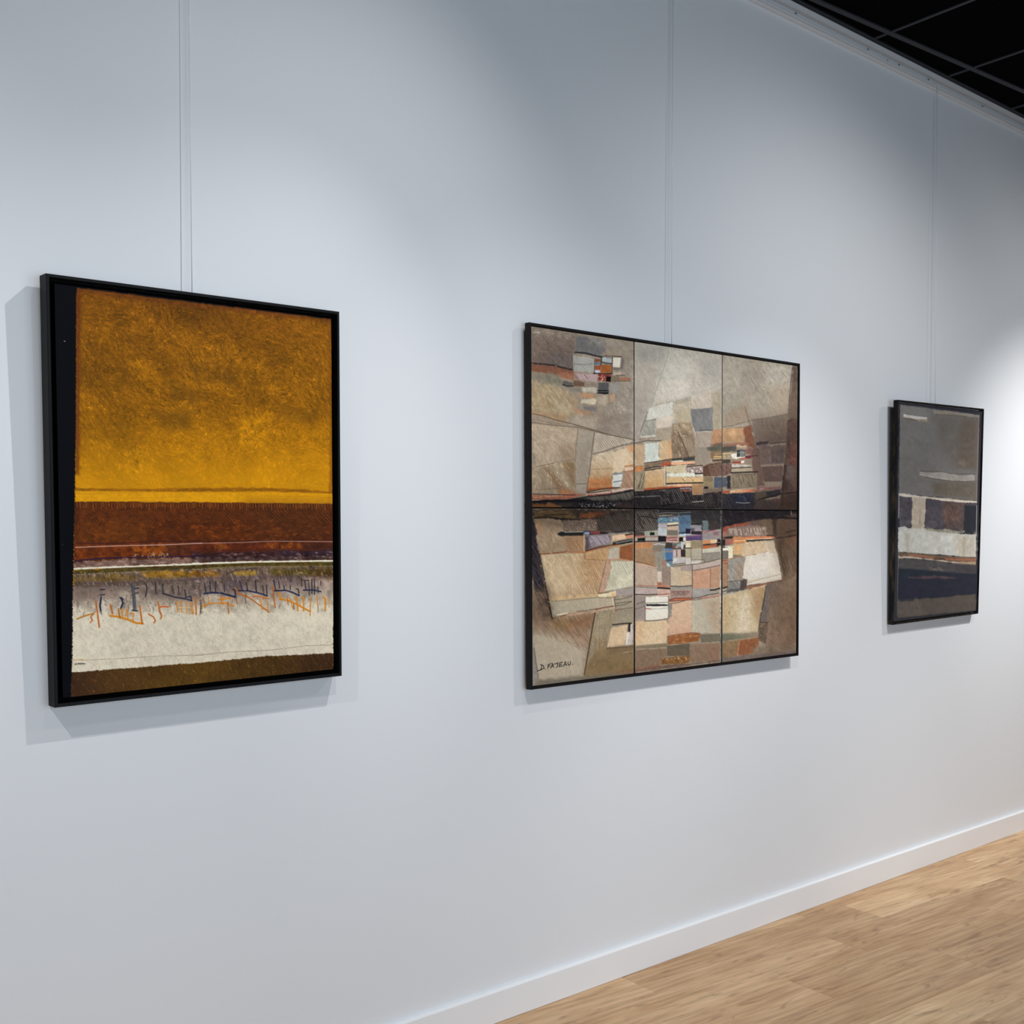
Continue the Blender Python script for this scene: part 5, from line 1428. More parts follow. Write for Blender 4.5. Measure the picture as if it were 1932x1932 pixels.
    f('N', (968, 335, 1178, 335, 1178, 622, 968, 642), (76, 107, 138), 1, 1.5, .8, .16)
    s('N', (975, 345, 1170, 345, 1170, 610, 975, 620), (142, 164, 184), .5, .6, 'v')
    s('N', (975, 345, 1170, 345, 1170, 610, 975, 620), (44, 60, 84), .5, .6, 'v')
    f('N', (970, 300, 1180, 285, 1180, 320, 970, 335), (52, 66, 80), 1, 2, 1)
    f('N', (588, 485, 755, 478, 755, 545, 588, 548), (158, 160, 172), 1, 1.4, .7)
    l('N', (620, 500, 740, 490), (168, 92, 84), 1.3, .7, -.4)
    f('N', (592, 552, 748, 558, 742, 695, 590, 695), (160, 171, 179), 1, 1.4, .7)
    f('N', (758, 472, 952, 455, 952, 492, 758, 512), (204, 198, 172), 1, 1.2, .5)
    l('N', (758, 520, 950, 505), (44, 38, 36), 2.0, .9)
    f('N', (758, 550, 946, 518, 946, 602, 758, 602), (184, 157, 137), 1, 1.2, .6)
    f('N', (754, 602, 946, 602, 946, 695, 754, 695), (110, 103, 93), 1, 1.3, .7)
    f('N', (588, 700, 740, 715, 738, 815, 588, 815), (34, 32, 42), 1, 1.3, .6)
    f('N', (735, 728, 942, 718, 932, 825, 735, 815), (142, 86, 88), 1, 1.3, .6)
    l('N', (740, 770, 935, 760), (206, 176, 168), 1.2, .85)
    l('N', (740, 802, 930, 812), (214, 196, 186), 1.4, .85)
    f('N', (968, 645, 1175, 625, 1175, 665, 968, 680), (46, 62, 80), 1, 1.6, .8)
    f('N', (975, 672, 1165, 664, 1165, 702, 975, 714), (154, 174, 188), 1, 1.3, .6)
    f('N', (1098, 578, 1178, 578, 1178, 662, 1098, 662), (38, 38, 60), 1, 1.4, .7)
    f('N', (972, 728, 1055, 728, 1055, 805, 972, 805), (34, 32, 34), 1, 1.3, .6)
    f('N', (1045, 738, 1088, 738, 1088, 792, 1045, 792), (194, 188, 178), 1, 1.2, .5)
    f('N', (1188, 480, 1390, 480, 1385, 502, 1188, 510), (44, 44, 52), 1, 1.3, .6)
    f('N', (1190, 512, 1382, 502, 1382, 602, 1190, 612), (130, 128, 136), 1, 1.4, .7)
    f('N', (1188, 560, 1260, 560, 1260, 660, 1188, 660), (70, 66, 90), .8, 3, 1.5)
    f('N', (1188, 622, 1392, 620, 1392, 682, 1188, 672), (50, 42, 60), 1, 1.4, .7)
    f('N', (1098, 702, 1392, 688, 1392, 785, 1098, 795), (82, 64, 108), 1, 1.5, .8, .14, 'h')
    l('N', (1110, 712, 1360, 695), (152, 96, 140), 1.6, .7, -.5)
    f('N', (1398, 430, 1505, 430, 1505, 612, 1398, 612), (96, 112, 117), 1, 2, 1, .14)
    f('N', (1510, 430, 1735, 440, 1735, 560, 1520, 580), (66, 58, 58), .9, 5, 2)
    f('N', (1398, 655, 1735, 598, 1735, 765, 1398, 775), (130, 124, 127), 1, 2, 1)
    l('N', (1420, 645, 1520, 618, 1625, 598), (146, 64, 92), 2.0, .85)
    f('N', (1590, 640, 1690, 630, 1680, 680, 1590, 685), (128, 78, 84), .8, 3, 1.5)
    f('N', (160, 625, 345, 632, 345, 705, 160, 705), (72, 67, 68), 1, 1.6, .8)
    f('N', (350, 618, 585, 608, 585, 712, 350, 705), (142, 144, 134), 1, 1.4, .7)
    f('N', (442, 642, 522, 642, 522, 692, 442, 692), (30, 40, 34), 1, 1.2, .5)
    l('N', (175, 720, 345, 705), (176, 86, 62), 2.6, .9)
    l('N', (350, 728, 580, 718), (122, 56, 56), 1.4, .8)
    f('N', (185, 735, 585, 730, 585, 795, 185, 800), (152, 147, 140), 1, 1.3, .6)
    f('N', (212, 742, 352, 738, 352, 800, 212, 800), (34, 38, 30), 1, 1.4, .7)
    l('N', (165, 812, 400, 805, 590, 802), (34, 30, 32), 2.2, .9)
    f('N', (175, 830, 505, 822, 505, 925, 175, 935), (178, 116, 80), 1, 2, 1, .1)
    f('N', (180, 880, 500, 870, 490, 940, 180, 945), (188, 126, 60), .6, 6, 2)
    f('N', (175, 935, 505, 925, 545, 1010, 545, 1245, 175, 1175), (153, 121, 95), 1, 2, 1, .1, 'd', (150, 116, 82))
    f('N', (440, 960, 640, 1000, 640, 1240, 540, 1240), (138, 124, 106), .7, 8, 3)
    f('N', (498, 818, 722, 818, 718, 985, 640, 1000, 498, 1000), (126, 120, 115), 1, 1.8, 1)
    l('N', (510, 862, 600, 848, 710, 868), (190, 192, 194), 1.5, .85)
    f('N', (505, 890, 715, 890, 710, 1000, 505, 1000), (116, 104, 92), .7, 4, 2)
    l('N', (430, 985, 600, 975), (166, 102, 76), 1.4, .75)
    f('N', (720, 828, 855, 828, 855, 935, 720, 935), (60, 58, 56), 1, 1.5, .8)
    f('N', (855, 838, 1002, 822, 1002, 925, 855, 895), (82, 98, 97), 1, 1.5, .8)
    f('N', (915, 855, 1000, 850, 1000, 905, 915, 905), (140, 146, 146), .9, 2, 1)
    f('N', (855, 880, 910, 885, 905, 930, 855, 930), (128, 58, 52), .9, 2, 1)
    f('N', (1008, 815, 1085, 815, 1085, 935, 1008, 935), (166, 170, 174), 1, 1.2, .6)
    f('N', (1050, 860, 1085, 860, 1085, 935, 1050, 935), (50, 44, 48), .9, 1.6, .8)
    f('N', (1092, 803, 1192, 803, 1192, 925, 1092, 925), (198, 190, 158), 1, 1.2, .6)
    l('N', (1100, 830, 1185, 826), (146, 132, 96), 1.2, .75)
    l('N', (1095, 930, 1190, 928), (44, 38, 34), 2.2, .9)
    f('N', (1196, 797, 1388, 797, 1388, 925, 1196, 938), (132, 119, 93), 1, 1.3, .6)
    f('N', (1402, 790, 1545, 778, 1545, 845, 1402, 855), (190, 122, 76), 1, 1.3, .6)
    f('N', (1545, 778, 1668, 775, 1668, 835, 1545, 842), (204, 168, 134), 1, 1.3, .6)
    f('N', (1398, 858, 1700, 835, 1700, 870, 1398, 888), (58, 50, 46), 1, 1.6, .8)
    f('N', (1398, 882, 1532, 880, 1532, 935, 1398, 938), (174, 86, 46), 1, 1.3, .6)
    f('N', (1540, 862, 1690, 850, 1690, 905, 1540, 915), (154, 82, 58), 1, 1.3, .6)
    f('N', (1668, 770, 1740, 765, 1740, 885, 1668, 890), (36, 38, 40), 1, 2, 1)
    l('N', (1675, 825, 1740, 820), (130, 130, 126), 1.2, .8)
    f('N', (858, 958, 1005, 955, 1005, 1085, 858, 1085), (168, 150, 147), 1, 1.2, .6)
    l('N', (925, 970, 930, 1075), (96, 70, 66), 2.2, .8, -.8)
    f('N', (1006, 955, 1085, 955, 1085, 1085, 1006, 1085), (56, 47, 48), 1, 1.3, .6)
    l('N', (860, 942, 1000, 935), (58, 44, 46), 2.4, .85)
    f('N', (1092, 945, 1184, 940, 1184, 1105, 1092, 1105), (158, 152, 128), 1, 1.2, .6)
    h('N', (1095, 960, 1180, 950, 1180, 1100, 1095, 1100), (106, 98, 76), 3.2, 0, .9, .65, -.8, 1.0, .08)
    f('N', (1196, 940, 1382, 940, 1382, 1148, 1196, 1148), (153, 147, 131), 1, 1.3, .7)
    f('N', (1392, 950, 1720, 918, 1720, 1005, 1392, 1025), (167, 167, 152), 1, 1.4, .7)
    f('N', (1392, 1030, 1720, 1008, 1720, 1120, 1450, 1185, 1392, 1145), (130, 124, 114), 1, 1.4, .7, .05)
    l('N', (1395, 1025, 1720, 1003), (96, 88, 80), 1.3, .75)
    l('N', (1390, 690, 1385, 1150), (92, 84, 76), 1.3, .75)
    l('N', (1188, 800, 1188, 1230), (100, 92, 82), 1.3, .75)
    f('N', (645, 945, 722, 945, 722, 1140, 645, 1140), (112, 130, 127), 1, 2, 1)
    f('N', (722, 940, 855, 940, 855, 978, 722, 978), (72, 112, 164), 1, 1.3, .7)
    f('N', (722, 980, 855, 980, 855, 1012, 722, 1012), (132, 116, 100), 1, 1.3, .7)
    f('N', (724, 1010, 855, 1010, 855, 1148, 724, 1148), (60, 102, 154), 1, 1.4, .8, .14)
    f('N', (732, 1150, 855, 1148, 855, 1275, 735, 1268), (92, 116, 132), 1, 1.5, .8, .14)
    l('N', (725, 1155, 850, 1150), (36, 54, 80), 1.6, .85)
    f('N', (740, 1200, 800, 1200, 800, 1255, 740, 1255), (170, 190, 192), .8, 2, 1)
    f('N', (862, 1105, 1075, 1105, 1075, 1210, 858, 1228), (162, 162, 165), 1, 1.5, .8)
    f('N', (865, 1120, 930, 1120, 920, 1180, 865, 1180), (194, 194, 194), .7, 3, 1.5)
    l('N', (860, 1225, 1070, 1205), (66, 62, 60), 1.5, .85)
    f('N', (1088, 1105, 1182, 1105, 1182, 1235, 1088, 1240), (173, 173, 168), 1, 1.3, .6)
    f('N', (1192, 1155, 1375, 1150, 1370, 1205, 1192, 1208), (194, 191, 182), 1, 1.3, .6)
    l('N', (1192, 1148, 1430, 1140, 1425, 1200), (84, 78, 70), 1.3, .85)
    l('N', (1192, 1182, 1370, 1176), (104, 98, 90), 1.0, .8)
    f('N', (558, 1000, 645, 1000, 645, 1355, 568, 1355), (132, 126, 116), 1, 1.6, .8)
    f('N', (578, 1358, 648, 1358, 652, 1545, 578, 1545), (188, 173, 161), 1, 1.3, .6)
    f('N', (648, 1130, 724, 1140, 742, 1262, 648, 1255), (143, 112, 96), 1, 1.5, .8)
    f('N', (655, 1258, 805, 1270, 805, 1605, 660, 1600), (137, 117, 107), 1, 1.4, .7, .05)
    f('N', (575, 1550, 660, 1550, 660, 1600, 575, 1610), (164, 96, 72), 1, 1.4, .7)
    f('N', (178, 1195, 560, 1270, 560, 1605, 178, 1600), (168, 147, 131), 1, 2, 1, .08)
    s('N', (190, 1260, 555, 1290, 555, 1590, 190, 1580), (132, 108, 84), .6, .5, 'd')
    s('N', (190, 1260, 555, 1290, 555, 1590, 190, 1580), (198, 176, 156), .6, .5, 'd')
    l('N', (178, 1175, 340, 1200, 545, 1262), (122, 74, 56), 1.8, .85)
    l('N', (190, 1215, 360, 1235, 560, 1275), (198, 140, 112), 1.6, .8)
    f('N', (808, 1278, 1002, 1270, 1012, 1345, 1202, 1352, 1202, 1605, 815, 1605), (175, 158, 135), 1, 1.4, .7, .07)
    f('N', (960, 1360, 1195, 1360, 1195, 1590, 980, 1580), (182, 156, 122), .6, 8, 3, .1)
    s('N', (960, 1360, 1195, 1360, 1195, 1590, 980, 1580), (130, 98, 68), .6, .5, 'd')
    f('N', (1000, 1270, 1205, 1235, 1205, 1345, 1000, 1345), (147, 132, 127), 1, 1.4, .7)
    f('N', (1212, 1232, 1720, 1155, 1720, 1262, 1450, 1300, 1225, 1340), (163, 147, 140), 1, 1.8, 1)
    l('N', (860, 1258, 1080, 1238, 1300, 1215, 1500, 1180, 1720, 1120), (76, 72, 64), 1.6, .85, -1.2)
    l('N', (1220, 1338, 1450, 1298, 1720, 1240), (82, 64, 56), 1.5, .85, -1)
    f('N', (1212, 1352, 1538, 1308, 1538, 1670, 1212, 1670), (178, 133, 108), 1, 1.6, .8, .08)
    f('N', (1542, 1305, 1710, 1258, 1700, 1645, 1542, 1670), (168, 128, 103), 1, 1.6, .8, .08)
    s('N', (1215, 1360, 1700, 1300, 1690, 1640, 1215, 1650), (146, 96, 66), .62, .5, 'd')
    l('N', (1208, 1240, 1208, 1850), (72, 62, 56), 1.4, .85)
    l('N', (1540, 1300, 1535, 1700), (110, 82, 66), 1.2, .75)
    l('N', (805, 1280, 810, 1610), (96, 82, 72), 1.2, .75)
    l('N', (175, 1605, 400, 1612, 570, 1620), (172, 96, 80), 1.6, .8)
    f('N', (178, 1640, 572, 1655, 572, 1768, 178, 1755), (167, 150, 147), 1, 1.6, .8)
    l('N', (178, 1632, 370, 1640, 572, 1655), (112, 112, 112), 2.0, .8)
    l('N', (580, 1612, 800, 1632), (182, 96, 66), 2.8, .9)
    l('N', (585, 1650, 700, 1655, 805, 1668), (30, 28, 28), 3.0, .92)
    f('N', (578, 1678, 795, 1682, 785, 1785, 578, 1785), (184, 152, 140), 1, 1.5, .8)
    f('N', (812, 1625, 1195, 1632, 1195, 1672, 812, 1678), (130, 133, 131), 1, 1.5, .8)
    l('N', (812, 1618, 1000, 1628, 1195, 1612), (54, 44, 40), 1.6, .85)
    f('N', (808, 1688, 1195, 1678, 1195, 1842, 808, 1855), (152, 124, 115), 1, 1.5, .8, .08)
    for k in range(17):
        xx = 845 + k * 19
        l('N', (xx, 1712 + 6 * math.sin(k * 2.1), xx - 10, 1735 + 8 * math.sin(k * 1.3)), (84, 62, 56), 1.0, .75)
        if 1 < k < 15:
            l('N', (xx + 6, 1748 + 6 * math.sin(k), xx - 8, 1785 + 12 * math.sin(k * 1.7)), (92, 72, 64), 1.0, .7)
    f('N', (1212, 1665, 1538, 1655, 1538, 1805, 1212, 1835), (142, 140, 137), 1, 2.5, 1.2)
    f('N', (1540, 1690, 1710, 1655, 1710, 1780, 1540, 1810), (146, 136, 128), 1, 2, 1)
    l('N', (1538, 1695, 1620, 1688, 1705, 1662), (36, 34, 38), 2.8, .9)
    # Q sheet
    f('Q', (178, 245, 360, 262, 352, 715, 178, 715), (138, 127, 122), 1, 1.8, 1, .06)
    l('Q', (175, 222, 400, 230, 565, 222), (54, 52, 54), 2.0, .85, -1.2)
    l('Q', (570, 235, 700, 225, 775, 212), (150, 70, 58), 2.2, .85)
    l('Q', (570, 248, 770, 240), (214, 196, 186), 1.4, .85)
    l('Q', (200, 400, 260, 375, 360, 350), (80, 68, 60), 1.3, .8)
    l('Q', (180, 490, 260, 465, 350, 435), (96, 80, 70), 1.2, .75)
    f('Q', (776, 410, 845, 400, 835, 625, 770, 660), (120, 116, 113), 1, 2.5, 1.2)
    f('Q', (1205, 292, 1700, 215, 1700, 300, 1400, 330, 1200, 350), (150, 140, 130), 1, 1.8, 1)
    f('Q', (845, 395, 1000, 370, 1195, 330, 1195, 930, 755, 975, 770, 665, 838, 622), (192, 162, 134), 1, 2, 1, .06, 'd', (180, 138, 114))
    s('Q', (860, 420, 1180, 380, 1180, 900, 780, 920), (160, 116, 88), .62, .5, 'd')
    f('Q', (178, 712, 730, 690, 770, 740, 755, 1000, 735, 1110, 190, 1150), (192, 169, 134), 1, 2, 1, .07)
    f('Q', (195, 735, 350, 725, 300, 980, 200, 1120), (188, 140, 96), .6, 14, 4, .1)
    h('Q', (200, 800, 560, 780, 560, 1100, 200, 1120), (156, 116, 78), 4.4, 62, .9, .55, -.2)
    f('Q', (640, 740, 770, 720, 750, 990, 660, 1000), (184, 150, 120), .6, 12, 4)
    f('Q', (1198, 345, 1695, 285, 1695, 945, 1198, 925), (163, 157, 140), 1, 2, 1, .05)
    f('Q', (1430, 350, 1695, 300, 1695, 930, 1570, 900, 1480, 560), (162, 140, 117), .85, 16, 4, .1)
    s('Q', (1430, 350, 1690, 310, 1690, 900, 1500, 880), (126, 104, 80), .6, .55, 'd')
    f('Q', (755, 320, 900, 295, 1195, 292, 1190, 318, 1000, 335, 790, 350), (180, 92, 62), 1, 1.8, 1, .12, 'h')
    l('Q', (780, 345, 960, 340, 1190, 322), (92, 52, 44), 1.5, .85)
    l('Q', (790, 395, 960, 375, 1060, 345), (122, 66, 56), 1.4, .8)
    l('Q', (790, 322, 900, 296, 1190, 292), (64, 46, 42), 1.4, .8)
    l('Q', (1200, 298, 1350, 275, 1500, 235, 1690, 205), (68, 58, 54), 1.6, .85, -1.2)
    l('Q', (1200, 325, 1380, 302, 1550, 275, 1690, 255), (86, 66, 58), 1.4, .85, -1)
    l('Q', (1380, 295, 1520, 275, 1690, 250), (186, 108, 88), 2.0, .8)
    f('Q', (358, 268, 775, 263, 768, 662, 725, 675, 360, 693), (201, 198, 188), 1, 1.3, .5, .03, z=.0003)
    l('Q', (350, 382, 560, 376, 770, 364), (92, 88, 84), 1.3, .85)
    f('Q', (372, 402, 560, 400, 765, 408, 765, 432, 560, 438, 372, 434), (34, 34, 38), 1, 1.4, .6)
    l('Q', (362, 478, 460, 488), (168, 84, 80), 2.0, .85)
    l('Q', (460, 486, 600, 486, 760, 470), (146, 142, 130), 1.2, .8)
    l('Q', (352, 262, 352, 700), (98, 94, 94), 1.5, .75)
    l('Q', (355, 705, 540, 698, 660, 680, 768, 662), (72, 74, 78), 1.9, .85)
    l('Q', (775, 262, 770, 665), (92, 86, 84), 1.4, .75)
    f('Q', (745, 985, 960, 950, 1190, 920, 1345, 935, 1332, 1078, 1100, 1105, 760, 1142), (144, 84, 44), 1, 2, 1, .16, 'h')
    s('Q', (750, 990, 1330, 940, 1320, 1080, 760, 1130), (206, 154, 100), .62, .6, 'h')
    l('Q', (748, 988, 960, 950, 1190, 922, 1340, 935), (120, 62, 38), 1.6, .8)
    f('Q', (1350, 955, 1720, 935, 1720, 1095, 1362, 1115), (107, 102, 87), 1, 1.8, 1)
    f('Q', (1180, 1095, 1370, 1080, 1360, 1140, 1180, 1150), (140, 128, 104), .8, 3, 1.5)
    f('Q', (745, 1155, 1165, 1118, 1158, 1340, 748, 1345), (94, 87, 72), 1, 1.6, .8, .05)
    f('Q', (185, 1155, 500, 1130, 742, 1110, 742, 1185, 185, 1210), (122, 112, 90), 1, 1.8, 1)
    f('Q', (178, 1215, 742, 1190, 745, 1345, 640, 1380, 620, 1505, 178, 1580), (131, 108, 88), 1, 2, 1, .09)
    l('Q', (200, 1218, 450, 1210, 740, 1190), (196, 176, 146), 1.4, .75, -.6)
    f('Q', (1160, 1140, 1360, 1115, 1705, 1098, 1705, 1430, 1150, 1470), (135, 111, 91), 1, 2, 1, .09)
    f('Q', (1480, 1180, 1700, 1160, 1700, 1420, 1520, 1430), (138, 98, 78), .6, 12, 4)
    l('Q', (1350, 1118, 1500, 1105, 1690, 1090), (176, 166, 146), 1.3, .7, -.5)
    f('Q', (615, 1382, 1155, 1338, 1148, 1475, 640, 1505), (128, 80, 36), 1, 2, 1.2, .14)
    s('Q', (620, 1385, 1150, 1345, 1140, 1470, 640, 1500), (212, 162, 100), .45, .75)
    f('Q', (178, 1580, 620, 1505, 1150, 1470, 1705, 1420, 1705, 1450, 700, 1580, 178, 1640), (104, 82, 72), .9, 3, 2, .15, 'h')
    l('Q', (200, 1575, 380, 1550, 620, 1508), (158, 76, 48), 2.2, .85, -.8)
    # ---------- lower right canvas
    f('O', (200, 215, 1600, 215, 1600, 2000, 190, 2000), (112, 92, 74), 1, 1, .5, .1)
    f('O', (200, 215, 1600, 215, 1600, 410, 1250, 400, 1000, 400, 700, 450, 200, 580), (44, 41, 47), 1, 3, 1.5, .18, 'h')
    h('O', (215, 240, 720, 240, 700, 430, 215, 470), (122, 116, 124), 4.2, 62, .9, .45, .1)
    f('O', (1310, 330, 1600, 290, 1600, 370, 1400, 370), (96, 74, 68), .9, 5, 2)
    l('O', (1475, 255, 1485, 320), (176, 160, 150), 1.6, .7)
    l('O', (1120, 395, 1350, 370, 1590, 395), (36, 32, 34), 2.6, .85)
    f('O', (205, 555, 480, 482, 725, 448, 700, 505, 400, 545, 300, 580, 290, 660, 205, 660), (148, 70, 56), 1, 2, 1.2, .16)
    f('O', (205, 640, 330, 600, 330, 700, 205, 730), (140, 96, 88), .9, 4, 2)
    f('O', (705, 455, 1110, 400, 1155, 695, 1030, 695, 1005, 540, 720, 525), (102, 85, 70), 1, 3, 1.5, .12)
    f('O', (720, 440, 900, 400, 900, 500, 730, 520), (92, 76, 74), .7, 6, 3)
    f('O', (315, 565, 700, 515, 1010, 540, 1035, 705, 700, 730, 330, 705), (120, 99, 90), 1, 3, 1.5)
    h('O', (320, 570, 1010, 545, 1030, 690, 330, 700), (212, 200, 188), 2.6, 78, 1.0, .8, -.4)
    l('O', (660, 640, 700, 520), (150, 134, 122), 1.2, .6)
    f('O', (1215, 410, 1590, 400, 1590, 740, 1210, 770), (95, 74, 61), 1, 3, 1.5, .14)
    h('O', (1220, 420, 1560, 420, 1550, 560, 1220, 560), (136, 110, 88), 4.6, 8, .9, .5, -.2)
    l('O', (1400, 640, 1480, 618, 1555, 600), (42, 32, 30), 2.2, .85)
    l('O', (1210, 745, 1400, 725, 1550, 692), (44, 36, 34), 2.4, .85)
    f('O', (1125, 400, 1222, 405, 1200, 700, 1172, 760, 1150, 680), (60, 51, 48), .95, 4, 2)
    f('O', (1180, 780, 1600, 735, 1600, 2000, 960, 2000, 1020, 1600, 1330, 1530, 1225, 1010), (110, 90, 71), 1, 3, 1.5, .16, 'd')
    f('O', (1350, 760, 1590, 735, 1590, 900, 1380, 900), (128, 82, 60), .7, 14, 5)
    f('O', (1185, 790, 1330, 780, 1330, 1000, 1400, 1350, 1330, 1520, 1240, 1060), (64, 51, 46), .8, 14, 4, .14)
    h('O', (1300, 900, 1580, 860, 1560, 1900, 1100, 1900, 1330, 1500), (190, 158, 116), 4.4, 72, .9, .5, .0)
    h('O', (1300, 900, 1580, 860, 1560, 1900, 1100, 1900, 1330, 1500), (66, 48, 38), 4.2, 112, .9, .5, .0)
    f('O', (1550, 800, 1600, 800, 1600, 2000, 1550, 2000), (112, 84, 74), .6, 6, 3)
    f('O', (400, 715, 660, 722, 1165, 708, 1165, 745, 900, 770, 655, 790, 640, 835, 405, 858), (186, 118, 74), 1, 2, 1, .12, 'h')
    l('O', (660, 725, 900, 735, 1155, 715), (190, 100, 70), 2.4, .85)
    l('O', (670, 770, 900, 760, 1120, 748), (222, 182, 146), 1.6, .8)
    l('O', (430, 800, 640, 785), (226, 180, 136), 1.6, .8)
    f('O', (652, 785, 900, 768, 1155, 762, 1140, 785, 900, 798, 660, 818), (50, 58, 53), 1, 1.6, .8)
    l('O', (1030, 700, 1100, 698, 1165, 712), (46, 40, 38), 2.0, .85)
    f('O', (205, 770, 405, 760, 410, 850, 205, 880), (150, 92, 82), 1, 2, 1)
    f('O', (225, 735, 415, 705, 400, 752, 225, 752), (36, 42, 40), 1, 1.8, .8)
    f('O', (195, 775, 265, 770, 265, 885, 195, 885), (38, 40, 42), 1, 2.5, 1.2)
    f('O', (405, 862, 660, 822, 1150, 788, 1225, 1035, 1030, 995, 700, 1075, 420, 1060), (180, 158, 128), 1, 2, 1, .08)
    f('O', (415, 870, 600, 845, 540, 1050, 425, 1050), (186, 136, 84), .75, 8, 3, .12)
    f('O', (1000, 810, 1150, 795, 1215, 1020, 1020, 990), (166, 154, 140), .7, 10, 3)
    h('O', (430, 860, 1120, 810, 1150, 990, 450, 1040), (146, 118, 86), 5, 128, .9, .5, -.1)
    f('O', (215, 925, 345, 925, 335, 975, 215, 975), (208, 208, 198), 1, 1.6, .8)
    f('O', (260, 880, 410, 870, 410, 925, 260, 930), (160, 160, 152), 1, 2, 1)
    f('O', (318, 900, 412, 895, 405, 1115, 318, 1135), (198, 191, 164), 1, 1.5, .8)
    f('O', (205, 978, 322, 970, 316, 1115, 205, 1125), (106, 103, 96), 1, 1.5, .8)
    f('O', (410, 1055, 560, 1045, 520, 1090, 408, 1105), (118, 112, 98), 1, 2, 1)
    l('O', (205, 1140, 330, 1128, 480, 1095, 640, 1072, 840, 1040, 1030, 990), (164, 110, 78), 1.7, .85, -1)
    f('O', (210, 1175, 345, 1145, 340, 1185, 210, 1215), (184, 102, 72), 1, 1.8, .8)
    f('O', (205, 1225, 315, 1205, 305, 1640, 205, 1655), (153, 114, 87), 1, 1.6, .8, .08)
    f('O', (312, 1132, 622, 1088, 592, 1515, 308, 1535), (138, 135, 128), 1, 1.6, .8, .08)
    f('O', (460, 1200, 610, 1180, 585, 1510, 450, 1510), (142, 118, 100), .75, 8, 3)
    h('O', (315, 1140, 615, 1100, 590, 1500, 312, 1520), (92, 88, 84), 3.8, 60, .9, .6, -.3)
    h('O', (315, 1140, 615, 1100, 590, 1500, 312, 1520), (188, 184, 176), 4.6, 58, .9, .5, .0)
    f('O', (632, 1080, 1030, 998, 1222, 1035, 1305, 1510, 1000, 1562, 660, 1610, 660, 1500, 578, 1480), (184, 178, 168), 1, 1.6, .8, .06)
    f('O', (700, 1350, 1050, 1250, 1060, 1430, 720, 1500), (176, 176, 174), .7, 14, 4)
    f('O', (1080, 1050, 1225, 1040, 1300, 1480, 1090, 1440), (172, 164, 150), .7, 10, 3)
    h('O', (680, 1090, 1060, 1020, 1060, 1420, 640, 1480), (206, 198, 184), 6, 58, 1.4, .5, -.1)
    h('O', (680, 1090, 1060, 1020, 1060, 1420, 640, 1480), (150, 142, 132), 7, 60, 1.0, .45, .0)
    l('O', (1000, 1010, 1075, 1250, 1065, 1440), (150, 142, 126), 1.3, .6, -.5)
    l('O', (680, 1560, 900, 1500, 1090, 1450, 1290, 1405), (146, 138, 116), 2.4, .65, -.8)
    l('O', (670, 1530, 860, 1500, 1060, 1470), (168, 148, 108), 1.6, .6, -.6)
    f('O', (305, 1545, 545, 1518, 532, 1695, 400, 1725, 290, 1765), (112, 114, 110), 1, 1.8, 1, .1)
    h('O', (310, 1550, 540, 1525, 530, 1690, 300, 1740), (176, 172, 160), 4, 55, .9, .55, -.2)
    f('O', (290, 1700, 420, 1680, 530, 1680, 520, 1720, 300, 1765), (66, 70, 70), .8, 4, 2)
    f('O', (545, 1515, 662, 1498, 645, 1690, 535, 1700), (80, 70, 67), 1, 1.8, 1, .12)
    l('O', (300, 1545, 430, 1530, 550, 1512), (84, 80, 74), 1.4, .8)
    l('O', (205, 1660, 300, 1635), (48, 46, 50), 2.6, .9)
    f('O', (205, 1675, 300, 1655, 295, 1745, 205, 1760), (152, 148, 140), 1, 1.8, .8)
    l('O', (210, 1725, 295, 1705), (54, 50, 50), 1.7, .85)
    l('O', (655, 1645, 850, 1620, 1015, 1575, 1200, 1540, 1315, 1520), (150, 82, 70), 2.2, .9, -1)
    l('O', (1100, 1560, 1310, 1525), (58, 36, 40), 1.6, .8)
    f('O', (745, 1662, 880, 1635, 1015, 1595, 1015, 1620, 900, 1655, 745, 1690), (222, 176, 152), 1, 1.6, .8)
    f('O', (200, 1785, 300, 1775, 530, 1710, 700, 1690, 1012, 1620, 980, 2000, 195, 2000), (174, 154, 119), 1, 2, 1, .1)
    f('O', (205, 1765, 520, 1715, 700, 1690, 680, 1720, 420, 1770, 205, 1815), (150, 150, 144), .9, 4, 2)
    f('O', (1020, 1595, 1320, 1535, 1260, 1750, 1130, 1960, 975, 2000), (98, 88, 89), 1, 6, 2, .14)
    h('O', (1030, 1620, 1310, 1560, 1180, 1850, 1000, 1932), (150, 142, 146), 4, 118, .9, .5, .0)
    # R sheet
    f('R', (200, 350, 500, 290, 1005, 190, 965, 480, 870, 1010, 500, 1015, 195, 1030), (172, 154, 120), 1, 3, 1.5, .09, 'v')
    f('R', (540, 360, 720, 360, 700, 1000, 460, 1000), (184, 174, 154), .85, 16, 4, .06)
    f('R', (720, 240, 1005, 195, 960, 480, 880, 820, 780, 700), (152, 118, 82), .8, 14, 4, .12)
    f('R', (205, 400, 320, 390, 300, 960, 205, 980), (178, 150, 106), .6, 10, 4)
    s('R', (210, 350, 960, 240, 880, 900, 210, 900), (132, 106, 74), .55, .55, 'v', 10)
    h('R', (390, 390, 520, 390, 520, 520, 390, 520), (120, 98, 70), 3, 0, .9, .6, -.4, 1, .1)
    h('R', (620, 400, 880, 390, 780, 700, 620, 700), (124, 98, 68), 4.2, 0, .9, .5, -.1, 1, .1)
    f('R', (1015, 185, 1100, 140, 1070, 830, 890, 825, 930, 560), (101, 94, 92), 1, 3, 1.5, .08)
    l('R', (1010, 180, 965, 470, 900, 760, 870, 1000), (64, 54, 50), 2.2, .8, -1)
    f('R', (890, 838, 1055, 835, 1010, 1260, 845, 1130), (97, 82, 70), 1, 3, 1.5, .15)
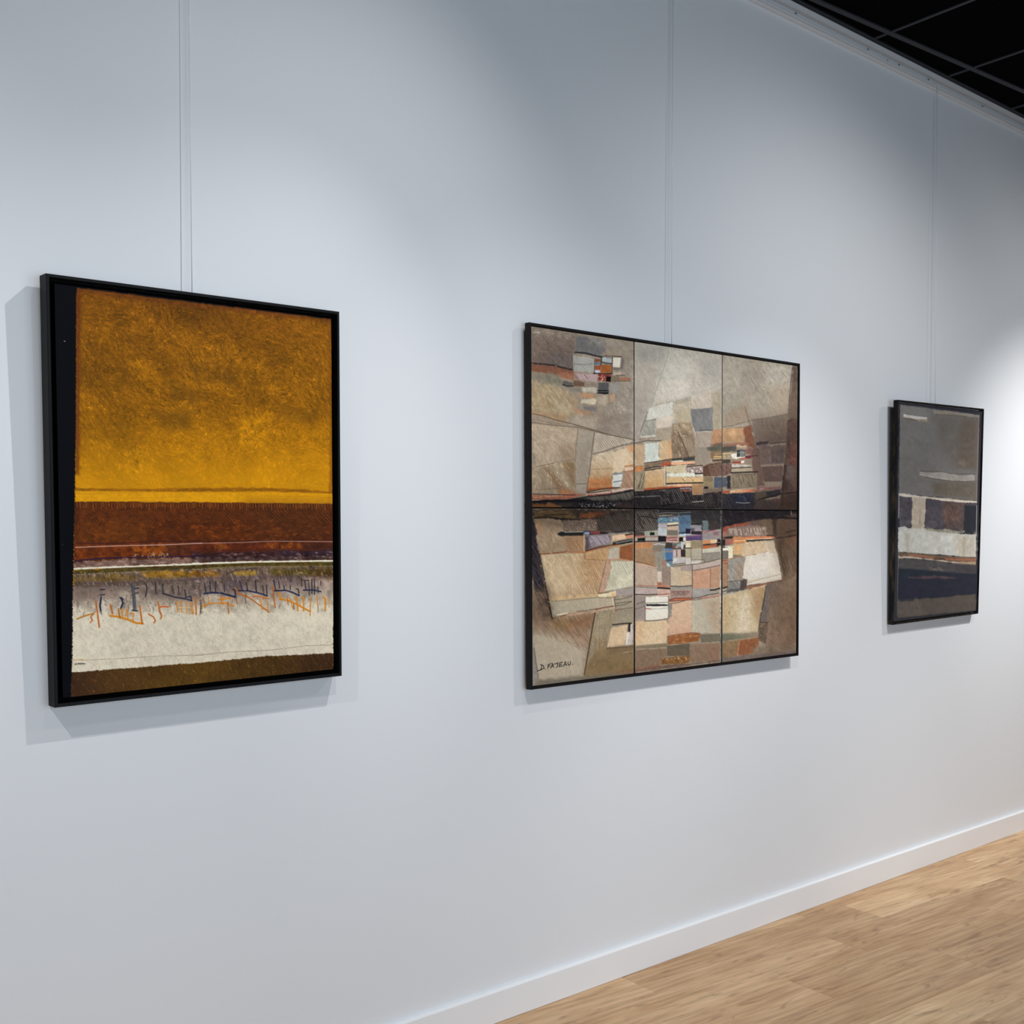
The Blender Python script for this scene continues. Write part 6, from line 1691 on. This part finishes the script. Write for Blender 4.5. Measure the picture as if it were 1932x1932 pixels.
    s('R', (890, 840, 1050, 840, 1000, 1250, 850, 1120), (154, 132, 112), .55, .6)
    l('R', (895, 835, 1050, 838), (52, 44, 42), 1.6, .8)
    f('R', (1090, 140, 1330, 60, 1590, 0, 1590, 1420, 990, 1420, 1060, 820), (123, 102, 84), 1, 8, 3, .14, 'v')
    f('R', (1060, 900, 1400, 880, 1480, 1300, 1040, 1330), (140, 112, 96), .6, 24, 5, .14)
    f('R', (1380, 400, 1570, 300, 1570, 1200, 1420, 1200), (112, 78, 60), .6, 20, 5, .14)
    f('R', (1080, 150, 1330, 60, 1250, 420, 1080, 500), (100, 88, 84), .6, 16, 4, .14)
    s('R', (1060, 200, 1560, 60, 1560, 1350, 1000, 1380), (192, 166, 140), .55, .6, 'v', 12)
    s('R', (1060, 200, 1560, 60, 1560, 1350, 1000, 1380), (74, 56, 44), .6, .55, 'v', 12)
    f('R', (195, 1052, 600, 1040, 855, 1015, 835, 1105, 500, 1150, 195, 1188), (114, 112, 94), 1, 3, 1.5, .1, 'h')
    f('R', (195, 1060, 420, 1050, 420, 1150, 195, 1180), (94, 97, 83), .7, 8, 3)
    f('R', (640, 1050, 850, 1020, 830, 1090, 650, 1110), (150, 124, 98), .7, 5, 2)
    f('R', (195, 1195, 500, 1150, 480, 1455, 195, 1500), (130, 104, 74), 1, 3, 1.5, .12)
    f('R', (500, 1160, 870, 1115, 860, 1255, 770, 1405, 470, 1440), (139, 84, 54), 1, 4, 2, .15)
    l('R', (525, 1170, 500, 1300, 480, 1440), (206, 132, 92), 1.5, .8, -.7)
    f('R', (780, 1290, 1000, 1260, 1580, 1240, 1580, 1420, 740, 1470), (124, 108, 91), .85, 10, 4, .16)
    l('R', (195, 1188, 350, 1165, 520, 1145, 700, 1125, 850, 1100), (160, 142, 110), 1.4, .7, -.6)
    f('R', (195, 1480, 700, 1425, 1100, 1390, 1580, 1350, 1580, 1430, 195, 1580), (102, 90, 88), .85, 4, 2, .15, 'h')
    l('O', (196, 240, 188, 1200, 180, 1960), (196, 194, 186), 1.7, .9, .15)
    l('R', (176, 0, 180, 700, 184, 1560), (196, 194, 186), 1.9, .9, .1)
    # luminous pale passages and the darker washes drawn over the patches
    f('H', (700, 560, 1250, 560, 1250, 1200, 560, 1250), (206, 202, 192), .45, 40, 4, .04)
    f('H', (1250, 900, 1700, 800, 1700, 1250, 1250, 1300), (196, 188, 174), .3, 40, 4, .04)
    f('H', (430, 1420, 860, 1340, 860, 1720, 430, 1720), (206, 200, 188), .35, 20, 4, .04)
    f('J', (1230, 700, 1860, 560, 1860, 900, 1220, 1000), (212, 192, 160), .3, 24, 4, .04)
    f('M', (430, 1050, 1000, 1050, 1150, 1500, 600, 1600), (204, 180, 142), .35, 30, 4, .04)
    f('Q', (230, 760, 1180, 500, 1180, 900, 240, 1080), (208, 182, 150), .3, 30, 4, .04)
    f('R', (430, 380, 800, 330, 760, 980, 420, 980), (200, 186, 158), .3, 24, 4, .04)
    f('O', (680, 1100, 1160, 1040, 1220, 1420, 700, 1460), (200, 196, 188), .35, 20, 4, .04)
    f('G', (200, 400, 900, 500, 880, 900, 200, 820), (84, 72, 68), .3, 26, 6, .15)
    f('I', (800, 1450, 1620, 1300, 1620, 1990, 840, 1990), (78, 62, 56), .38, 40, 6, .15)
    f('L', (820, 350, 1600, 200, 1600, 1690, 820, 1690), (66, 52, 48), .32, 36, 6, .15)
    f('M', (230, 200, 1890, 200, 1890, 560, 700, 560, 240, 420), (52, 44, 40), .3, 14, 6, .15)
    f('O', (1180, 420, 1600, 420, 1600, 1200, 1260, 1200), (66, 50, 42), .4, 26, 6, .15)
    f('P', (230, -60, 500, -60, 640, 480, 240, 560), (76, 58, 46), .3, 26, 6, .15)
    f('P', (1120, 1000, 1885, 940, 1885, 1330, 1100, 1380), (104, 82, 56), .3, 24, 6, .12)
    f('R', (1040, 200, 1590, 60, 1590, 1420, 1000, 1420), (94, 74, 58), .32, 36, 6, .15)
    f('Q', (178, 1230, 1705, 1130, 1705, 1440, 178, 1600), (108, 86, 68), .25, 14, 6, .12)
    by = np.exp(-((a.y - 956) / 30.0) ** 2)[:, None]
    a.c *= 1 - .2 * by
    for k in range(260):
        rx, ry = 1012 + 486 * ((k * .61803) % 1), 650 + 590 * ((k * .75488) % 1)
        ln, an = 5 + 9 * ((k * .4142) % 1), 56 + 14 * math.sin(k * 1.7)
        dx, dy = ln * math.cos(math.radians(an)), ln * math.sin(math.radians(an))
        l('0', (rx, ry, rx + dx, ry + dy), (70, 54, 44) if k % 2 else (206, 190, 164), .8, .18)
    # one warm veil over all the colours, then overall pastel grain
    lum = (a.c @ np.array([.3, .55, .15]))[:, None] * np.array([1.07, .99, .90])
    a.c = a.c * .72 + lum * .28
    a.c = np.clip(120 + (a.c - 120) * 1.13 + 3, 0, 255)
    gr = .022 * a.n_f + .016 * a.n_d + .012 * a.noise(2.5, 2.5, 0, 31)
    a.c *= (1 + gr)[:, None]
    a.hg += .00003 * (a.n_f + .8 * a.n_d)
    return a


P2 = empty('framed_painting', picture_matrix(3.1574, -0.0402, 1.6151, -0.0006, 0.0058))
P2['label'] = 'wide beige and grey patchwork abstract made of six joined canvases in a thin dark frame'
P2['category'] = 'painting'
P2['group'] = 'paintings hung along the white wall'
frame_rails(P2, 1.4305, 1.1494, 0.0085, 0.0214, M_FRAME2)
boxes('backing_board', [(-.706, .706, -.566, .566, -.021, -.0185)], M_BOARD, P2)
A2 = paint_patchwork()
M_PASTEL = paint_material('pastel_paint', 0.75, 0.05, 0.1)
PLACE = {(0, 0): 'upper left', (1, 0): 'upper middle', (2, 0): 'upper right', (0, 1): 'lower left', (1, 1): 'lower middle', (2, 1): 'lower right'}
# seams between the canvases (columns / rows of the painted field)
c_a, c_b, r_m = 200, 401, 320
for j, (ra, rb) in enumerate(((0, r_m), (r_m + 1, A2.nv))):
    g = 1 if j == 0 else 2
    for i, (ca, cb) in enumerate(((0, c_a), (c_a + 1 + (j == 1), c_b - (j == 1)), (c_b + 1 + (j == 1), A2.nu))):
        edge = ((58, 50, 52) if i < 2 else (150, 146, 140)) if j == 0 else ((48, 42, 54) if i < 2 else (120, 116, 112))
        o = canvas_mesh('canvas_panel', A2, ca, cb, ra, rb, 0.0135, M_PASTEL, P2, np.array([1.36, 1.32, 1.27]), edge, -0.0045)
        o['label'] = PLACE[(i, j)] + ' canvas of the patchwork painting'
ribbon('signature', A2, 'P', SIGN, 0.0022, M_INK, P2, -0.0034)['label'] = 'dark hand-lettered signature D. FAJEAU.'


# ================================================================== picture 3: narrow grey and dark blue abstract
def paint_narrow():
    a = Art([(1697, 762.2), (1855, 776.4), (1842.2, 1152.2), (1686.8, 1173.3)], (0.742, 0.949), 260, 430, 37)
    f, l, h, s = a.fill, a.line, a.hatch, a.speck
    a.c[:] = (44, 44, 52)
    f('S', (345, 222, 600, 250, 900, 282, 1665, 378, 1610, 1800, 325, 1700), (108, 105, 102), 1, 1.5, .6, .04)
    f('S', (345, 222, 800, 270, 800, 480, 345, 400), (118, 116, 111), .7, 14, 3, .04)
    f('S', (900, 400, 1660, 430, 1620, 1300, 1200, 1250, 1000, 900), (99, 92, 86), .8, 18, 4, .05)
    f('S', (1400, 430, 1660, 430, 1630, 1320, 1300, 1250, 1330, 700), (94, 82, 72), .85, 14, 4, .06)
    f('S', (340, 1150, 900, 1150, 1000, 1600, 330, 1690), (108, 103, 99), .6, 16, 4, .04)
    f('S', (850, 1500, 1620, 1480, 1610, 1790, 900, 1720), (94, 85, 72), .8, 10, 3, .06)
    f('S', (900, 300, 1300, 330, 1665, 380, 1660, 420, 1300, 390, 920, 370), (138, 126, 113), .8, 3, 1, .05)
    l('S', (930, 375, 1200, 385, 1450, 405), (90, 78, 66), 1.8, .7, -1)
    l('S', (1660, 380, 1640, 900, 1620, 1500, 1610, 1800), (140, 126, 112), 1.3, .8)
    f('S', (1310, 1100, 1420, 1150, 1410, 1230, 1320, 1200), (116, 103, 94), .6, 5, 2)
    f('S', (400, 385, 560, 410, 790, 440, 795, 512, 600, 490, 395, 465), (112, 96, 84), .9, 2.5, .5)
    f('S', (405, 378, 560, 402, 790, 428, 790, 462, 620, 466, 480, 440, 400, 425), (184, 180, 172), 1, 1.3, .3, .04, z=.0002)
    f('S', (640, 470, 790, 460, 790, 500, 640, 488), (142, 136, 112), .9, 1.6, .8)
    l('S', (680, 1320, 1000, 1325, 1200, 1360, 1590, 1365), (84, 70, 58), 1.6, .7, -1)
    f('S', (668, 1338, 900, 1350, 1020, 1335, 1160, 1360, 1300, 1385, 1580, 1380, 1585, 1470, 1400, 1482, 1230, 1470, 900, 1435, 760, 1400, 668, 1385), (143, 135, 129), 1, 1.5, .8, .05, z=.0004)
    l('S', (680, 1385, 850, 1420, 1100, 1455, 1250, 1475), (174, 166, 156), 1.3, .8, -.8)
    l('S', (760, 1425, 1000, 1465, 1300, 1490, 1560, 1492), (86, 74, 62), 1.5, .7, -1)
    # pale line and the row of blocks
    f('S', (325, 1735, 560, 1760, 1000, 1790, 1612, 1840, 1605, 2150, 325, 2130), (72, 66, 72), 1, 1.5, .6, .1)
    f('S', (335, 1760, 545, 1770, 540, 2200, 335, 2200), (76, 70, 76), 1, 2, 1, .12)
    f('S', (765, 1790, 1070, 1810, 1060, 2200, 765, 2200), (72, 68, 76), 1, 3, 1.5, .1)
    f('S', (1060, 1810, 1420, 1850, 1400, 2200, 1060, 2200), (86, 68, 62), 1, 6, 2, .12)
    f('T', (330, -100, 545, -100, 530, 245, 340, 240), (78, 73, 80), 1, 2, 1, .14)
    f('T', (750, -100, 1070, -100, 1060, 255, 745, 250), (76, 71, 77), 1, 3, 1.5, .1)
    f('T', (1060, -100, 1415, -100, 1390, 275, 1060, 255), (84, 70, 67), 1, 5, 2, .12)
    f('T', (1080, -90, 1300, -90, 1320, 120, 1100, 120), (98, 72, 62), .7, 10, 4, .14)
    f('T', (1410, -140, 1612, -130, 1600, 345, 1390, 310), (44, 45, 52), 1, 2, 1, .06)
    f('S', (545, 1745, 770, 1755, 760, 2000, 550, 2000), (172, 158, 140), 1, 1.8, .8, .06)
    f('T', (548, -150, 765, -150, 752, 120, 735, 280, 530, 280), (172, 157, 136), 1, 1.8, .8, .07, 'v')
    l('T', (670, 20, 668, 200), (134, 116, 92), 1.4, .6, -.6)
    f('S', (322, 1700, 480, 1712, 800, 1748, 1100, 1765, 1400, 1800, 1615, 1805, 1615, 1842, 1400, 1835, 1100, 1815, 800, 1775, 560, 1762, 322, 1735), (192, 180, 164), 1, 1.5, .7, .05, z=.0003)
    l('S', (800, 1752, 1050, 1772, 1300, 1792, 1600, 1812), (130, 108, 84), 1.2, .7, -.6)
    l('S', (325, 1720, 320, 2100), (176, 170, 160), 1.4, .8)
    l('T', (1612, -140, 1600, 350), (174, 168, 160), 1.3, .8)
    # white band
    f('T', (315, 240, 420, 225, 530, 255, 740, 250, 900, 290, 1380, 335, 1600, 345, 1590, 722, 1300, 705, 1000, 685, 600, 660, 310, 645), (180, 178, 169), 1, 1.5, .8, .06, 'v')
    f('T', (750, 250, 1060, 255, 1400, 300, 1380, 335, 1000, 320, 760, 285), (150, 144, 122), .85, 3, 1.5)
    f('T', (430, 340, 500, 340, 485, 650, 440, 640), (162, 154, 138), .8, 4, 2)
    f('T', (1250, 360, 1600, 350, 1590, 710, 1260, 690), (172, 162, 146), .8, 10, 4, .07, 'v')
    f('T', (1380, 380, 1430, 380, 1410, 690, 1370, 690), (150, 138, 112), .7, 4, 2, .1, 'v')
    s('T', (330, 260, 1250, 300, 1250, 680, 330, 640), (200, 198, 190), .6, .45, 'v', 8)
    # rust and pale stripes
    f('T', (312, 640, 600, 660, 1000, 690, 1300, 712, 1590, 715, 1590, 850, 1300, 830, 900, 770, 600, 735, 312, 710), (108, 86, 68), 1, 1.5, .7, .14, 'h')
    l('T', (500, 690, 700, 705, 850, 735, 950, 755), (168, 92, 68), 2.4, .85, -1)
    l('T', (1060, 748, 1250, 758, 1590, 765), (166, 92, 62), 2.8, .85, -1)
    f('T', (900, 735, 1100, 740, 1080, 765, 910, 765), (74, 56, 46), .9, 2, 1)
    f('T', (312, 710, 500, 715, 900, 762, 1300, 802, 1590, 795, 1590, 845, 1300, 830, 900, 778, 500, 745, 312, 752), (176, 156, 138), 1, 1.4, .7, .06)
    f('T', (1300, 800, 1590, 795, 1590, 848, 1350, 835), (160, 130, 98), .85, 2, 1)
    # grey, navy, brown
    f('T', (310, 755, 500, 748, 900, 780, 1300, 835, 1590, 850, 1590, 1000, 310, 930), (74, 70, 71), 1, 1.6, .8, .08, 'h')
    f('T', (1250, 840, 1590, 850, 1590, 1000, 1250, 980), (62, 57, 60), .8, 8, 3)
    f('T', (820, 905, 1000, 905, 1110, 940, 1000, 950, 840, 930), (118, 100, 92), .85, 4, 2)
    f('T', (308, 915, 600, 930, 900, 955, 1250, 985, 1590, 990, 1585, 1330, 1300, 1345, 1000, 1380, 580, 1410, 560, 1450, 420, 1455, 305, 1440), (40, 42, 54), 1, 1.6, .8, .05, 'h')
    f('T', (310, 920, 900, 960, 1230, 985, 1230, 1040, 320, 1060), (38, 46, 54), .8, 8, 3)
    f('T', (310, 1180, 800, 1200, 700, 1380, 310, 1430), (42, 40, 56), .7, 16, 4)
    f('T', (480, 1060, 640, 1045, 900, 1030, 1150, 1040, 1290, 1060, 1270, 1085, 1000, 1065, 660, 1085), (86, 62, 68), .95, 3, 1.2)
    f('T', (300, 1440, 420, 1458, 560, 1452, 585, 1412, 1000, 1385, 1300, 1348, 1588, 1325, 1590, 1590, 300, 1730), (82, 73, 66), 1, 1.8, 1, .05)
    f('T', (300, 1470, 700, 1440, 700, 1680, 300, 1720), (86, 77, 72), .7, 14, 4)
    l('T', (292, 1690, 300, 1200, 318, 600), (112, 108, 108), 1.4, .7)
    # navy margin
    f('T', (232, 600, 300, 600, 292, 1725, 340, 1722, 1590, 1592, 1610, 1605, 236, 1800), (48, 48, 54), 1, 1.6, .6, .06)
    f('S', (322, 192, 1720, 320, 1712, 380, 1665, 372, 900, 275, 345, 220, 335, 800, 318, 800), (48, 48, 58), .8, 1.6, .6, .05)
    f('S', (1668, 372, 1720, 360, 1680, 1932, 1620, 1932), (46, 42, 52), .95, 1.6, .6, .05)
    a.c = a.c * .84 + (a.c.mean(1))[:, None] * .16
    return a


P3 = empty('framed_painting', picture_matrix(4.9563, -0.0444, 1.6232, 0.0243, 0.0189))
P3['label'] = 'grey over white and navy banded abstract, smallest in view, in a worn black frame'
P3['category'] = 'painting'
P3['group'] = 'paintings hung along the white wall'
frame_rails(P3, 0.7618, 0.9753, 0.0065, 0.0233, worn_frame())
boxes('backing_board', [(-.3735, .3735, -.480, .480, -.0225, -.0195)], M_BOARD, P3)
A3 = paint_narrow()
o = canvas_mesh('canvas', A3, 0, A3.nu, 0, A3.nv, 0.0125, paint_material('matte_paint', 0.7, 0.05, 0.1), P3, np.array([1.46, 1.44, 1.40]), (26, 26, 30), -0.006)
o.location = (0.004, 0, 0)
o['label'] = 'canvas of grey, white, rust and navy bands'

# ------------------------------------------------------------------ hanging wires from the rail
M_WIRE = mat('pale_hanging_cord', (240, 241, 243), 0.2, 0.7, 0.02, 500)
for x, yb, zb, lab in ((1.3225, -.022, 2.07, 'thin pale hanging cord above the ochre painting'),
                       (3.1285, -.022, 2.14, 'thin pale hanging cord above the six-canvas patchwork painting'),
                       (4.9225, -.030, 2.06, 'thin pale hanging cord above the narrow grey painting')):
    wr = tube('hanging_wire', [(x, yb, zb), (x, yb * .55 - .0075, (zb + 3.545) / 2), (x, -.0195, 3.547)], 0.0012, M_WIRE)
    wr['label'], wr['category'], wr['group'] = lab, 'wire', 'hanging cords of the paintings'
    tube('hook', [(x, -.0215, 3.534), (x, -.0222, 3.541), (x, -.0175, 3.549)], 0.0022, M_RAIL, wr)
